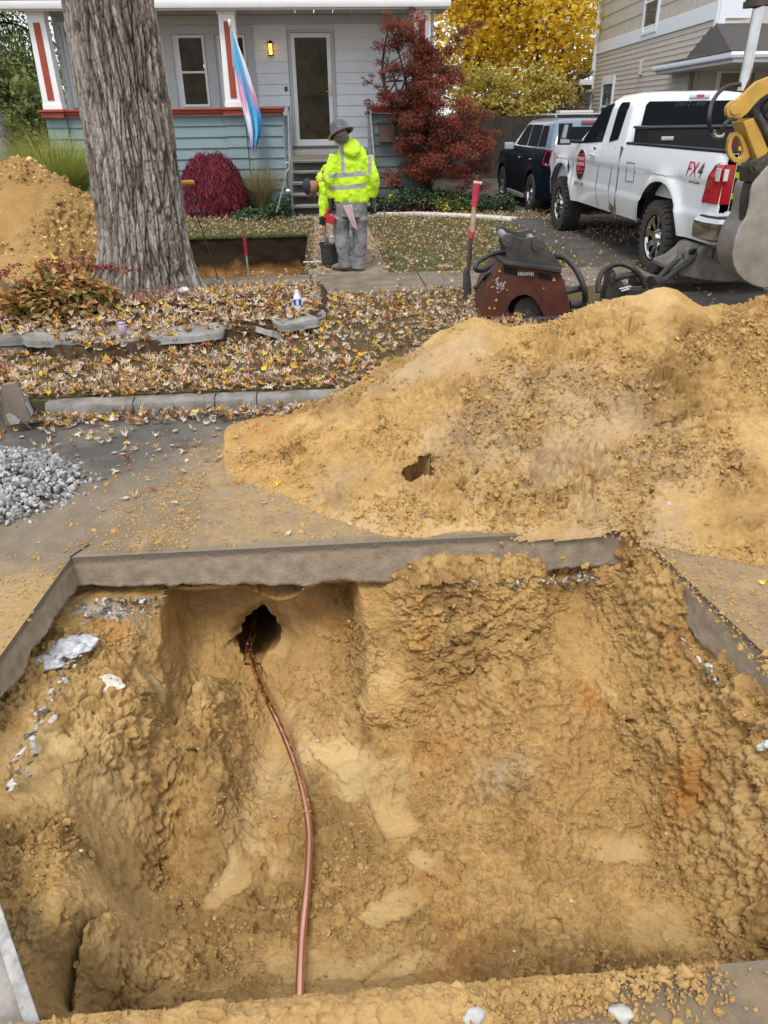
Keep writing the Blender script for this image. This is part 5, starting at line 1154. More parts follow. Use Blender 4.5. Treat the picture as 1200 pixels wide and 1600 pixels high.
    # main roof edge at the back corner
    mb=MB(); mb.add([P(L+.7,.7,6.4-.9),P(L+.7,-2,6.4-.9),P(L+.1,-2,6.9-.9),P(L+.1,.7,6.9-.9)],[(0,1,2,3)]); 
    # rear single-storey wing
    W0,W1=L+.05,L+6.5; lapm=MB(); lap(lapm,W0,W1,0,2.55,.118,-.02); lapm.build('wing_siding',M_V,root)
    mb=MB(); q=[A+d*W0-n*.03,A+d*W1-n*.03,A+d*W1-n*6,A+d*W0-n*6]; mb.add([(v.x,v.y,0) for v in q]+[(v.x,v.y,2.6) for v in q],[(0,3,2,1),(4,5,6,7),(1,2,6,5),(2,3,7,6),(3,0,4,7),(0,1,5,4)]); mb.build('wing_body',M_V,root)
    mb=MB(); z0=2.58
    mb.add([P(W0,.45,z0),P(W1,.45,z0),P(W1,.45,z0+.16),P(W0,.45,z0+.16),P(W0,-.03,z0),P(W1,-.03,z0),P(W1,-.03,z0+.16),P(W0,-.03,z0+.16)],[(0,1,2,3),(0,4,5,1),(3,2,6,7),(0,3,7,4),(1,5,6,2)]); mb.build('wing_eave',M_WT,root,bevel=.01)
    mb=MB(); mb.add([P(W0,.47,z0+.17),P(W1,.47,z0+.17),P(W1,-3,z0+1.6),P(W0,-3,z0+1.6)],[(0,1,2,3)]); mb.build('wing_roof',mat('dark_shingle',(.06,.055,.05),.95),root)
    s1=sof(882); s0=sof(907); win(s0,s1,1.0,zof((s0+s1)/2,139),True,.13)
    # front porch roof wrapping the corner
    e0=at_y(1050,84,19.2); 
    mb=MB(); zt=2.55; xL=A.x-.42; yF=15.0; yB=A.y+2.3
    poly=[(xL+.20,yB),(xL-.25,yF),(xL+9,yF),(xL+9,A.y+.9),(A.x+.5,A.y+.9),(A.x+.5,yB)]
    mb.prism(poly,(0,0,zt+.06),(1,0,0),(0,1,0),(0,0,1),.14); mb.build('porch_eave',mat('porch_soffit_white',(.55,.55,.55),.6),root,bevel=.01)
    mb=MB(); mb.tube([(xL+.16,yB,zt+.11),(xL-.31,yF-.02,zt+.11),(xL+9,yF-.06,zt+.11)],.06,8); mb.build('porch_gutter',M_WT,root,smooth=True)
    mb=MB(); mb.add([(xL-.35,yF-.05,zt+.17),(xL+9,yF-.05,zt+.17),(xL+9,A.y,3.35),(A.x-.03,A.y,3.35)],[(0,1,2,3)]); mb.add([(xL-.35,yF-.05,zt+.17),(A.x-.03,A.y,3.35),(A.x+.3,yB,2.85),(xL+.12,yB+.03,zt+.17)],[(0,1,2,3)]); mb.build('porch_roof',mat('dark_shingle',(.06,.055,.05),.95),root)
    mb=MB(); mb.box((A.x+1.05,A2.y-.06,1.9),(.95,.06,1.35)); wb=mb.build('porch_window',M_WT,root); g=MB(); g.box((A.x+1.05,A2.y-.1,1.9),(.75,.03,1.2)); g.build('blind',mat('tan_blind',(.20,.17,.11),.8),wb)
    mb=MB(); mb.box((xL+.9,yF+.35,1.25),(.22,.22,2.5)); mb.build('porch_post',M_WT,root,bevel=.008); mb=MB(); mb.box((xL+3.4,yF+.35,1.25),(.22,.22,2.5)); mb.build('porch_post',M_WT,root,bevel=.008)
build_neighbor()

# ================================================================== dark board fence
def build_fence():
    root=thing('board_fence',(6.2,25,0),'dark brown vertical board fence below the yellow trees','fence'); mb=MB(); r=random.Random(8); x=3.3; k=0
    m=ramp_mat('fence_board',[(0,(.028,.02,.016)),(1,(.065,.048,.04))],.9)
    while x<8.9:
        if not (4.55<x<4.75): mb.box((x+.07,25+r.uniform(-.01,.01),.86),(.135,.025,1.72+r.uniform(-.02,.02)))
        x+=.142
    mb.build('boards',mat('dark_fence',(.045,.034,.028),.9,noise=(3,.5)),root); mb=MB(); mb.box((6.1,25.04,1.45),(5.6,.06,.09)); mb.box((6.1,25.04,.4),(5.6,.06,.09)); mb.build('rail',mat('dark_fence',(.045,.034,.028)),root)
build_fence()
# ================================================================== vehicles
M_PAINTW=mat('white_car_paint',(.66,.69,.71),.22,0,.5,(2.0,.05),coat=.7); M_RUB=mat('tyre_rubber',(.022,.021,.02),.85,noise=(30,.5,(.05,.044,.037)),bump=(120,.4))
M_CHR=mat('chrome',(.50,.50,.50),.14,1.0,noise=(9,.15)); M_BLKP=mat('black_trim',(.014,.014,.015),.5,0,.2); M_CARG=mat('car_glass',(.010,.012,.014),.04,0,.10)
M_REDL=mat('red_lens',(.32,.006,.012),.12,0,.6,coat=.8); M_CLRL=mat('clear_lens',(.55,.55,.55),.15,0,.6,coat=.8); M_DARK=mat('dark_underbody',(.012,.012,.012),.9)
for _m in (M_CARG,): _m.node_tree.nodes['Principled BSDF'].inputs['IOR'].default_value=1.12
def text_obj(name,body,size,M3,loc,m,parent,ext=.002,shear=0.0,world=False):
    cu=bpy.data.curves.new(name,'FONT'); cu.body=body; cu.size=size; cu.extrude=ext; cu.align_x='CENTER'; cu.align_y='CENTER'; cu.shear=shear; cu.resolution_u=3
    tmp=bpy.data.objects.new('tmp',cu); me=bpy.data.meshes.new_from_object(tmp); bpy.data.objects.remove(tmp); bpy.data.curves.remove(cu)
    me.transform(Matrix.Translation(Vector(loc))@M3.to_4x4()); me.materials.clear(); me.materials.append(m); me.name=name
    return link_mesh(name,me,parent,world)
def build_wheel(root,x,y,r,wd,side,spokes=8,rim_r=None,steer=0,tread=True):
    """side=-1: outer face toward -x"""
    rim_r=rim_r or r*.60; mb=MB(); prof=[(rim_r,-.5),(rim_r+.02,-.52),(r*.80,-.55),(r*.93,-.50),(r*.985,-.40),(r,-.25),(r,0),(r,.25),(r*.985,.40),(r*.93,.5),(r*.8,.55),(rim_r,.5)]
    n=56; rings=[]
    for i in range(n):
        a=2*pi*i/n; rings.append([(x+q[1]*wd*-side*-1,y+q[0]*cos(a),r+q[0]*sin(a)) for q in prof])
    vs=[p for R0 in rings for p in R0]; k=len(prof); fs=[(i*k+j,i*k+j+1,((i+1)%n)*k+j+1,((i+1)%n)*k+j) for i in range(n) for j in range(k-1)]; mb.add(vs,fs)
    if tread:
        for i in range(34):
            for j,off in ((-.37,0),(-.13,.5),(.13,0),(.37,.5)):
                a=2*pi*(i+off)/34; rr=r-.004; c=(x+j*wd,y+rr*cos(a),r+rr*sin(a)); M=Matrix(((1,0,0),(0,cos(a),-sin(a)),(0,sin(a),cos(a)))); mb.box(c,(wd*.20,.024,.046),M@Matrix.Rotation(.35 if i%2 else -.2,3,'Y'))
            a=2*pi*(i)/34; rr=r*.945; c=(x+side*wd*.505,y+rr*cos(a),r+rr*sin(a)); M=Matrix(((1,0,0),(0,cos(a),-sin(a)),(0,sin(a),cos(a)))); mb.box(c,(.014,.05,.034),M)
    wroot=mb.build('wheel',M_RUB,root,world=False,smooth=True)
    m2=MB(); fx=x+side*wd*.42; 
    def P(rr,a,dx): return (fx-side*dx,y+rr*cos(a),r+rr*sin(a))
    n=48
    for (r0,d0,r1,d1) in ((rim_r+.012,-.0,rim_r-.012,-.012),(rim_r-.012,-.012,rim_r-.03,.02),(rim_r-.03,.02,rim_r-.04,.14)):
        m2.add([P(r0,2*pi*i/n,d0) for i in range(n)]+[P(r1,2*pi*i/n,d1) for i in range(n)],[(i,(i+1)%n,n+(i+1)%n,n+i) for i in range(n)])
    for s in range(spokes):
        a=2*pi*s/spokes+.2; w0,w1=.16*rim_r/.26*1.6,.11; pts=[]
        A=[P(.07,a-.62,.045),P(.07,a+.62,.045),P(rim_r*.62,a+w1*1.7,.012),P(rim_r-.012,a+w1*1.15*1.7,.0),P(rim_r-.012,a-w1*1.15*1.7,.0),P(rim_r*.62,a-w1*1.7,.012)]
        Bq=[(q[0]+side*-.035,q[1],q[2]) for q in A]; m2.add(A+Bq,[(0,1,2,5),(5,2,3,4)]+[(i,(i+1)%6,6+(i+1)%6,6+i) for i in range(6)])
    m2.cyl((fx-side*.05,y,r),(fx+side*.004,y,r),.075,.05,16)
    for s in range(8): a=2*pi*s/8; m2.cyl(P(.088,a,.045),P(.088,a,.018),.011,.009,6)
    m2.build('rim',M_CHR,wroot,world=False,smooth=True); m3=MB(); m3.cyl((x+side*.0,y,r),(x+side*wd*.14,y,r),rim_r-.02,rim_r-.03,24); m3.build('brake',M_DARK,wroot,world=False)
def car_grid(mb,ys,zb,zt,xf,sgn,rows=16):
    vs=[]
    for y in ys:
        a,b_=zb(y),zt(y)
        for j in range(rows+1):
            t=j/rows; z=a+(b_-a)*t; vs.append((sgn*xf(y,z),y,z))
    k=rows+1; mb.add(vs,[(i*k+j,i*k+j+1,(i+1)*k+j+1,(i+1)*k+j) for i in range(len(ys)-1) for j in range(rows)])
def arch(y,c,cz,rx,rz,p=2.3):
    d=abs(y-c)/rx
    return cz+rz*(1-d**p)**(1/p) if d<1 else -9
def ystations(y0,y1,arches,step=.09):
    s=set([y0,y1]); y=y0
    while y<y1: s.add(round(y,4)); y+=step
    for c,rx in arches:
        for k in range(37): s.add(round(c+rx*cos(pi*k/36),4))
    return sorted(q for q in s if y0<=q<=y1)
def roundrect(hw,y0,y1,z,rc,n=5):
    """ring of a rounded rectangle in plan, anticlockwise"""
    out=[]
    for cx,cy,a0 in ((hw-rc,y1-rc,0),(-hw+rc,y1-rc,90),(-hw+rc,y0+rc,180),(hw-rc,y0+rc,270)):
        for k in range(n+1): a=R_(a0+90*k/n); out.append((cx+rc*cos(a),cy+rc*sin(a),z))
    return out
def build_truck():
    root=thing('pickup_truck',(5.0,9.27,0),'white extended cab pickup truck with open loaded bed parked in the driveway','truck',rz=R_(.0))
    AR=((0,.60),(4.05,.60))
    def lower(y): return .53+.02*(y<1.5)*0
    def zb(y): return max(lower(y) if y<4.75 else .5,arch(y,0,.43,.60,.62),arch(y,4.05,.43,.58,.62))
    def flare(y,z):
        f=0
        for c in (0,4.05):
            q=sqrt(((y-c)/.60)**2+(max(z-.43,0)/.62)**2) if z>.43 else abs(y-c)/.60
            f=max(f,exp(-((q-1.02)/.17)**2))
        return f
    def xf(y,z):
        b_=.985+.012*sin((z-.5)*3.2); b_-=.055*max(0,(z-1.17)/.25)**1.5; b_-=.05*max(0,(.78-z)/.3)**1.2; b_-=.012*(1 if .82<z<1.12 else 0)
        if y>4.5: b_-=.26*((y-4.5)/.75)**2
        if y<-1.2: b_-=.05*((-1.2-y)/.16)**2
        return b_+.052*flare(y,z)
    bed=MB()
    for s in (-1,1): car_grid(bed,ystations(-1.36,1.485,((0,.60),)),zb,lambda y:1.40,xf,s,26)
    # rail tops, inner walls, floor, front panel and rear posts
    for s in (-1,1):
        bed.add([(s*.935,-1.36,1.40),(s*.86,-1.36,1.40),(s*.86,1.48,1.40),(s*.935,1.48,1.40),(s*.86,-1.36,.86),(s*.86,1.48,.86)],[(0,1,2,3),(1,4,5,2)])
        bed.box((s*.885,-1.345,1.12),(.10,.03,.55)); 
    bed.add([(-.86,-1.36,.86),(.86,-1.36,.86),(.86,1.48,.86),(-.86,1.48,.86)],[(0,1,2,3)]); bed.box((0,1.47,1.12),(1.86,.03,.56)); bed.box((0,-1.34,.76),(1.74,.05,.2))
    for s in (-1,1): bed.add([(s*.985,-1.36,.54),(s*.84,-1.36,.54),(s*.84,-1.36,1.40),(s*.93,-1.36,1.40)],[(0,1,2,3)])
    bed.build('truck_bed',M_PAINTW,root,world=False,smooth=True,auto=40)
    cab=MB()
    def ztop(y): return 1.36 if y<3.5 else 1.36-.03*(y-3.5)
    for s in (-1,1): car_grid(cab,ystations(1.505,5.22,((4.05,.58),)),zb,ztop,xf,s,26)
    # greenhouse
    rings=[roundrect(.925,1.52,3.62,1.35,.10),roundrect(.92,1.50,3.60,1.38,.12),roundrect(.845,1.53,2.80,1.80,.14),roundrect(.80,1.55,2.55,1.93,.16),roundrect(.74,1.62,2.44,1.985,.2),roundrect(.55,1.8,2.3,2.02,.25)]
    cab.loft(rings); 
    # hood and nose
    cab.loft([[(-.90,y,z-.05),(-.84,y,z),(-.5,y,z+.04),(0,y,z+.05),(.5,y,z+.04),(.84,y,z),(.90,y,z-.05),(.8,y,.6),(-.8,y,.6)] for y,z in ((3.45,1.36),(4.3,1.34),(4.9,1.30),(5.1,1.22),(5.2,1.05))])
    cab.box((0,3.2,.95),(1.85,3.5,.7)); cb=cab.build('cab',M_PAINTW,root,world=False,smooth=True,auto=40)
    def sx(z): 
        return np.interp(z,[1.38,1.80,1.93],[.92,.845,.80])
    def glass(name,pts,par,m=M_CARG,out=.007,frame=None):
        for s in (-1,1):
            g=MB(); z0=min(q[1] for q in pts); z1=max(q[1] for q in pts); n=len(pts); zs=sorted(set([z0+1e-4,z1-1e-4,1.80]+[z0+(z1-z0)*k/12 for k in range(1,12)])); vs=[]
            for z in zs:
                ys=[]
                for i in range(n):
                    (ya,za),(yb_,zb_)=pts[i],pts[(i+1)%n]
                    if (za-z)*(zb_-z)<=0 and za!=zb_: ys.append(ya+(yb_-ya)*(z-za)/(zb_-za))
                vs+=[(s*(sx(z)+out),min(ys),z),(s*(sx(z)+out),max(ys),z)]
            g.add(vs,[(2*i,2*i+1,2*i+3,2*i+2) for i in range(len(zs)-1)]); g.build(name,m,par,world=False)
    glass('side_window',[(2.47,1.40),(3.38,1.36),(3.30,1.44),(2.98,1.68),(2.78,1.83),(2.66,1.885),(2.40,1.90)],cb)
    glass('quarter_window',[(1.86,1.43),(2.19,1.41),(2.17,1.88),(2.12,1.90),(1.84,1.90),(1.80,1.87)],cb)
    def yb(z): return np.interp(z,[1.38,1.80,1.93],[1.50,1.53,1.55])
    g=MB(); pts=[(-.80,1.42),(.80,1.42),(.77,1.50),(.71,1.86),(.67,1.90),(-.67,1.90),(-.71,1.86),(-.77,1.50)]; g.add([(x,yb(z)-.008,z) for x,z in pts],[tuple(range(8))]); rw=g.build('rear_window',M_CARG,cb,world=False)
    g=MB(); g.add([(x,y,z) for x,y,z in ((-.80,3.61,1.39),(.80,3.61,1.39),(.70,2.69,1.87),(-.70,2.69,1.87))],[(0,1,2,3)]); g.build('windscreen',M_CARG,cb,world=False)
    g=MB(); g.box((0,1.535,1.955),(.28,.03,.045)); l=g.build('brake_light',M_CLRL,cb,world=False,bevel=.008); g=MB(); g.box((0,1.517,1.955),(.10,.006,.034)); g.build('red_lamp',M_REDL,l,world=False)
    MX=Matrix(((1,0,0),(0,0,-1),(0,1,0)))   # text plane facing -y, reading +x
    text_obj('marker_writing','Dbl12 - 8W',.085,MX,(-.12,yb(1.86)-.014,1.865),mat('white_marker',(.04,.04,.045),.7),rw,.001,.3)
    # left-side text plane faces -x and reads towards +y reversed: left to right on the side is -y
    ML=Matrix(((0,0,-1),(-1,0,0),(0,1,0)))
    X=lambda y,z:-(xf(y,z)+.005)
    # badge of bed side
    redp=mat('badge_red',(.42,.02,.05),.4); dkp=mat('badge_dark',(.03,.03,.035),.4)
    text_obj('badge_letters','FX',.22,ML,(X(-.75,1.22)+.0,-.70,1.215),redp,root,.002,.35); text_obj('badge_letters','4',.22,ML,(X(-.95,1.22)+.0,-.90,1.215),dkp,root,.002,.35); text_obj('badge_letters','OFF ROAD',.055,ML,(X(-.8,1.10)+.001,-.80,1.105),dkp,root,.001)
    text_obj('door_number','USDOT 71025',.075,ML,(X(3.2,.80),3.12,.80),mat('grey_vinyl',(.10,.10,.11),.6),root,.001)
    # round door logo
    yc,zc=3.12,1.07; g=MB(); N_=36; g.prism([(.23*cos(2*pi*i/N_),.225*sin(2*pi*i/N_)) for i in range(N_)],(X(yc,zc)-.001,yc,zc),(0,-1,0),(0,0,1),(-1,0,0),.004); lg=g.build('door_logo',mat('logo_white',(.6,.6,.6),.4),root,world=False)
    g=MB(); g.prism([(.215*cos(2*pi*i/N_),.21*sin(2*pi*i/N_)) for i in range(N_)],(X(yc,zc)-.004,yc,zc),(0,-1,0),(0,0,1),(-1,0,0),.004); g.build('logo_field',mat('logo_black',(.018,.016,.018),.4),lg,world=False)
    g=MB()
    for (a,b_,z0,z1) in ((-.17,.17,.055,.12),(-.20,.19,-.02,.045),(-.17,.02,-.085,-.035),(.04,.17,-.075,-.05),(-.12,.12,-.125,-.105),(-.10,.14,.135,.155)):
        g.prism([(a,z0+.01),(a+.03,z0-.006),(b_-.03,z0+.006),(b_,z0),(b_,z1-.01),(b_-.04,z1+.008),(a+.05,z1-.008),(a,z1)],(X(yc,zc)-.007,yc,zc),(0,-1,0),(0,0,1),(-1,0,0),.004)
    g.build('logo_bands',mat('logo_red',(.50,.05,.07),.4),lg,world=False)
    g=MB()
    for k in range(9): g.prism([(-.15+.035*k,.065),(-.135+.035*k,.065),(-.13+.035*k,.11),(-.145+.035*k,.11)],(X(yc,zc)-.0085,yc,zc),(0,-1,0),(0,0,1),(-1,0,0),.003); g.prism([(-.17+.04*k,-.01),(-.15+.04*k,-.01),(-.15+.04*k,.035),(-.17+.04*k,.035)],(X(yc,zc)-.0085,yc,zc),(0,-1,0),(0,0,1),(-1,0,0),.003)
    g.build('logo_strokes',mat('logo_pale',(.62,.42,.42),.4),lg,world=False)
    g=MB()
    for (a,b_,c,d_) in ((-.02,.02,-.09,.09),(-.055,.055,-.02,.02),(-.035,.035,-.045,.045)): g.prism([(a,c),(b_,c),(b_,d_),(a,d_)],(X(3.72,1.0)-.003,3.60,1.02),(0,-1,0),(0,0,1),(-1,0,0),.004+.001*(b_*10))
    g.build('fender_emblem',dkp,root,world=False)
    # seams, door handle, fuel flap
    g=MB()
    def seam(pts):
        for (y0,z0),(y1,z1) in zip(pts,pts[1:]): g.bar((X(y0,z0)+.002,y0,z0),(X(y1,z1)+.002,y1,z1),.007,.007,up=(1,0,0))
    GP=mat('panel_gap',(.09,.095,.10),.8)
    seam([(2.32,1.37),(2.31,1.1),(2.32,.8),(2.30,.66),(2.22,.55)]); g.build('panel_gap',GP,root,world=False); g=MB(); seam([(1.78,1.36),(1.77,1.1),(1.77,.8),(1.74,.56)]); g.build('panel_gap',GP,root,world=False); g=MB(); seam([(3.48,1.33),(3.50,1.1),(3.46,.8),(3.47,.66)]); g.build('panel_gap',GP,root,world=False); g=MB(); seam([(.92,.98),(1.20,.98),(1.20,1.20),(.92,1.20),(.92,.98)])
    g.build('panel_gap',mat('panel_gap',(.09,.095,.10),.8),root,world=False); g=MB(); g.box((-.98,1.495,.95),(.03,.014,.85)); g.build('panel_gap',mat('panel_gap',(.09,.095,.10),.8),root,world=False)
    g=MB(); g.box((X(2.55,1.2)-.02,2.58,1.235),(.03,.20,.035)); g.build('door_handle',M_PAINTW,root,world=False,bevel=.01); g=MB(); g.box((X(2.62,1.3)-.003,2.60,1.315),(.01,.06,.03)); g.build('door_keypad',M_BLKP,root,world=False)
    g=MB(); g.box((X(1.6,.6)-.002,1.66,.60),(.012,.14,.09),Matrix.Rotation(.3,3,'X')); g.build('rust_patch',mat('rust_patch',(.16,.07,.03),.9,noise=(30,.6)),root,world=False)
    # rail cap, bed liner dark strip
    for s in (-1,1):
        g=MB(); g.box((s*.895,.05,1.415),(.10,2.82,.03)); g.build('rail_trim',M_BLKP,root,world=False,bevel=.008)
    g=MB(); g.add([(-.84,-1.3,.88),(.84,-1.3,.88),(.84,1.45,.88),(-.84,1.45,.88)],[(0,1,2,3)]); g.build('bed_liner',M_BLKP,root,world=False)
    # tail lamps wrap the corners
    for s in (-1,1):
        g=MB(); pts=[(-1.365,.93),(-1.09,.93),(-1.075,.97),(-1.13,1.16),(-1.20,1.27),(-1.27,1.30),(-1.365,1.30)]
        ty=lambda y:float(np.interp(y,[-1.365,-1.27,-1.20,-1.13,-1.08,-1.07],[1.30,1.30,1.27,1.17,.99,.95])); ysl=[-1.372+.3*k/14 for k in range(15)]
        car_grid(g,ysl,lambda y:.93,ty,lambda y,z:xf(y,z)+.014,s,8)
        g.add([(s*(xf(-1.37,.93)+.014),-1.372,.93),(s*.86,-1.385,.93),(s*.86,-1.385,1.30),(s*(xf(-1.37,1.3)+.014),-1.372,1.30)],[(0,1,2,3)]); l=g.build('tail_light',M_REDL,root,world=False,bevel=.006)
        g=MB(); g.box((s*(xf(-1.3,1.2)+.018),-1.315,1.205),(.010,.085,.12)); g.box((s*.945,-1.392,1.205),(.045,.012,.11)); g.build('reverse_lamp',M_CLRL,l,world=False,bevel=.003)
        g=MB(); q=.004; pt2=[(y+(-.004 if y<-1.3 else .014)*1,z+(.014 if z>1.2 else -.014 if z<.95 else 0)) for y,z in pts]; o2=[Vector((s*(xf(y,z)+.004),y,z)) for y,z in pt2]; g.add(o2,[tuple(range(len(o2)))]); g.build('lamp_surround',M_BLKP,l,world=False)
    # bumper
    g=MB(); prof=[(0,.58),(.035,.60),(.045,.68),(.04,.76),(.0,.80)]
    path=[(-1.03,-1.12),(-1.03,-1.36),(-.98,-1.50),(-.80,-1.56),(0,-1.58),(.80,-1.56),(.98,-1.50),(1.03,-1.36),(1.03,-1.12)]; rings=[]
    for i,(x,y) in enumerate(path):
        a=Vector((path[min(i+1,8)][0]-path[max(i-1,0)][0],path[min(i+1,8)][1]-path[max(i-1,0)][1],0)).normalized(); nrm=Vector((a.y,-a.x,0)); rings.append([Vector((x,y,z))+nrm*o for o,z in prof])
    g.loft(rings,closed=False,caps=False); bp=g.build('rear_bumper',M_CHR,root,world=False,smooth=True)
    g=MB(); g.prism([(-1.02,-1.13),(-1.02,-1.36),(-.97,-1.49),(-.8,-1.55),(.8,-1.55),(.97,-1.49),(1.02,-1.36),(1.02,-1.13)],(0,0,.79),(1,0,0),(0,1,0),(0,0,1),.05); g.build('bumper_pad',M_BLKP,bp,world=False,bevel=.01)
    g=MB(); g.cyl((-.72,-1.60,.70),(-.72,-1.615,.70),.02,.02,12); g.build('parking_sensor',M_BLKP,bp,world=False)
    # wheels and underside
    for (x,s) in ((-.87,-1),(.87,1)):
        for y in (0,4.05): build_wheel(root,x,y,.42,.29,s,8,.262)
    g=MB(); g.box((0,1.6,.62),(1.5,6.0,.22)); g.tube([(-.8,0,.42),(.8,0,.42)],.07,10); g.box((-.45,2.0,.55),(.08,6.2,.16)); g.box((.45,2.0,.55),(.08,6.2,.16)); g.tube([(0,-1.4,.42),(0,-.2,.4)],.05,8); 
    for s in (-1,1):
        for c in (0,4.05):
            g.add([(s*.60,c+.64*cos(pi*k/16),.43+.64*sin(pi*k/16)) for k in range(17)]+[(s*.95,c+.64*cos(pi*k/16),.43+.66*sin(pi*k/16)) for k in range(17)]+[(s*.60,c,.43)],[(k,k+1,17+k+1,17+k) for k in range(16)]+[(k,k+1,34) for k in range(16)])
    g.build('underbody',M_DARK,root,world=False)
    # towing mirrors
    for s in (-1,1):
        g=MB(); g.box((s*1.20,3.42,1.49),(.20,.08,.30)); g.tube([(s*.93,3.35,1.38),(s*1.1,3.40,1.39)],.028,8); mr=g.build('door_mirror',M_BLKP,root,world=False,bevel=.02)
        g=MB(); g.box((s*1.20,3.376,1.53),(.155,.006,.18)); g.box((s*1.20,3.376,1.395),(.155,.006,.06)); g.build('mirror_glass',mat('mirror_glass',(.35,.38,.40),.05,1),mr,world=False)
    return root
TRUCK=build_truck()
def tool_box():
    root=thing('tool_chest',(5.0,10.42,1.40),'black crossbed tool chest lying across the bed of the white truck','tool box')
    mb=MB(); mb.box((5.0,10.40,1.42),(1.76,.50,.34)); bx=mb.build('chest',M_BLKP,root,bevel=.012); mb=MB(); mb.box((5.0,10.40,1.605),(1.80,.53,.035)); mb.build('lid',mat('worn_black',(.03,.03,.032),.3,noise=(8,.4)),root,bevel=.012)
    mb=MB(); mb.box((4.36,10.142,1.48),(.16,.012,.05)); mb.build('latch',M_CHR,root,bevel=.004)
tool_box()
def cargo():
    root=thing('strapped_machine',(5.0,8.6,.88),'maroon and yellow machine strapped upright in the bed of the white truck','machine')
    mr=mat('maroon_paint',(.13,.025,.025),.5,noise=(8,.4)); yl=mat('bright_yellow_paint',(.72,.50,.02),.5,noise=(7,.2)); lime=mat('lime_strap',(.48,.50,.03),.7)
    mb=MB(); mb.box((4.52,8.25,1.22),(.40,.45,.66)); mb.box((4.9,8.5,1.1),(.5,.5,.4)); mb.build('housing',mr,root,bevel=.015)
    mb=MB(); mb.box((4.47,8.0,1.25),(.10,.04,.70)); mb.box((4.40,8.0,1.44),(.40,.04,.04)); mb.box((4.55,8.0,.93),(.14,.05,.06)); mb.box((4.45,8.0,1.55),(.16,.04,.12),Matrix.Rotation(.5,3,'Y')); mb.build('frame',yl,root,bevel=.006)
    for z in (1.31,1.19,.99):
        mb=MB(); pts=[(4.20,8.1,z),(4.3,7.965,z+.01),(4.5,7.955,z+.005),(4.85,7.97,z+.0),(5.2,8.1,z-.02)]; 
        for p,q in zip(pts,pts[1:]): mb.bar(p,q,.008,.055)
        mb.build('strap',lime,root)
    mb=MB(); mb.box((4.55,8.3,1.72),(.22,.3,.34)); mb.box((4.50,8.2,1.60),(.12,.12,.6),Matrix.Rotation(.3,3,'Y')); mb.tube([(4.42,8.2,1.75),(4.30,8.1,1.82),(4.25,8.2,1.70)],.02,8); mb.box((4.62,8.3,1.9),(.16,.2,.10),.4); mb.build('engine_block',mat('oily_black',(.02,.019,.018),.45,.2,noise=(14,.5)),root,bevel=.012)
    root=thing('plastic_wrapped_bundle',(4.55,7.95,.88),'clear plastic wrapped bundle on the open tail of the truck bed','bundle')
    P=[]; 
    V,F=CLODS[0]; bm=bmesh.new(); bmesh.ops.create_icosphere(bm,subdivisions=4,radius=1); V=np.array([v.co[:] for v in bm.verts]); F=np.array([[v.index for v in f.verts] for f in bm.faces]); bm.free()
    V=V*np.array([.22,.12,.085])*(1+.28*fbm(V,2.2,4,501)[:,None])+np.array([4.50,7.96,.91]); mesh_np('wrapping',V,F,mat('crinkled_plastic',(.55,.60,.62),.12,0,.7,(9,.3)),root)
cargo()
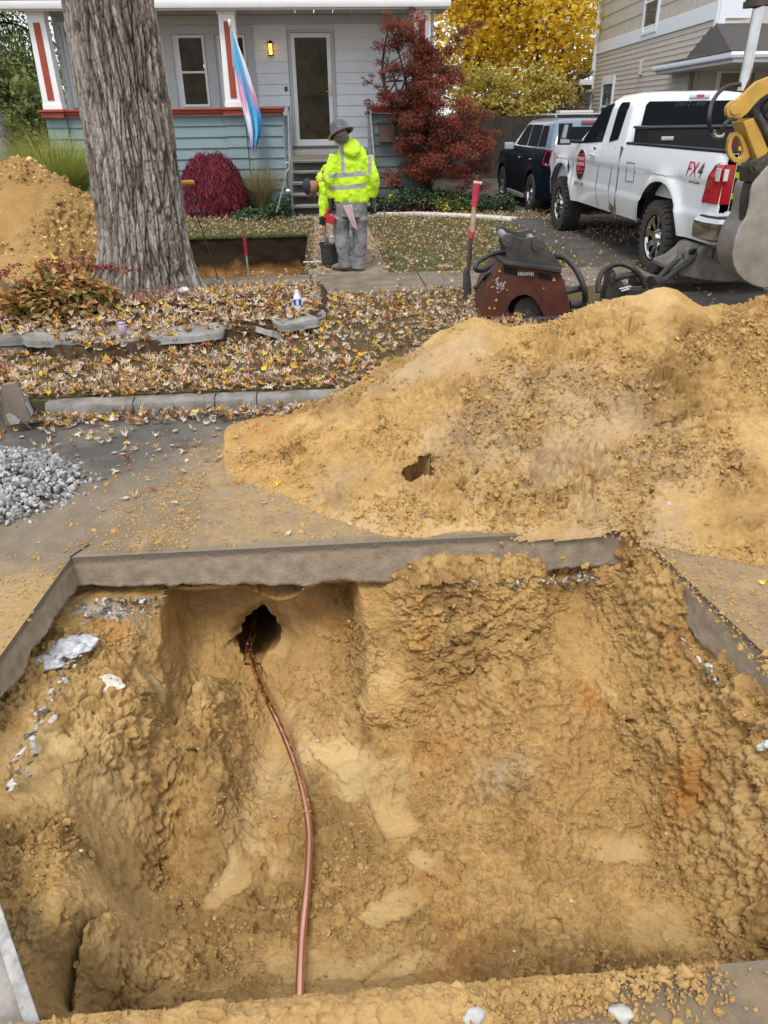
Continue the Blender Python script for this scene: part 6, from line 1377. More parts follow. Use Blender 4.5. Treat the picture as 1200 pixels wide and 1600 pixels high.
def build_suv():
    root=thing('dark_suv',(5.1,16.1,0),'dark navy compact SUV with roof rack parked ahead of the white pickup','suv')
    M_N=mat('navy_paint',(.005,.008,.014),.3,0,.10); M_SHEEN=mat('sky_sheen_cabin',(.12,.17,.22),.25,.1,.5,coat=.5)  # paler cabin blue paints the sky's reflection onto the navy car's upper part
    hw=.90; M_N.node_tree.nodes['Principled BSDF'].inputs['IOR'].default_value=1.1
    def zb(y): return max(.30,arch(y,0,.36,.44,.42),arch(y,2.62,.36,.44,.42))
    def fl(y,z):
        f=0
        for c in (0,2.62):
            q=sqrt(((y-c)/.44)**2+(max(z-.36,0)/.42)**2); f=max(f,exp(-((q-1.05)/.2)**2))
        return f
    def xf(y,z):
        b_=hw-.015*abs(z-.75)*2-.06*max(0,(z-1.0)/.2)**1.5+.02*fl(y,z)
        if y>3.0: b_-=.28*((y-3.0)/.6)**2
        if y<-.75: b_-=.07*((-.75-y)/.2)**2
        return b_
    b=MB()
    for s in (-1,1): car_grid(b,ystations(-.95,3.55,((0,.44),(2.62,.44)),.1),zb,lambda y:1.17 if y<2.1 else 1.17-.16*(y-2.1),xf,s,18)
    b.add([(-.82,-.955,.35),(.82,-.955,.35),(.84,-.955,.8),(.80,-.93,1.17),(-.80,-.93,1.17),(-.84,-.955,.8)],[(0,1,2,3,4,5)]); b.box((0,-.93,.50),(1.72,.16,.34))
    b.loft([[(-.78,y,z-.04),(-.6,y,z),(0,y,z+.03),(.6,y,z),(.78,y,z-.04),(.7,y,.5),(-.7,y,.5)] for y,z in ((1.9,1.17),(2.6,1.10),(3.2,1.0),(3.5,.85))]); bd=b.build('body',M_N,root,world=False,smooth=True,auto=40)
    g=MB(); g.loft([roundrect(.815,-.93,2.15,1.16,.1),roundrect(.80,-.92,2.1,1.2,.12),roundrect(.70,-.72,1.35,1.60,.14),roundrect(.66,-.66,1.25,1.66,.18),roundrect(.5,-.5,1.0,1.69,.2)]); rf=g.build('cabin',M_SHEEN,root,world=False,smooth=True,auto=50)
    sx=lambda z:np.interp(z,[1.2,1.6],[.80,.70])
    for nm,pts in (('quarter_window',[(-.55,1.22),(-.02,1.20),(-.02,1.57),(-.42,1.57)]),('rear_side_window',[(.05,1.20),(.82,1.19),(.80,1.58),(.06,1.58)]),('front_side_window',[(.90,1.19),(1.85,1.17),(1.32,1.52),(1.15,1.58),(.88,1.58)])):
        for s in (-1,1):
            g=MB(); g.add([(s*(sx(z)+.008),y,z) for y,z in pts],[tuple(range(len(pts)))]); g.build(nm,M_CARG,rf,world=False)
    g=MB(); yb=lambda z:np.interp(z,[1.2,1.6],[-.92,-.72])-.008; g.add([(x,yb(z),z) for x,z in ((-.70,1.20),(.70,1.20),(.62,1.55),(-.62,1.55))],[(0,1,2,3)]); g.build('rear_window',M_CARG,rf,world=False)
    g=MB(); g.box((0,-.74,1.63),(.40,.04,.04)); g.build('brake_light',M_REDL,rf,world=False)
    for s in (-1,1):
        g=MB(); pts=[(-.96,.89),(-.80,.90),(-.78,1.0),(-.80,1.17),(-.95,1.17)]; o_=[Vector((s*(xf(y,z)+.01),y,z)) for y,z in pts]; i_=[Vector((s*.68,-.965 if y<-.85 else y,z)) for y,z in pts]; n=5; g.add(o_+i_,[tuple(range(n)),tuple(range(n,2*n))]+[(i,(i+1)%n,n+(i+1)%n,n+i) for i in range(n)]); l=g.build('tail_light',M_REDL,root,world=False,bevel=.005)
        g=MB(); g.box((s*(xf(-.9,.95)+.012),-.88,.925),(.01,.12,.03)); g.build('clear_lamp',M_CLRL,l,world=False)
        g=MB(); g.tube([(s*.62,-.5,1.70),(s*.62,-.45,1.745),(s*.62,1.0,1.755),(s*.62,1.1,1.70)],.018,8); g.build('roof_rail',mat('grey_metal',(.25,.25,.25),.5,.3),root,world=False,smooth=True)
        g=MB(); g.box((s*.98,1.75,1.16),(.2,.09,.14)); g.build('door_mirror',mat('silver_cap',(.4,.42,.44),.3),root,world=False,bevel=.02)
        g=MB(); g.box((s*(xf(.3,.95)+.012),.12,.97),(.03,.16,.03)); g.box((s*(xf(1.2,.95)+.012),1.05,.97),(.03,.16,.03)); g.build('door_handle',M_CHR,root,world=False,bevel=.008)
        g=MB(); g.box((s*(hw-.03),1.3,.25),(.10,1.4,.08)); g.build('running_board',mat('grey_metal',(.25,.25,.25),.5,.3),root,world=False,bevel=.01)
    g=MB(); g.box((0,.25,1.76),(1.24,.05,.02)); g.box((0,.7,1.76),(1.24,.05,.02)); g.box((.15,.9,1.80),(.7,.3,.05)); g.build('roof_rack',mat('pale_rack',(.5,.5,.5),.4),root,world=False,bevel=.008)
    for s in (-1,1):
        for y in (0,2.62): build_wheel(root,s*.79,y,.36,.23,s,6,.23,tread=False)
    g=MB(); g.box((0,1.3,.42),(1.4,4.0,.3)); 
    for s in (-1,1):
        for c in (0,2.62): g.box((s*.62,c,.5),(.06,.86,.5))
    g.build('underbody',M_DARK,root,world=False)
build_suv()
# ================================================================== site machinery
def pxpoly(pts,y): return [(lambda p:(p.x,p.z))(at_y(a,b,y)) for a,b in pts]
def plate(mb,pts,y,t): mb.prism(pxpoly(pts,y),(0,y,0),(1,0,0),(0,0,1),(0,1,0),t)
M_CAT=mat('digger_yellow',(.46,.28,.055),.5,0,.4,(6,.22),(30,.15)); M_IRON=mat('black_iron_casting',(.035,.032,.03),.55,.4,noise=(10,.5,(.08,.07,.06)),bump=(40,.4)); M_HOSE=mat('rubber_hose',(.022,.022,.022),.55,noise=(20,.4)); M_STEEL=mat('scuffed_steel',(.36,.35,.33),.42,.55,noise=(4,.5,(.22,.19,.15)),bump=(14,.2))
def px3(pts,y=None): return [at_y(a,b,(c if y is None else y)) for a,b,*cc in pts for c in [(cc[0] if cc else y)]]
def excavator():
    root=thing('excavator_arm',(3.9,6.5,.35),'yellow excavator arm with black linkage and grey bucket at the right edge','excavator')
    up=[(1340,92),(1260,100),(1200,120),(1180,128),(1165,142),(1150,156),(1139,168),(1138,179),(1144,185),(1150,186),(1157,184),(1167,176),(1174,167),(1185,155),(1200,145),(1260,126),(1340,122)]
    for y in (6.40,6.66):
        mb=MB(); plate(mb,up,y,.05); mb.build('boom_plate',M_CAT,root,bevel=.006)
    mb=MB(); plate(mb,[(1340,100),(1260,106),(1200,126),(1175,140),(1160,158),(1170,165),(1200,140),(1260,120),(1340,116)],6.53,.21); mb.build('boom_web',M_IRON,root)
    c=at_y(1148,171,6.36); mb=MB(); mb.cyl(c,c+Vector((0,.05,0)),.062,.062,24); mb.cyl(c-Vector((0,.014,0)),c,.036,.042,20); mb.build('pin',M_CAT,root,smooth=True,auto=30)
    mb=MB(); plate(mb,[(1151,190),(1169,184),(1176,196),(1191,234),(1188,240),(1174,249),(1167,232)],6.5,.20); mb.build('stick',M_CAT,root,bevel=.008)
    out=[(1150,206),(1142,208),(1137,216),(1135,232),(1137,243),(1144,252),(1153,256),(1163,253),(1170,246),(1168,232),(1160,214)]; inn=[(1150,212),(1146,213),(1143,219),(1141,230),(1143,239),(1148,245),(1153,247),(1158,244),(1160,236),(1158,226),(1154,216)]
    mb=MB(); O=pxpoly(out,6.47); I=pxpoly(inn,6.47); n=len(O)
    vs=[(x,6.45,z) for x,z in O]+[(x,6.45,z) for x,z in I]+[(x,6.49,z) for x,z in O]+[(x,6.49,z) for x,z in I]
    mb.add(vs,[(i,(i+1)%n,n+(i+1)%n,n+i) for i in range(n)]+[(2*n+i,3*n+i,3*n+(i+1)%n,2*n+(i+1)%n) for i in range(n)]+[(i,2*n+i,2*n+(i+1)%n,(i+1)%n) for i in range(n)]+[(n+i,n+(i+1)%n,3*n+(i+1)%n,3*n+i) for i in range(n)]); mb.build('lock_ring',M_CAT,root,bevel=.004)
    a=at_y(1196,-70,6.5); b=at_y(1160,142,6.5); m_=at_y(1186,10,6.5); mb=MB(); mb.cyl(m_,b,.042,.042,20); mb.build('chrome_rod',M_CHR,root,smooth=True); mb=MB(); mb.cyl(a,m_,.10,.10,20); mb.cyl(m_-(m_-a).normalized()*.04,m_,.115,.115,20); mb.build('cylinder',M_IRON,root,smooth=True,auto=30)
    mb=MB(); a=at_y(1172,168,6.56); b=at_y(1215,240,6.56); mb.cyl(a,b,.04,.04,14); mb.cyl(at_y(1183,180,6.4),at_y(1205,222,6.4),.03,.03,12); mb.build('tilt_cylinder',M_IRON,root,smooth=True)
    hs=[[(1161,132,6.5),(1145,133,6.45),(1128,140,6.4),(1113,160,6.35),(1108,185,6.3),(1109,198,6.35),(1115,209,6.4)],[(1150,186,6.4),(1141,187,6.35),(1133,194,6.33),(1128,204,6.35),(1126,212,6.4)],[(1200,172,6.6),(1188,176,6.6),(1180,184,6.6),(1190,193,6.6),(1204,196,6.6)],[(1206,150,6.62),(1192,166,6.62),(1196,182,6.62),(1212,190,6.62)]]
    for h in hs:
        mb=MB(); mb.tube(spline(px3(h),6),.016,8); mb.build('hose',M_HOSE,root,smooth=True)
    for a,b in (((1114,206),(1119,214)),((1126,214),(1130,208)),((1119,214),(1126,213))):
        mb=MB(); mb.cyl(at_y(*a,6.38),at_y(*b,6.38),.020,.018,10); mb.build('hose_fitting',M_CHR,root,smooth=True)
    mb=MB(); plate(mb,[(1176,249),(1190,240),(1215,236),(1240,250),(1235,268),(1200,268),(1178,285),(1168,285),(1168,262)],6.46,.30); plate(mb,[(1166,285),(1184,283),(1180,300),(1172,330),(1166,345),(1158,345),(1160,310)],6.52,.12); mb.build('linkage',M_IRON,root,bevel=.014)
    c=at_y(1182,260,6.27); mb=MB(); mb.cyl(c,c+Vector((0,.04,0)),.05,.055,20); mb.cyl(c-Vector((0,.02,0)),c,.03,.03,6); mb.build('link_pin',M_IRON,root,smooth=True,auto=30)
    bk=[(1200,258),(1188,270),(1176,287),(1172,298),(1170,320),(1166,338),(1155,354),(1147,374),(1143,396),(1145,413),(1151,426),(1161,437),(1175,445),(1190,449),(1215,449),(1250,436),(1270,410),(1275,370),(1262,330),(1235,290),(1225,262)]
    for y in (6.30,6.86):
        mb=MB(); plate(mb,bk,y,.03); mb.build('bucket_side',M_STEEL,root,bevel=.006)
    mb=MB(); sh=[pxpoly([q],6.58)[0] for q in bk[:17]]; 
    mb.loft([[(x,6.31,z) for x,z in sh],[(x,6.86,z) for x,z in sh]],closed=False,caps=False); mb.build('bucket_shell',M_STEEL,root,smooth=True)
excavator()
def compactor():
    root=thing('plate_compactor',(1.95,7.35,0),'rusty maroon plate compactor attachment with grey pin brackets on the tree lawn','compactor')
    z7=lambda X,Y:(700+X*260/1200,260+Y*260/1200)
    M_MAR=mat('rusty_maroon',(.05,.014,.012),.5,0,.35,(5,.55,(.10,.035,.02)),(18,.3)); M_GR=mat('greasy_bracket',(.10,.095,.09),.4,.45,noise=(5,.6,(.03,.03,.035)),bump=(20,.25))
    sidep=[(250,1080),(253,950),(285,862),(350,755),(405,692),(600,712),(800,742),(840,840),(875,1000),(872,1060),(700,1120),(690,1080),(655,1005),(610,945),(560,922),(500,932),(455,965),(420,1035),(385,1108)]
    P=[z7(*q) for q in sidep]
    mb=MB(); plate(mb,P,7.10,.03); mb.build('side_plate',M_MAR,root,bevel=.004)
    Q=pxpoly(P,7.10); mb=MB(); mb.prism([(x+.02,z) for x,z in Q],(0,7.62,0),(1,0,0),(0,0,1),(0,1,0),.03); mb.build('side_plate',M_MAR,root,bevel=.004)
    ar=[(x,z) for x,z in Q[11:]]; mb=MB(); mb.loft([[(x,7.1,z) for x,z in ar],[(x+.02,7.62,z) for x,z in ar]],closed=False,caps=False); mb.build('arch_liner',M_MAR,root,smooth=True)
    lf=[Q[0],Q[1],Q[2],Q[3],Q[4]]; mb=MB(); mb.loft([[(x,7.1,z) for x,z in lf],[(x+.02,7.62,z) for x,z in lf]],closed=False,caps=False); mb.build('end_shell',M_MAR,root,smooth=True)
    # slots and worn lettering
    mb=MB(); 
    for s in ([(400,722),(498,735),(500,790),(410,772)],[(648,765),(740,778),(752,825),(655,805)]): plate(mb,[z7(*q) for q in s],7.083,.006)
    mb.build('slot',mat('black_recess',(.006,.006,.006),.9),root)
    mb=MB(); r=random.Random(4)
    for k in range(9): x=505+k*13; plate(mb,[z7(x,762+r.uniform(-6,6)),z7(x+8,763),z7(x+9,788+r.uniform(-6,6)),z7(x+1,786)],7.082,.004)
    for k in range(46): x=370+r.gauss(0,24); y=855+r.gauss(0,22)+(x-370)*.35; s=r.uniform(3,9); plate(mb,[z7(x,y),z7(x+s,y-s*.5),z7(x+s*1.2,y+s*.6),z7(x+s*.3,y+s)],7.082,.004)
    mb.build('worn_decal',mat('flaked_white',(.5,.48,.45),.8),root)
    mb=MB()
    for x,y,s in ((765,812,14),(372,752,9),(348,962,10),(300,1018,9),(335,1020,8),(690,878,6)): plate(mb,[z7(x-s,y+s),z7(x,y-s),z7(x+s,y+s)],7.081,.004)
    mb.build('warning_sticker',mat('sticker_yellow',(.6,.36,.02),.6),root)
    # deck and brackets
    mb=MB(); dk=pxpoly([z7(*q) for q in [(400,680),(820,738),(820,768),(400,705)]],7.02); mb.prism(dk,(0,7.36,0),(1,0,0),(0,0,1),(0,1,0),.68); mb.build('deck_plate',M_GR,root,bevel=.004)
    br=[(388,500),(425,480),(455,487),(500,512),(560,520),(640,500),(690,540),(760,640),(822,722),(812,742),(600,715),(428,688),(412,570)]
    bq=pxpoly([z7(*q) for q in br],7.12)
    for y in (7.12,7.52): 
        mb=MB(); mb.prism([(x+(.03 if y>7.3 else 0),z+.01*(y>7.3)) for x,z in bq],(0,y,0),(1,0,0),(0,0,1),(0,1,0),.03); mb.build('pin_bracket',M_GR,root,bevel=.004)
    for q in ((427,528),(642,562)):
        c=at_y(*z7(*q),7.10); mb=MB(); mb.cyl(c,c+Vector((.03,.46,.01)),.036,.036,16); mb.build('cross_pin',mat('bright_pin',(.38,.37,.35),.4,.7,noise=(8,.3)),root,smooth=True)
        mb=MB(); mb.cyl(c-Vector((0,.035,0)),c,.052,.056,20); mb.cyl(c-Vector((0,.045,0)),c-Vector((0,.03,0)),.026,.03,6); mb.build('pin_boss',M_GR,root,smooth=True,auto=30)
    c=at_y(*z7(575,1045),7.2); mb=MB(); mb.cyl(c,c+Vector((0,.36,0)),.135,.135,36); mb.cyl(c-Vector((0,.015,0)),c,.03,.035,12); mb.build('drum',mat('dusty_rubber',(.075,.065,.06),.8,noise=(6,.3)),root,smooth=True,auto=30)
    mb=MB(); c=at_y(*z7(835,905),7.25); mb.cyl(c,c+Vector((.22,.04,.03)),.032,.032,14); c=at_y(*z7(880,1000),7.3); mb.cyl(c,c+Vector((.16,.02,.01)),.04,.04,12); mb.cyl(c+Vector((-.02,-.1,-.04)),c+Vector((.10,-.1,-.04)),.028,.028,10); mb.build('tie_bar',M_GR,root,smooth=True,auto=30)
    mb=MB(); mb.box((1.92,7.36,.02),(1.05,.62,.04)); mb.build('base_plate',M_GR,root,bevel=.01)
    def hose(pts,r=.019): mb=MB(); mb.tube(spline([at_y(*z7(a,b),c) for a,b,c in pts],7),r,10); mb.build('hose',M_HOSE,root,smooth=True)
    hose([(425,615,7.4),(330,630,7.35),(230,680,7.3),(195,735,7.25),(240,752,7.3),(310,720,7.35),(400,665,7.4)],.022); hose([(420,655,7.45),(320,740,7.4),(240,820,7.3),(200,880,7.2)],.021); hose([(390,675,7.35),(300,760,7.3),(250,800,7.3),(195,880,7.25)],.017)
    hose([(770,640,7.5),(850,665,7.4),(920,740,7.3),(965,830,7.22),(985,900,7.2),(990,970,7.25)],.030)
    mb=MB(); c=at_y(928,473,7.3); mb.cyl(c,c+Vector((.07,0,-.01)),.018,.018,10); mb.build('coupling',mat('zinc',(.4,.46,.5),.35,.6),root,smooth=True)
compactor()
def coupler():
    root=thing('hydraulic_coupler',(2.75,7.7,0),'black hydraulic coupler with ribbed hose loop lying between the heap and truck','hydraulic coupler')
    k=lambda X,Y:(900+X*220/1200,380+Y*220/1200)
    mb=MB(); bq=pxpoly([k(*q) for q in [(245,470),(270,380),(285,270),(320,250),(350,265),(385,320),(470,440),(480,520),(240,520)]],7.55)
    for y in (7.55,7.85):
        m2=MB(); m2.prism([(x+(.06 if y>7.7 else 0),z) for x,z in bq],(0,y,0),(1,0,0),(0,0,1),(0,1,0),.03); m2.build('bracket',M_IRON,root,bevel=.004)
    c=at_y(*k(315,300),7.52); mb.cyl(c,c+Vector((.30,.12,.02)),.032,.032,14); mb.cyl(c-Vector((0,.01,0)),c+Vector((0,.03,0)),.04,.04,14); c=at_y(*k(480,320),7.7); mb.cyl(c,c+Vector((.16,.1,-.02)),.055,.055,14); c=at_y(*k(640,340),7.75); mb.cyl(c,c+Vector((.10,.05,.01)),.075,.06,14); c=at_y(*k(480,430),7.6); mb.box(c,(.3,.12,.1)); mb.build('cross_tube',M_IRON,root,smooth=True,auto=30)
    def hose(pts,r,nm='hose'): mb=MB(); P=spline([at_y(*k(a,b),c) for a,b,c in pts],10); mb.tube(P,[r*(1+.10*(i%2)) for i in range(len(P))],10); mb.build(nm,M_HOSE,root,smooth=True)
    hose([(190,420,7.5),(190,330,7.55),(230,240,7.6),(310,190,7.65),(400,180,7.65),(490,220,7.6),(560,300,7.6),(590,380,7.6),(590,470,7.6)],.026)
    hose([(640,380,7.8),(720,280,7.9),(820,180,8.0),(930,90,8.1),(1040,62,8.2)],.028); hose([(680,400,7.75),(760,310,7.85),(870,220,7.95),(1000,130,8.05),(1060,70,8.2)],.028); hose([(600,470,7.65),(660,400,7.7),(740,310,7.8)],.03)
    mb=MB(); c=at_y(*k(365,390),7.5); mb.cyl(c,c+Vector((.12,0,.02)),.016,.016,8); mb.cyl(c+Vector((.02,-.02,-.02)),c+Vector((.10,-.02,0)),.012,.012,8); mb.build('fitting',M_CHR,root,smooth=True)
coupler()
def toothed_bucket():
    root=thing('digging_bucket',(3.6,8.25,0),'dusty toothed digging bucket lying behind the rear wheel of the truck','bucket')
    k=lambda X,Y:(1080+X*120/800,240+Y*240/1600)
    pr=[(-190,1180),(-60,1130),(60,1040),(110,975),(150,955),(200,990),(260,1040),(350,1080),(470,1090),(620,1100),(640,1200),(560,1290),(360,1330),(100,1310),(-120,1270),(-200,1230)]
    M_=mat('dusty_bucket_steel',(.16,.145,.125),.7,.3,noise=(7,.45),bump=(16,.5)); 
    P=pxpoly([k(*q) for q in pr],8.1); mb=MB(); n=len(P)
    for y in (8.05,8.65): mb.prism(P,(0,y,0),(1,0,0),(0,0,1),(0,1,0),.03)
    mb.loft([[(x,8.06,z) for x,z in P],[(x,8.64,z) for x,z in P]],closed=True,caps=False)
    for j in range(6):
        x0=P[3][0]+(.02)+j*.0
    mb.build('shell',M_,root,bevel=.012,smooth=True)
    for (a,b) in ((1062,392),(1072,393),(1108,390),(1118,391),(1128,399)):
        p=at_y(a,b+5,8.04); t=MB(); t.box((p.x,8.04,p.z+.0),(.055,.06,.10),taper=(.55,.6)); t.build('tooth',M_,root,bevel=.006)
toothed_bucket()
def left_bucket():
    root=thing('steel_scoop',(-2.35,5.0,-.12),'muddy steel loader bucket corner standing on the road beside the curb','loader bucket')
    kk=lambda X,Y:(X*.1,540+Y*.1)
    M_=mat('muddy_steel',(.16,.125,.09),.6,.25,noise=(5,.35,(.22,.19,.155)),bump=(20,.3)); mb=MB(); a=[(40,600),(235,575),(330,700),(400,880),(490,1130),(440,1190),(250,1235),(110,1255),(0,1000)]
    plate(mb,[kk(*q) for q in a],4.95,.03); P=pxpoly([kk(*q) for q in a],4.95)
    mb.build('side_plate',M_,root,bevel=.005); mb=MB(); mb.box((P[0][0]-.32,5.12,P[0][1]-.30),(.7,.3,.22)); mb.build('shell',M_,root,bevel=.03)
    mb=MB(); plate(mb,[kk(*q) for q in [(400,885),(430,870),(520,1040),(500,1085)]],4.93,.03); mb.build('cutting_edge',mat('worn_edge',(.42,.45,.48),.35,.7),root); mb=MB(); mb.box((P[0][0]-.14,4.9,P[0][1]+.02),(.18,.08,.30)); mb.build('cheek',mat('slate_steel',(.10,.11,.115),.6,.3,noise=(8,.3)),root,bevel=.01)
    mb=MB(); plate(mb,[kk(*q) for q in [(95,1075),(150,1060),(235,1090),(280,1140),(320,1165),(300,1215),(180,1235),(130,1180)]],4.925,.008); mb.build('mud_splash',mat('dried_mud',(.30,.27,.24),.9,noise=(20,.3)),root)
left_bucket()
# ================================================================== people
def ering(c,a,b,d,n=16):
    """ellipse ring: centre c, half widths a (sideways), b (depth), d = axis direction"""
    c=Vector(c); d=Vector(d).normalized(); x=Vector((1,0,0)); x=(x-d*x.dot(d)); x=x.normalized() if x.length>.2 else Vector((0,1,0)); y=d.cross(x)
    return [c+x*a*cos(2*pi*k/n)+y*b*sin(2*pi*k/n) for k in range(n)]
def limb(mb,pts,n=14):
    """pts: list of (centre, a, b)"""
    C=[Vector(p[0]) for p in pts]; rings=[]
    for i,p in enumerate(pts):
        d=C[min(i+1,len(C)-1)]-C[max(i-1,0)]; rings.append(ering(C[i],p[1],p[2],d,n))
    mb.loft(rings)
def dens(pts,k=3):
    """smooth resample of (centre,a,b)"""
    out=[]; C=spline([p[0] for p in pts],k)
    for i,c in enumerate(C):
        t=i/k; j=min(int(t),len(pts)-2); f=t-j; f=min(f,1); out.append((c,pts[j][1]+(pts[j+1][1]-pts[j][1])*f,pts[j][2]+(pts[j+1][2]-pts[j][2])*f))
    return out
def remeshed(mb,name,m,parent,vox=.011,wr=None,seed=0,smooth=2):
    o=mb.build(name,m,parent)
    r=o.modifiers.new('remesh','REMESH'); r.mode='VOXEL'; r.voxel_size=vox; r.use_smooth_shade=True
    if smooth: s=o.modifiers.new('smooth','SMOOTH'); s.factor=.5; s.iterations=smooth
    if wr:
        t=bpy.data.textures.new(name+'_folds','CLOUDS'); t.noise_scale=wr[0]; t.noise_depth=3; d=o.modifiers.new('folds','DISPLACE'); d.texture=t; d.strength=wr[1]; d.mid_level=.5; d.texture_coords='LOCAL'
    return o
def hand(mb,w_,direc,side,curl=.9,s=1.0):
    """wrist point, pointing direction, palm side vector"""
    w_=Vector(w_); d=Vector(direc).normalized(); sd=Vector(side).normalized(); nrm=d.cross(sd)
    def pt(a,b,c): return w_+d*a*s+sd*b*s+nrm*c*s
    mb.loft([[pt(a,b*wd,c*th) for b,c in ((-1,-1),(-1,1),(1,1),(1,-1))] for a,wd,th in ((-.02,.028,.018),(.03,.038,.018),(.07,.043,.016),(.095,.041,.013))])
    for k,(b,l) in enumerate(((-.033,.068),(-.011,.080),(.011,.085),(.033,.075))):
        P=[pt(.085,b,0)]; a=0; q=Vector(P[0])
        for j,f in enumerate((.45,.32,.23)):
            a+=curl*(.35,.75,.6)[j]; q=q+(d*cos(a)+nrm*sin(a))*l*f*s; P.append(Vector(q))
        mb.tube(P,[.0105*s,.010*s,.009*s,.007*s],8)
    P=[pt(.01,.035,.005),pt(.045,.062,.018),pt(.075,.065,.035),pt(.095,.055,.045)]; mb.tube(P,[.013*s,.012*s,.010*s,.008*s],8)
M_SKIN=mat('tan_skin',(.30,.15,.09),.55,noise=(12,.15)); 
def hivis(name,z1,z2,bh=.05,xs=(),zt=0,tilt=0.0):
    m,nt,b=_new(name); N=nt.nodes.new; L=nt.links.new; tc=N('ShaderNodeTexCoord'); sp=N('ShaderNodeSeparateXYZ'); L(tc.outputs['Object'],sp.inputs[0])
    zz=N('ShaderNodeMath'); zz.operation='MULTIPLY_ADD'; zz.inputs[1].default_value=tilt; L(sp.outputs[0],zz.inputs[0]); L(sp.outputs[2],zz.inputs[2])
    def band(src,c,h):
        a=N('ShaderNodeMath'); a.operation='SUBTRACT'; a.inputs[1].default_value=c; L(src,a.inputs[0]); ab=N('ShaderNodeMath'); ab.operation='ABSOLUTE'; L(a.outputs[0],ab.inputs[0]); lt=N('ShaderNodeMath'); lt.operation='LESS_THAN'; lt.inputs[1].default_value=h; L(ab.outputs[0],lt.inputs[0]); return lt.outputs[0]
    def comb(a,b_,op):
        q=N('ShaderNodeMath'); q.operation=op; L(a,q.inputs[0]); L(b_,q.inputs[1]); return q.outputs[0]
    inx=band(sp.outputs[0],0,.225); f=comb(band(zz.outputs[0],z1,bh/2),band(zz.outputs[0],z2,bh/2),'MAXIMUM'); f=comb(f,inx,'MULTIPLY')
    if xs:
        gt=N('ShaderNodeMath'); gt.operation='GREATER_THAN'; gt.inputs[1].default_value=zt; L(sp.outputs[2],gt.inputs[0])
        for x in xs: f=comb(f,comb(band(sp.outputs[0],x,.022),gt.outputs[0],'MULTIPLY'),'MAXIMUM')
    nz=N('ShaderNodeTexNoise'); nz.inputs['Scale'].default_value=7; nz.inputs['Detail'].default_value=4; L(tc.outputs['Object'],nz.inputs[0]); rp=N('ShaderNodeValToRGB'); rp.color_ramp.elements[0].position=.3; rp.color_ramp.elements[0].color=(.38,.62,.012,1); rp.color_ramp.elements[1].position=.7; rp.color_ramp.elements[1].color=(.56,.83,.02,1); L(nz.outputs[0],rp.inputs[0])
    mx=N('ShaderNodeMixRGB'); L(f,mx.inputs[0]); L(rp.outputs[0],mx.inputs[1]); mx.inputs[2].default_value=(.30,.30,.30,1); L(mx.outputs[0],b.inputs['Base Color']); b.inputs['Roughness'].default_value=.75; return m
def J(px,py,y): return at_y(px,py,y)
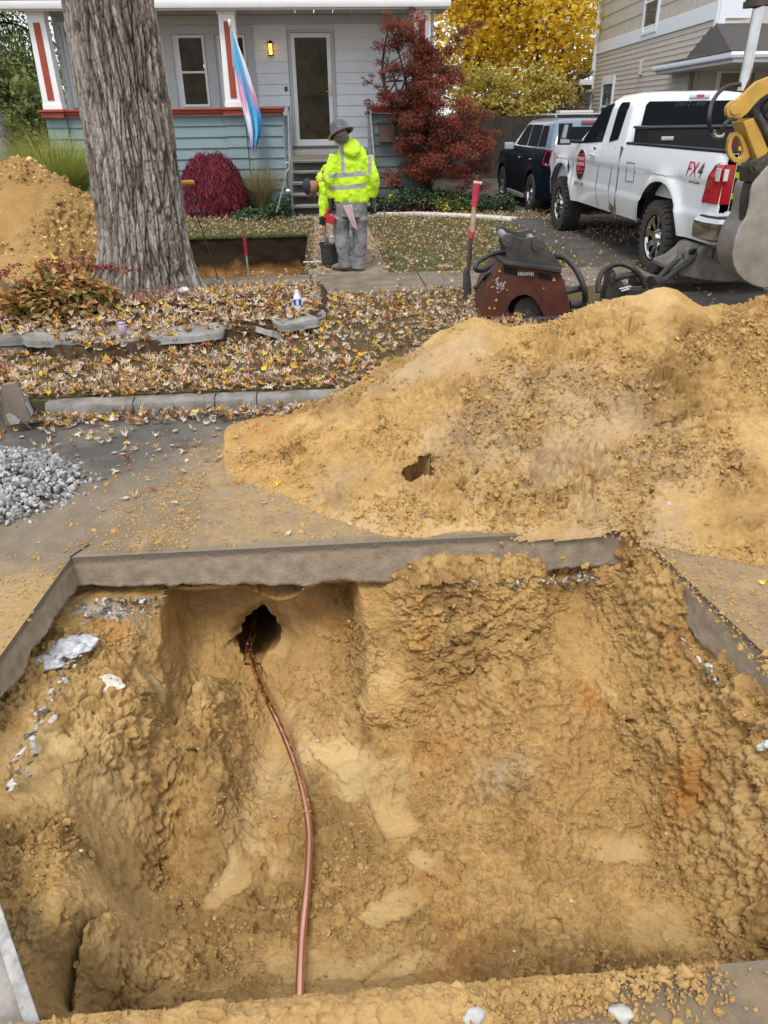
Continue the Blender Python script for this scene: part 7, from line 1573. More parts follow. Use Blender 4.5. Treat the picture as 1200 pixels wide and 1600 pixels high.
def worker_standing():
    Y=9.92; g=at_y(547,427,Y); base=(g.x,Y,0.015); root=thing('person',base,'standing worker seen from behind in lime hi-vis hoodie, grey jeans and hard hat','person','workers on the front walk')
    z0=lambda py: at_y(548,py,Y).z
    body=MB(); sk=M_SKIN
    hc=J(532,213,9.84); nk=J(541,226,Y)
    limb(body,dens([(J(548,318,Y),.155,.105),(J(548,296,Y),.15,.10),(J(547,262,Y),.16,.10),(J(545,240,Y),.12,.08),(nk,.06,.06),(J(536,220,Y-.02),.055,.06)]))
    hd=[]; 
    for k in range(9):
        t=k/8; a=pi*t; c=hc+Vector((.03-.055*t,-.0,-.115+.235*t)); r=sin(max(.12,a*.97))*.5+.02; hd.append((c,.155*r+.01,.19*r+.01))
    limb(body,hd)
    body.tube([hc+Vector((-.075,.08,-.02)),hc+Vector((-.09,.115,-.035))],[.018,.012],8)      # nose
    for s in (-1,1): body.box(hc+Vector((s*.078-.0,.0,-.02)),(.018,.04,.06))                   # ears
    for s,(sh,el,wr) in ((-1,((524,241),(515,277),(516,314))),(1,((571,243),(584,279),(583,313)))):
        S,E_,W=J(*sh,Y),J(*el,Y-.04),J(*wr,Y+.02); limb(body,dens([(S.lerp(E_,.15),.035,.035),(E_,.038,.038),(W,.028,.026)])); hand(body,W,(-.05*s,.1,-1),(-s*.3,1,0),.7)
    for s,(h,k_,a) in ((-1,((536,322),(538,372),(540,415))),(1,((561,322),(562,372),(560,417)))):
        H_,K_,A_=J(*h,Y),J(*k_,Y+.03),J(*a,Y); limb(body,dens([(H_,.085,.09),(K_,.06,.062),(A_,.04,.045)]))
    remeshed(body,'body',sk,root,.010)
    bz=root.location.z; m=hivis('hivis_hoodie',z0(272)-bz,z0(291)-bz,.052,(J(535,250,Y).x-base[0],J(577,250,Y).x-base[0]),z0(272)-bz,-.06)
    jk=MB(); limb(jk,dens([(J(549,316,Y),.215,.13),(J(549,306,Y),.225,.14),(J(549,285,Y),.215,.14),(J(548,262,Y),.21,.135),(J(547,245,Y),.205,.12),(J(545,235,Y),.165,.10),(J(542,226,Y),.085,.08)],4),18)
    for s,(sh,el,wr) in ((-1,((525,244),(515,277),(517,309))),(1,((571,246),(584,280),(583,308)))):
        limb(jk,dens([(J(*sh,Y),.090,.09),(J(sh[0]+(el[0]-sh[0])*.5,(sh[1]+el[1])/2,Y-.02),.080,.084),(J(*el,Y-.04),.075,.078),(J((el[0]+wr[0])/2,(el[1]+wr[1])/2,Y-.0),.068,.068),(J(*wr,Y+.02),.048,.048)],4))
    # hood lying on the back
    limb(jk,dens([(J(541,222,Y+.02),.075,.075),(J(547,229,Y-.06),.125,.085),(J(551,238,Y-.12),.10,.05),(J(553,246,Y-.13),.04,.025)],4))
    remeshed(jk,'hoodie',m,root,.010,(.07,.034),3)
    tr=MB(); mj=mat('faded_grey_jeans',(.235,.235,.245),.85,noise=(5,.5,(.12,.115,.11)),bump=(120,.3)); limb(tr,dens([(J(548,306,Y),.185,.125),(J(549,322,Y),.20,.14),(J(549,338,Y),.195,.14)],3),16)
    for s,pts in ((-1,((534,338,.105),(533,360,.098),(536,385,.090),(539,405,.085),(541,417,.088))),(1,((563,338,.105),(562,360,.095),(562,385,.088),(560,405,.083),(560,419,.086)))):
        limb(tr,dens([(J(a,b,Y+(.03 if b==360 else 0)),r,r*1.05) for a,b,r in pts],4))
    remeshed(tr,'jeans',mj,root,.011,(.075,.035),5)
    bt=MB(); mb_=mat('dusty_work_boot',(.17,.14,.11),.85,noise=(14,.4))
    for (a,b,dx,dy) in ((541,417,-.75,.45),(561,420,.1,.9)):
        A_=J(a,b,Y); A_.z=.09; d=Vector((dx,dy,0)).normalized(); limb(bt,dens([(A_+Vector((0,0,.06)),.062,.06),(A_,.062,.062)],2)); limb(bt,dens([(Vector((A_.x,A_.y,.062))-d*.07,.045,.045),(Vector((A_.x,A_.y,.07))+d*.05,.052,.052),(Vector((A_.x,A_.y,.055))+d*.15,.052,.04),(Vector((A_.x,A_.y,.045))+d*.205,.035,.025)],3))
        remeshed(bt,'boot',mb_,root,.009); bt=MB()
    gl=MB(); mg=mat('dark_glove',(.035,.035,.035),.8,noise=(20,.4))
    for s,(wr) in ((-1,(516,312)),(1,(583,311))): 
        W=J(*wr,Y+.02); limb(gl,[(W+Vector((0,0,.03)),.036,.036),(W-Vector((0,0,.02)),.034,.03)]); hand(gl,W-Vector((0,0,.01)),(-.08*s,.1,-1),(-s*.3,1,0),.8,1.12)
        remeshed(gl,'glove',mg,root,.007,smooth=1); gl=MB()
    # full-brim hard hat, tipped forward and left
    ht=MB(); M_=Matrix.Rotation(R_(-16),3,'X')@Matrix.Rotation(R_(-20),3,'Y'); prof=[(.148,-.012),(.165,-.004),(.178,-.010),(.172,.004),(.140,.010),(.128,.04),(.118,.085),(.090,.125),(.045,.146),(.0,.150)]
    c=hc+Vector((.005,-.0,.035)); rings=[]
    for r,z in prof: rings.append([c+M_@Vector((r*cos(2*pi*k/28)*.92,r*sin(2*pi*k/28)*1.05,z)) for k in range(28)])
    ht.loft(rings,caps=False); ht.tube([c+M_@Vector((0,-.13,.05)),c+M_@Vector((0,-.05,.145)),c+M_@Vector((0,.08,.135))],.012,6); ht.build('hard_hat',mat('charcoal_hat',(.055,.062,.068),.4),root,smooth=True,auto=60)
    hr=MB(); limb(hr,[(hc+Vector((.022,-.045,-.07)),.05,.035),(hc+Vector((.02,-.050,-.03)),.080,.055),(hc+Vector((.01,-.055,.02)),.078,.06)]); remeshed(hr,'hair',mat('grey_hair',(.12,.12,.125),.9,noise=(60,.5)),root,.008)
    rg=MB(); V=[]; nu,nv=24,30
    for i in range(nu):
        for j in range(nv):
            u=i/(nu-1); v=j/(nv-1); px=536+14*u*(1-.45*v)+13*v**1.1+2*v; py=321+v*(34+6*u)-2*u; p=J(px,py,Y-.165-.03*v); V.append((p.x,p.y-.018*sin(u*15+v*3)-.012*sin(u*31),p.z))
    o=mesh_np('rag',V,grid_faces(nu,nv),mat('pink_striped_rag',(.50,.30,.32),.9,noise=(40,.5,(.60,.52,.52))),root)
    return root
def worker_bending():
    root=thing('person',(.38,10.75,.015),'worker bending forward in lime hi-vis top and navy white cap behind the standing worker','person','workers on the front walk')
    hc=J(488,293,10.55); pel=Vector((.50,10.8,.90)); nk=hc+Vector((.16,.06,.06)); ch=Vector((.05,10.60,1.03))
    body=MB(); limb(body,dens([(pel,.15,.13),(Vector((.38,10.75,1.0)),.14,.13),(ch,.17,.15),(nk,.06,.06),(hc+Vector((.06,.02,.03)),.05,.05)],4))
    hd=[]
    for k in range(9):
        t=k/8; a=pi*t; c=hc+Vector((.085-.17*t,-.01,.045-.09*t)); r=sin(max(.12,a*.97)); hd.append((c,.03+.062*r,.03+.068*r))
    limb(body,hd); body.tube([hc+Vector((-.03,-.015,-.085)),hc+Vector((-.045,-.02,-.125))],[.02,.012],8); body.box(hc+Vector((.01,-.09,.0)),(.04,.015,.06))
    body.tube([hc+Vector((.03,-.02,-.08)),hc+Vector((.02,-.02,-.11))],[.03,.02],8)
    for s,dy in ((-1,-.17),(1,.17)):
        S=ch+Vector((-.02,dy,-.02)); E_=S+Vector((-.02,-.02,-.28)); W=E_+Vector((-.02,-.02,-.24)); limb(body,dens([(S,.05,.05),(E_,.04,.04),(W,.028,.026)])); hand(body,W,(-.1,0,-1),(0,-s,.1),.9)
        H_=Vector((.50,10.8+dy*.6,.86)); K_=Vector((.40,10.78+dy*.8,.46)); A_=Vector((.30+.1*(s>0),10.78+dy,.09)); limb(body,dens([(H_,.085,.085),(K_,.06,.06),(A_,.042,.045)]))
    remeshed(body,'body',mat('brown_skin',(.27,.125,.07),.5,noise=(12,.15)),root,.010)
    jk=MB(); limb(jk,dens([(pel+Vector((-.05,0,.03)),.20,.17),(Vector((.36,10.74,1.02)),.19,.17),(ch+Vector((0,0,.02)),.21,.18),(nk+Vector((.04,.0,.02)),.15,.14),(nk+Vector((-.02,0,0)),.10,.10),(nk+Vector((-.075,-.02,-.02)),.082,.082)],4))
    for s,dy in ((-1,-.18),(1,.18)):
        S=ch+Vector((-.02,dy,-.0)); E_=S+Vector((-.02,-.02,-.28)); limb(jk,dens([(S,.085,.085),(E_,.07,.07),(E_+Vector((-.02,-.02,-.19)),.05,.05)],3))
    remeshed(jk,'hivis_top',hivis('hivis_top',.99,9,.05),root,.011,(.1,.05))
    tr=MB(); limb(tr,dens([(pel+Vector((-.03,0,.0)),.17,.15),(Vector((.50,10.8,.80)),.18,.16)],3))
    for s,dy in ((-1,-.17),(1,.17)): limb(tr,dens([(Vector((.50,10.8+dy*.6,.84)),.115,.115),(Vector((.38,10.78+dy*.8,.46)),.095,.095),(Vector((.28+.1*(s>0),10.78+dy,.12)),.08,.08)],4))
    remeshed(tr,'jeans',mat('pale_jeans',(.28,.31,.36),.85,noise=(6,.35),bump=(120,.3)),root,.011,(.075,.05))
    bt=MB()
    for s,dy in ((-1,-.17),(1,.17)):
        x=.28+.1*(s>0); limb(bt,dens([(Vector((x+.06,10.78+dy,.06)),.045,.045),(Vector((x-.04,10.78+dy,.07)),.052,.055),(Vector((x-.17,10.78+dy,.045)),.04,.035)],3))
        remeshed(bt,'boot',mat('dusty_work_boot',(.17,.14,.11),.85),root,.009); bt=MB()
    cp=MB(); M_=Matrix.Rotation(R_(-105),3,'Y'); c=hc+Vector((-.03,-.01,.012)); rings=[]
    for r,z in ((.100,-.02),(.102,.02),(.092,.06),(.06,.088),(.0,.095)): rings.append([c+M_@Vector((r*cos(2*pi*k/24)*1.02,r*sin(2*pi*k/24)*.92,z)) for k in range(24)])
    cp.loft(rings,caps=False); cp.build('cap',mat('navy_cap',(.018,.02,.035),.8),root,smooth=True,auto=60)
    cp=MB(); cp.loft([[c+M_@Vector((r*cos(R_(180+a)),r*sin(R_(180+a))*.93,z)) for a in range(-48,49,12)] for r,z in ((.104,.0),(.100,.035),(.085,.068))],closed=False,caps=False); cp.loft([[c+M_@Vector((r*cos(R_(180+a)),r*sin(R_(180+a))*.9,-.02-.0*r)) for a in range(-50,51,10)] for r in (.098,.13,.165)],closed=False,caps=False); cp.build('cap_front',mat('cap_white',(.55,.56,.60),.8),root,smooth=True)
worker_standing(); worker_bending()
def held_tool():
    c=J(511,342,9.85); root=thing('red_power_tool',c,'red cordless power tool hanging from the standing worker left hand','power tool'); mb=MB(); M_=Matrix.Rotation(.4,3,'Y'); mb.box(c+Vector((.02,0,0)),(.14,.09,.09),M_); mb.cyl(c+Vector((0,0,.04)),c+Vector((.02,0,.12)),.02,.024,10); mb.build('housing',mat('tool_red',(.42,.012,.02),.4),root,bevel=.02)
    mb=MB(); mb.box(c+Vector((-.055,0,-.02)),(.07,.10,.10),M_); mb.cyl(c+Vector((-.1,0,0)),c+Vector((-.05,0,0)),.025,.03,12); mb.build('battery',M_BLKP,root,bevel=.012)
held_tool()
# ================================================================== small things
def bucket_of_tools():
    c=at_z(517,418,.02); x,y=c.x,c.y+.1; root=thing('pail',(x,y,.015),'dark grey plastic pail full of tools at the feet of the standing worker','bucket')
    mb=MB(); n=28; prof=[(.105,0),(.108,.02),(.128,.26),(.136,.265),(.136,.285),(.142,.29),(.142,.30),(.128,.30),(.12,.06),(0,.05)]
    mb.loft([[(x+r*cos(2*pi*k/n),y+r*sin(2*pi*k/n),.015+z) for k in range(n)] for r,z in prof],caps=False); mb.build('pail_body',mat('charcoal_plastic',(.035,.038,.04),.5,noise=(8,.35)),root,smooth=True,auto=50)
    mb=MB(); mb.tube([(x+.142*cos(a),y+.142*sin(a)*1.0-.02*sin(a),.29-.10*sin(a)) for a in [pi+pi*k/12 for k in range(13)]],.004,6); mb.build('bail_handle',M_CHR,root,smooth=True)
    t=thing('tool_bundle',(x,y,.12),'bundle of wrenches and rags sticking out of the dark pail','tools'); mb=MB(); r=random.Random(2)
    for k in range(9): a=r.uniform(0,6.3); d=r.uniform(.02,.08); mb.bar((x+d*cos(a)*.5,y+d*sin(a)*.5,.10),(x+d*cos(a)*1.4,y+d*sin(a)*1.4,.34+r.uniform(0,.12)),.018,.014)
    mb.build('tool_handle',mat('worn_metal',(.30,.28,.25),.45,.6,noise=(12,.4)),t,bevel=.003)
    V,F=CLODS[2]; mesh_np('rag',V*np.array([.07,.06,.07])+np.array([x+.04,y,.34]),F,mat('dirty_rag',(.42,.38,.33),.9,noise=(30,.4)),t)
bucket_of_tools()
def ground_bars():
    for i,(a,b,lab,c) in enumerate((((474,410),(506,409),'pale steel bar lying on the walk left of the dark pail',(.5,.48,.42)),((488,417),(509,414),'short dark wrench lying below the pale bar beside the pail',(.09,.09,.09)))):
        p=at_z(*a,.04); q=at_z(*b,.04); r=thing('steel_bar' if i==0 else 'wrench',p,lab,'tool'); mb=MB(); mb.tube([p,q],.014,8); mb.cyl(p+(q-p)*.6,p+(q-p)*.75,.026,.026,8); mb.build('shaft',mat('bar_steel'+str(i),c,.5,.5,noise=(15,.3)),r,smooth=True,auto=30)
ground_bars()
def stake():
    t=at_y(382,371,10.3); b=at_y(388,428,10.3); r=thing('marked_stake',b,'red topped marking stake leaning at the edge of the yard trench','stake'); m_=t+(b-t)*.48
    g=MB(); g.cyl(t,m_,.022,.020,8); g.build('red_sleeve',mat('safety_red',(.42,.012,.03),.5),r,smooth=True,auto=30); g=MB(); g.cyl(m_,b+(b-t)*.2,.013,.011,8); g.build('shaft',mat('pale_wood',(.42,.38,.33),.8,noise=(20,.3)),r,smooth=True,auto=30)
    t=at_y(291,286,8.95); b=at_y(341,436,8.95); r=thing('soil_probe',b,'thin soil probe with yellow T handle leaning beside the big tree','probe'); g=MB(); g.tube([t,b],.007,8); g.build('rod',mat('dark_rod',(.05,.05,.055),.5,.6),r,smooth=True)
    g=MB(); a=t+Vector((-.10,0,0)); c=t+Vector((.085,.0,.008)); g.tube([a,a.lerp(c,.1),a.lerp(c,.9),c],[.018,.024,.024,.018],12); g.build('handle',mat('yellow_grip',(.62,.36,.03),.5),r,smooth=True)
    # yellow marker flag
    b=at_y(92,440,8.1); t=at_y(78,397,8.1); r=thing('marker_flag',b,'small bright yellow marker flag on a wire behind the fading plant','flag'); g=MB(); g.tube([t,b],.003,6); g.build('wire',mat('wire_grey',(.3,.3,.3),.5,.5),r)
    V=[];nu,nv=10,14
    for i in range(nu):
        for j in range(nv): u=i/(nu-1); v=j/(nv-1); px=78+ (16*v)*1.0+ (2+6*sin(v*pi))*u - 4*u*v; py=397+30*v- 4*u*(1-v)+2*u; p=at_y(px,py,8.1); V.append((p.x,p.y+.012*sin(v*7+u*3),p.z))
    mesh_np('pennant',V,grid_faces(nu,nv),mat('flag_yellow',(.82,.66,.02),.6),r)
    # shovel standing by the compactor
    y=8.1; P=[at_y(745,287,y),at_y(741,322,y),at_y(738,362,y),at_y(736,372,y),at_y(733,410,y),at_y(729,425,y),at_y(731,472,y)]
    r=thing('spud_bar',P[-1],'long red topped digging spade stuck upright in the lawn left of the compactor','shovel'); g=MB(); g.tube([P[0]+Vector((0,0,.0)),P[0].lerp(P[1],.5),P[1]],[.036,.033,.030],10); g.build('red_grip',mat('faded_red',(.45,.025,.05),.6,noise=(12,.3)),r,smooth=True,auto=40)
    g=MB(); g.tube([P[0]+Vector((-.035,0,.012)),P[0]+Vector((.05,0,.0))],.018,8); g.build('cross_grip',mat('weathered_wood',(.40,.33,.27),.85,noise=(20,.3)),r,smooth=True,auto=40)
    g=MB(); g.tube([P[1],P[2]],[.024,.024],10); g.build('wooden_shaft',mat('sanded_ash',(.42,.30,.20),.8,noise=(14,.35)),r,smooth=True); g=MB(); g.tube([P[2],P[3]],[.028,.028],10); g.build('red_collar',mat('faded_red',(.45,.025,.05),.6),r,smooth=True)
    g=MB(); g.tube(spline(P[3:6],5),[.022]*11,8); q=P[5]; e=P[6]; g.loft([[c+Vector((dx,0,0)) +Vector((0,dy,0)) for dx,dy in ((-w_,0),(-w_*.5,-.014),(w_*.5,-.014),(w_,0),(w_*.5,.006),(-w_*.5,.006))] for c,w_ in ((q+Vector((0,0,.05)),.02),(q,.038),(q.lerp(e,.4),.045),(e,.045),(e+Vector((0,0,-.05)),.03))]); g.build('blade',mat('dull_steel',(.085,.085,.08),.5,.6,noise=(14,.4)),r,smooth=True,auto=50)
stake()
def hook():
    p=[(432,332),(438,310),(444,288),(447,270),(452,262),(450,254),(446,256),(447,262)]; P=[at_y(a,b,15.4) for a,b in p]; r=thing('plant_hook',P[0],'curved metal garden hook standing in ground cover left of the steps','garden hook'); g=MB(); g.tube(spline(P,4),.014,8); g.build('hook_rod',mat('galvanised_rod',(.42,.42,.42),.35,.7),r,smooth=True); g=MB(); q=at_y(450,298,15.4); g.tube([q+Vector((0,0,-.03)),q,q+Vector((0,0,.03))],[.03,.05,.02],10); g.build('insulator',mat('pale_ball',(.75,.75,.73),.25),r,smooth=True)
hook()
# edging stones of the tree bed, each laid separately
def slab(label,cx,cy,L_,W_,T_,rot,z,seed,tilt=0.0,tone=0):
    r=np.random.default_rng(seed); bm=bmesh.new(); bmesh.ops.create_cube(bm,size=1); bmesh.ops.subdivide_edges(bm,edges=bm.edges,cuts=9,use_grid_fill=True); V=np.array([v.co[:] for v in bm.verts]); F=np.array([[v.index for v in f.verts] for f in bm.faces]); bm.free()
    k=V.copy(); off=seed*3.7; sx=1-.30*np.abs(V[:,1])*(.5+.8*r.random()); V[:,0]*=sx; V[:,1]*=1-.5*np.maximum(0,np.abs(V[:,0])-.28)*(.4+1.2*r.random()); V=V*np.array([L_,W_,T_])
    Q=V+off; V[:,2]+=fbm(Q,5,4,600+seed)*.022*(k[:,2]>0)+fbm(Q,22,3,601)*.006; V[:,0]+=fbm(Q,7,3,602+seed)*.03; V[:,1]+=fbm(Q,7,3,603+seed)*.03+np.round(k[:,2]*4)/4*.014
    c,s=cos(R_(rot)),sin(R_(rot)); Z=V[:,2]+V[:,1]*tilt; X=V[:,0]*c-V[:,1]*s; Y=V[:,0]*s+V[:,1]*c; P=np.stack([X+cx,Y+cy,Z+z],1)
    m=mat('slate'+str(tone),[(.24,.235,.215),(.34,.33,.31),(.15,.145,.13)][tone],.85,0,.2,(5,.45),(26,.8)); o=mesh_np('edging_stone',P,F,m,None,True,True); o.location=(0,0,0); tag(o,label,'stone','stones edging the tree bed'); return o
def stones():
    def c(px,py,z=.12): return at_z(px,py,z)
    L_=[('dark edging slab at the left edge of the frame',(22,530),.45,.20,.06,2,.12,0.0,2),('longest grey edging slab below the fading orange plant',(97,530),.66,.20,.06,-5,.135,.1,0),('short tan edging slab with a drink can standing on it',(182,528),.46,.26,.07,4,.12,0,1),
        ('wide flat edging slab right of the drink can',(290,522),.70,.26,.055,14,.12,.12,0),('small grey stone tilted towards the street',(421,521),.24,.13,.06,-50,.08,-.5,1),('flat edging slab under the water bottle',(462,505),.42,.20,.06,26,.10,.1,0),('upright pale stone right of the water bottle',(491,490),.22,.17,.06,72,.10,.1,1),('small pale stone behind the others at the bed corner',(490,468),.20,.14,.09,80,.08,0,1),
        ('pale lower edging slab beneath the longest grey slab',(135,549),.62,.15,.09,-3,.035,0,1),('lower edging stone at the left edge near the scoop',(10,546),.34,.14,.07,0,.04,0,1),('small dark stone wedged between two bigger edging slabs',(375,515),.22,.14,.06,8,.06,0,2)]
    for i,(lab,p,a,b,t,rot,z,tl,tone) in enumerate(L_): q=c(*p,z=z); slab(lab,q.x,q.y,a,b,t,rot,z,20+i,tl,tone)
stones()
def can_and_bottle():
    p=at_z(193,524,.165); x,y,z=p; r=thing('drink_can',p,'small lilac drink can standing on the tan edging slab','can'); g=MB(); n=24
    g.loft([[(x+q*cos(2*pi*k/n),y+q*sin(2*pi*k/n),z+h) for k in range(n)] for q,h in ((.026,0),(.033,.008),(.033,.105),(.027,.12))],caps=True); g.build('can_body',mat('lilac_can',(.42,.30,.46),.35,.3,noise=(16,.25,(.60,.52,.62))),r,smooth=True,auto=50)
    g=MB(); g.loft([[(x+q*cos(2*pi*k/n),y+q*sin(2*pi*k/n),z+h) for k in range(n)] for q,h in ((.0335,.098),(.0335,.106))],caps=False); g.build('purple_band',mat('purple_band',(.16,.03,.20),.4),r,smooth=True); g=MB(); g.cyl((x,y,z+.118),(x,y,z+.126),.028,.027,24); g.build('can_lid',M_CHR,r,smooth=True,auto=40)
    p=at_z(466,492,.13); x,y,z=p; r=thing('water_bottle',p,'clear plastic water bottle with a blue label standing on the bed corner','bottle'); g=MB()
    g.loft([[(x+q*cos(2*pi*k/n),y+q*sin(2*pi*k/n),z+h) for k in range(n)] for q,h in ((.03,0),(.034,.01),(.033,.05),(.036,.06),(.036,.15),(.034,.17),(.016,.205),(.014,.215))]); g.build('bottle_body',mat('clear_plastic',(.62,.64,.64),.1,0,.6),r,smooth=True,auto=50)
    g=MB(); g.loft([[(x+q*cos(2*pi*k/n),y+q*sin(2*pi*k/n),z+h) for k in range(n)] for q,h in ((.0372,.095),(.0372,.15))],caps=False); g.build('label',mat('blue_label',(.03,.10,.42),.4),r,smooth=True); g=MB(); g.box((x+.002,y-.037,z+.122),(.016,.004,.045)); g.build('label_mark',mat('label_white',(.7,.7,.72),.5),r); g=MB(); g.cyl((x,y,z+.212),(x,y,z+.23),.0165,.0165,16); g.build('cap',mat('bottle_cap',(.7,.72,.75),.4),r,smooth=True,auto=40)
    p=at_z(287,457,.23); x,y,z=p; r=thing('paper_scrap',p,'crumpled white paper cup lying in leaves at the foot of the tree','litter'); V,F=CLODS[1]; bm=bmesh.new(); bmesh.ops.create_icosphere(bm,subdivisions=3,radius=1); V=np.array([v.co[:] for v in bm.verts]); F=np.array([[v.index for v in f.verts] for f in bm.faces]); bm.free()
    V=V*np.array([.06,.035,.035])*(1+.35*fbm(V,2.5,3,611)[:,None])+np.array([x,y,z+.02]); mesh_np('crumpled_cup',V,F,mat('paper_white',(.68,.68,.68),.7),r)
can_and_bottle()
# copper service pipe
def pipe():
    pts=[((384,985),3.9,-.86)]; P=[Vector((-.62,4.3,-1.27)),Vector((-.575,3.80,-1.10))]
    for px,py,z in ((388,1012,-1.0),(398,1045,-1.0),(407,1070,-1.0),(421,1100,-.99),(440,1140,-1.02),(458,1185,-1.045),(470,1225,-1.055),(478,1262,-1.06),(483,1300,-1.06),(482,1345,-1.05),(478,1400,-1.03),(472,1460,-1.01),(469,1520,-.98),(467,1590,-.95)): P.append(at_z(px,py,z))
    r=thing('copper_pipe',P[8],'long copper water pipe curving out of the bored tunnel across the pit floor','pipe')
    m,nt,b=_new('copper'); N=nt.nodes.new; L=nt.links.new; tc=N('ShaderNodeTexCoord'); sp=N('ShaderNodeSeparateXYZ'); L(tc.outputs['Object'],sp.inputs[0]); nz=N('ShaderNodeTexNoise'); nz.inputs['Scale'].default_value=16; nz.inputs['Detail'].default_value=6; nz.inputs['Roughness'].default_value=.7; L(tc.outputs['Object'],nz.inputs[0])
    ad=N('ShaderNodeMath'); ad.operation='MULTIPLY_ADD'; ad.inputs[1].default_value=1.3; L(nz.outputs[0],ad.inputs[0]); L(sp.outputs[1],ad.inputs[2]); mr=N('ShaderNodeMapRange'); mr.inputs[1].default_value=2.35; mr.inputs[2].default_value=2.9; L(ad.outputs[0],mr.inputs[0])
    mx=N('ShaderNodeMixRGB'); L(mr.outputs[0],mx.inputs[0]); mx.inputs[1].default_value=(.78,.42,.32,1); mx.inputs[2].default_value=(.26,.15,.10,1); L(mx.outputs[0],b.inputs['Base Color'])
    m2=N('ShaderNodeMapRange'); m2.inputs[3].default_value=1.0; m2.inputs[4].default_value=.1; L(mr.outputs[0],m2.inputs[0]); L(m2.outputs[0],b.inputs['Metallic']); m3=N('ShaderNodeMapRange'); m3.inputs[3].default_value=.28; m3.inputs[4].default_value=.8; L(mr.outputs[0],m3.inputs[0]); L(m3.outputs[0],b.inputs['Roughness'])
    S=spline(P,10); V=[]; n=18; g=MB(); g.tube(S,[.0165+.0015*max(0,(q.y-2.3))*random.uniform(-1,1) for q in S],n); g.build('tube',m,r,smooth=True,auto=60)
    # dirt caked on the far length
    pos=[];sz=[]
    for i in range(300):
        q=S[random.randint(0,int(len(S)*.62))]; a=random.uniform(-.3,pi+.3); pos.append((q.x+.017*cos(a),q.y,q.z+.017*sin(a))); sz.append(random.uniform(.002,.006))
    scatter('caked_dirt',CLODS,np.array(pos),rot_mats(300,1.2),np.array(sz),M_SOIL,r,True,False,kind='stuff')
pipe()
# gravel heap at the left
def gravel():
    n=9000; V=clump_variants(8,1,.25,9); pts=[]
    while len(pts)<n:
        x=random.uniform(-3.6,-1.35); y=random.uniform(3.25,4.75); d=((x+2.75)/1.25)**2+((y-4.02)/.72)**2
        if d>1+random.gauss(0,.10): continue
        z=ZR+.14*max(0,1-d)**.7; pts.append((x,y,z+random.uniform(-.02,.012)))
    P=np.array(pts); s=np.clip(RNG.lognormal(-4.35,.33,n),.006,.028)
    m=ramp_mat('crushed_stone',[(0,(.085,.085,.085)),(.3,(.20,.20,.195)),(.6,(.33,.33,.325)),(.85,(.46,.46,.45)),(1,(.36,.31,.25))],.8,nscale=60)
    scatter('gravel',V,P,rot_mats(n,1.3),s,m,None,True,False,kind='stuff')
gravel()
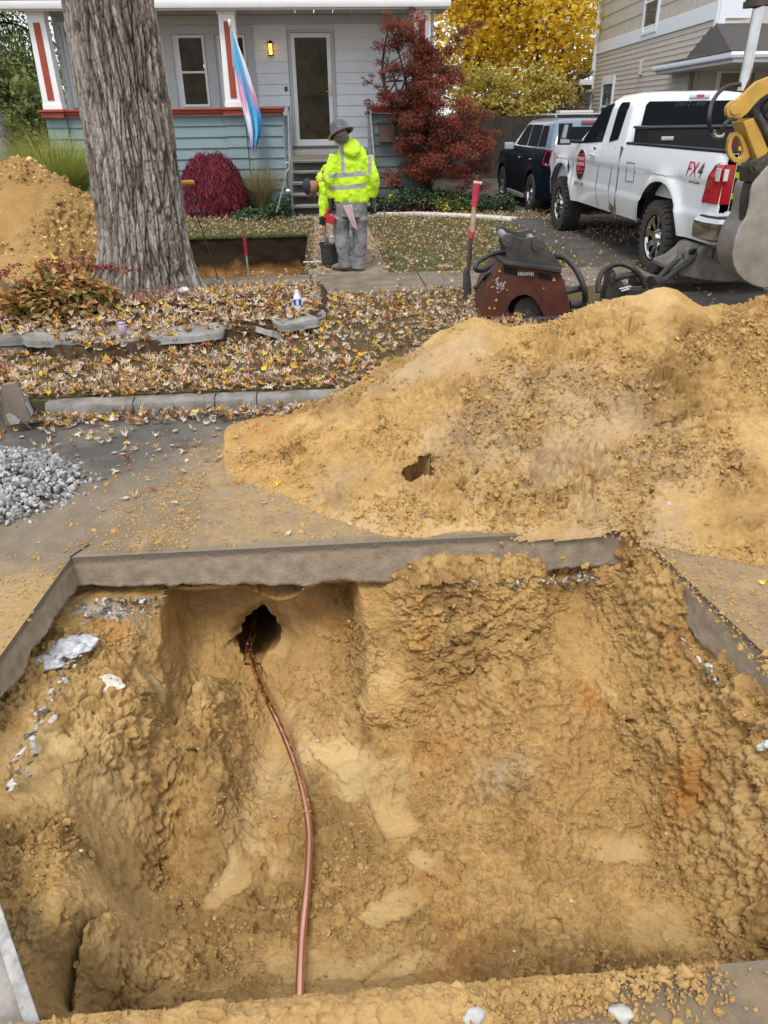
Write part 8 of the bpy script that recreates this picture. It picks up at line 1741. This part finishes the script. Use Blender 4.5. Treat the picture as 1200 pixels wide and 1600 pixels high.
# grey mortar-like scraps and broken membrane under the slab
def scraps():
    m=mat('grey_flakes',(.62,.63,.64),.4,0,.5,(26,.55,(.22,.22,.24)),(40,.6)); M0=PIT['P']; md=mat('dark_tar',(.05,.05,.055),.6,noise=(30,.5,(.25,.25,.26)),bump=(50,.7))
    def surf(x,y,up=True):
        d=(M0[:,0]-x)**2+(M0[:,1]-y)**2; i=np.argmin(d-(.0 if up else 0)*M0[:,2]); return M0[i]
    def chip(q,s,mm,nm='slab_chip',lab=None,grp='pale scraps in the pit wall',seed=0,flat=.35):
        bm=bmesh.new(); bmesh.ops.create_icosphere(bm,subdivisions=3,radius=1); V=np.array([v.co[:] for v in bm.verts]); F=np.array([[v.index for v in f.verts] for f in bm.faces]); bm.free(); r=np.random.default_rng(seed)
        a=r.uniform(0,3.1); R0=np.array([[cos(a),-sin(a),0],[sin(a),cos(a),0],[0,0,1]]); V=V*(1+.55*fbm(V+seed,1.8,4,seed)[:,None])*np.array([s*1.5,s,s*flat]); V=V@R0.T+np.array(q); return V,F
    def cluster(name,label,cat,spots,mm,grp=None):
        VV=[];FF=[];o=0
        for k,(q,s) in enumerate(spots): V,F=chip(q,s,mm,seed=k+len(name)); VV.append(V); FF.append(F+o); o+=len(V)
        ob=mesh_np(name,np.concatenate(VV),np.concatenate(FF),mm,None,True,True); tag(ob,label,cat,grp); return ob
    P1=at_z(118,1035,-.47); 
    q=surf(P1.x,P1.y); ob=cluster('torn_membrane','large torn pale grey scrap on the left bank of the pit','scrap',[(q+np.array([0,0,.010]),.06),(q+np.array([.06,.03,.012]),.04),(q+np.array([-.06,-.03,.008]),.04),(q+np.array([.02,-.05,.006]),.03),(q+np.array([-.09,.01,.01]),.022)],m); q2=surf(*at_z(85,1065,-.5)[:2]); q3=surf(*at_z(170,1075,-.5)[:2])
    ob=cluster('torn_membrane','smaller pale scrap just below and left of the large torn one','scrap',[(q2+np.array([0,0,.006]),.05)],m); ob=cluster('torn_membrane','pale mineral crust streak right of the large torn scrap','scrap',[(q3+np.array([0,0,.0]),.05)],mat('pale_crust',(.62,.56,.45),.9,noise=(24,.4)))
    # broken rubble line right under the slab, beyond counting
    pos=[];s=[]
    for k in range(560):
        u=random.random()
        if u<.30: x=random.uniform(-1.3,-.9); y=3.2-random.random()**2*.16; z=-.375+random.uniform(-.02,.015)
        elif u<.62: x=random.uniform(.55,1.35); y=3.17-random.random()**2*.05; z=-.36+random.uniform(-.03,.02)
        elif u<.80: y=random.uniform(1.6,3.05); x=1.515+(3.2-y)*.075-.02*random.random(); z=-.36+random.uniform(-.03,.02)
        else: x=-1.28+random.random()**2*.08; y=random.uniform(2.0,3.1); z=-.375+random.uniform(-.02,.01)
        pos.append((x,y,z)); s.append(min(.017,random.lognormvariate(-4.9,.5)))
    S_=np.array(s)[:,None]*np.stack([RNG.uniform(.6,2.2,len(s)),RNG.uniform(.6,1.5,len(s)),RNG.uniform(.15,.7,len(s))],1); scatter('slab_rubble',clump_variants(8,2,.35,5),np.array(pos),rot_mats(len(pos),.9),S_,ramp_mat('rubble',[(0,(.07,.06,.05)),(.35,(.17,.15,.12)),(.6,(.32,.28,.22)),(.8,(.50,.48,.45)),(1,(.62,.62,.62))],.75,nscale=50),None,True,False,kind='stuff')
    # countable pebbles on the near paving
    for px,py,sz,lab in ((743,1590-3,.03,'white pebble on the near paving at the bottom of the frame'),(970,1583,.026,'pale grey pebble on the near paving right of centre')):
        q=at_z(px,py,ZR+.012); V,F=chip(q,sz*.7,None,seed=px,flat=.8); o=mesh_np('pebble',V,F,mat('white_pebble',(.40,.385,.35),.8,noise=(20,.3)),None); tag(o,lab,'pebble')
scraps()
def broken_corner():
    # near-left broken slab fragment with a pale sawn edge
    a=at_z(0,1446,-.26); b=at_z(52,1604,-.26); mb=MB(); d=Vector((b.x-a.x,b.y-a.y,0)); dd=d.normalized(); n=Vector((-dd.y,dd.x,0)); 
    if n.x>0: n=-n
    e=b+dd*.5; s=a-dd*.5; q=[s,e,e+n*.7,s+n*.7]; mb.add([(v.x,v.y,-.262) for v in q]+[(v.x,v.y,-.40) for v in q],[(0,1,2,3),(4,7,6,5),(0,4,5,1),(1,5,6,2),(2,6,7,3),(3,7,4,0)])
    r=thing('slab_fragment',(a.x-.2,a.y,-.4),'pale concrete slab fragment in the lower left corner of the pit','concrete'); mb.build('fragment',mat('fragment_concrete',(.30,.28,.25),.9,noise=(10,.4),bump=(50,.7)),r,bevel=.008); mb=MB(); mb.bar((s.x,s.y,-.258),(e.x,e.y,-.258),.035,.014); mb.build('sawn_edge',mat('sawn_edge',(.36,.35,.33),.7,noise=(20,.45),bump=(60,.5)),r,bevel=.004)
broken_corner()
def chunk():
    c=at_y(1205,535,4.35); bm=bmesh.new(); bmesh.ops.create_cube(bm,size=1); bmesh.ops.subdivide_edges(bm,edges=bm.edges,cuts=14,use_grid_fill=True); V=np.array([v.co[:] for v in bm.verts]); F=np.array([[v.index for v in f.verts] for f in bm.faces]); bm.free()
    V=V*np.array([.50,.40,.17]); V+=fbm(V+9,4,4,71)[:,None]*np.array([.05,.05,.03])+fbm(V,18,3,72)[:,None]*.012; M_=np.array(Matrix.Rotation(R_(-38),3,'Y')@Matrix.Rotation(R_(20),3,'Z')); V=V@M_.T+np.array([c.x+.10,c.y,c.z-.02])
    m,nt,b=_new('broken_paving'); N=nt.nodes.new; L=nt.links.new; tc=N('ShaderNodeTexCoord'); nz=N('ShaderNodeTexNoise'); nz.inputs['Scale'].default_value=6; nz.inputs['Detail'].default_value=7; L(tc.outputs['Object'],nz.inputs[0]); rp=N('ShaderNodeValToRGB'); e=rp.color_ramp.elements; e[0].position=.40; e[0].color=(.23,.155,.09,1); e[1].position=.55; e[1].color=(.40,.37,.34,1); L(nz.outputs[0],rp.inputs[0]); L(rp.outputs[0],b.inputs['Base Color']); b.inputs['Roughness'].default_value=.9
    r=thing('concrete_chunk',(c.x+.1,c.y,c.z-.3),'grey broken concrete chunk sunk in the sand heap at the right edge','concrete'); mesh_np('chunk',V,F,m,r,smooth=False)
chunk()
# individual leaves resting on sand
def leaf_thing(q,size,kind,label,grp,seed,tilt=.4):
    V,F=LEAVES[seed%len(LEAVES)]; r=np.random.default_rng(seed); M_=rot_mats(1,tilt,r)[0]; V=(V*size*1.25)@M_.T+np.array(q)+np.array([0,0,.012])
    m=[mat('cream_leaf',(.62,.55,.47),.8,noise=(60,.35,(.36,.28,.20))),mat('yellow_fallen_leaf',(.78,.56,.03),.6,noise=(40,.2))][kind]
    o=mesh_np('fallen_leaf',V,F,m,None,True,True); tag(o,label,'leaf',grp)
def sand_leaves():
    g1='pale dry leaves lying on the sand heap'; 
    HL=['pale leaf hanging on the left shoulder of the sand heap','pale leaf just below the crest, left of the yellow leaf','pale leaf in the middle of the heap, leftmost of four','pale leaf in the middle of the heap, right of the gap','small pale leaf lowest of the four in the middle of the heap','pale leaf right of centre, left one of a close pair','pale leaf right of centre, right one of a close pair','pale leaf low on the right part of the heap','pale leaf at the heap toe below the boot hole','pale leaf at the heap toe above the slab edge, right one','pale leaf nearest the slab edge at the heap toe','pale leaf on sand near the back right corner of the pit','a','b','pale leaf by the left toe of the heap','c']
    PL=['pale forked leaf in the middle of the pit floor','pale leaf on the smooth slope right of the pipe bend','small pale leaf just left of the pipe, halfway down','pale leaf left of the pipe, upper one of two','pale leaf left of the pipe, lower one of two','pale leaf high on the left bank beside the mound','pale leaf on the left bank above the crack','pale leaf farthest left on the left bank','pale leaf low in the pit, right of centre by the near edge','dark tinged leaf beside the right wall of the pit','pale leaf right of the long boot print','pale leaf just right of the lower pipe','pale leaf close under the far left slab corner','pale leaf beside the torn grey scrap','pale leaf in the near right corner of the pit']
    for i,(px,py) in enumerate(((628,600),(955,563),(812,622),(892,635),(876,662),(985,700),(1005,693),(1043,788),(660,808),(564,808),(548,825),(1108,842),(1090,488),(1140,498),(395,765),(740,455))):
        best=None
        d=_F+_R2*((px-600)/F_PX)+_U2*((800-py)/F_PX)
        for k in range(220,640):
            t=k*.01; p=Vector((0,0,EYE))+d*t
            if p.y>2.5 and p.z<=heap_z(p.x,p.y): best=p; break
        if best is None or py<500: continue
        leaf_thing((best.x,best.y,best.z),.05,0,HL[i],g1,700+i)
    for i,(px,py,lab) in enumerate(((1060,533,'yellow star leaf near the top of the sand heap, left of the other'),(1113,511,'yellow star leaf on the heap nearer the concrete chunk'))):
        d=_F+_R2*((px-600)/F_PX)+_U2*((800-py)/F_PX)
        for k in range(220,640):
            p=Vector((0,0,EYE))+d*(k*.01)
            if p.y>2.5 and p.z<=heap_z(p.x,p.y): leaf_thing((p.x,p.y,p.z),.05,1,lab,None,751+i,.6); break
    q=at_z(1190,916,ZR); leaf_thing((q.x,q.y,q.z),.045,1,'yellow leaf lying on sandy paving at the right edge of the frame',None,760,.2)
    G=PIT['P']; g2='pale dry leaves lying in the pit'
    K=(G-np.array([0,0,EYE])); kz=K@np.array(_F); PX=600+F_PX*(K@np.array(_R2))/kz; PY=800-F_PX*(K@np.array(_U2))/kz
    for i,(px,py) in enumerate(((614,1187),(499,1157),(432,1277),(340,1381),(337,1437),(310,1170),(133,1332),(40,1277),(802,1487),(1035,1302),(890,1405),(512,1460),(220,940),(210,990),(1040,1465))):
        d=(PX-px)**2+(PY-py)**2; c=np.where(d<20)[0]
        if len(c)==0: continue
        j=c[np.argmin(kz[c])]; leaf_thing(G[j],.028 if i>2 else .032,0,PL[i],g2,800+i,.5)
    j=np.argmin((PX-985)**2+(PY-1128)**2); leaf_thing(G[j],.03,1,'yellow green leaf in the pit near its right wall',None,830)
sand_leaves()
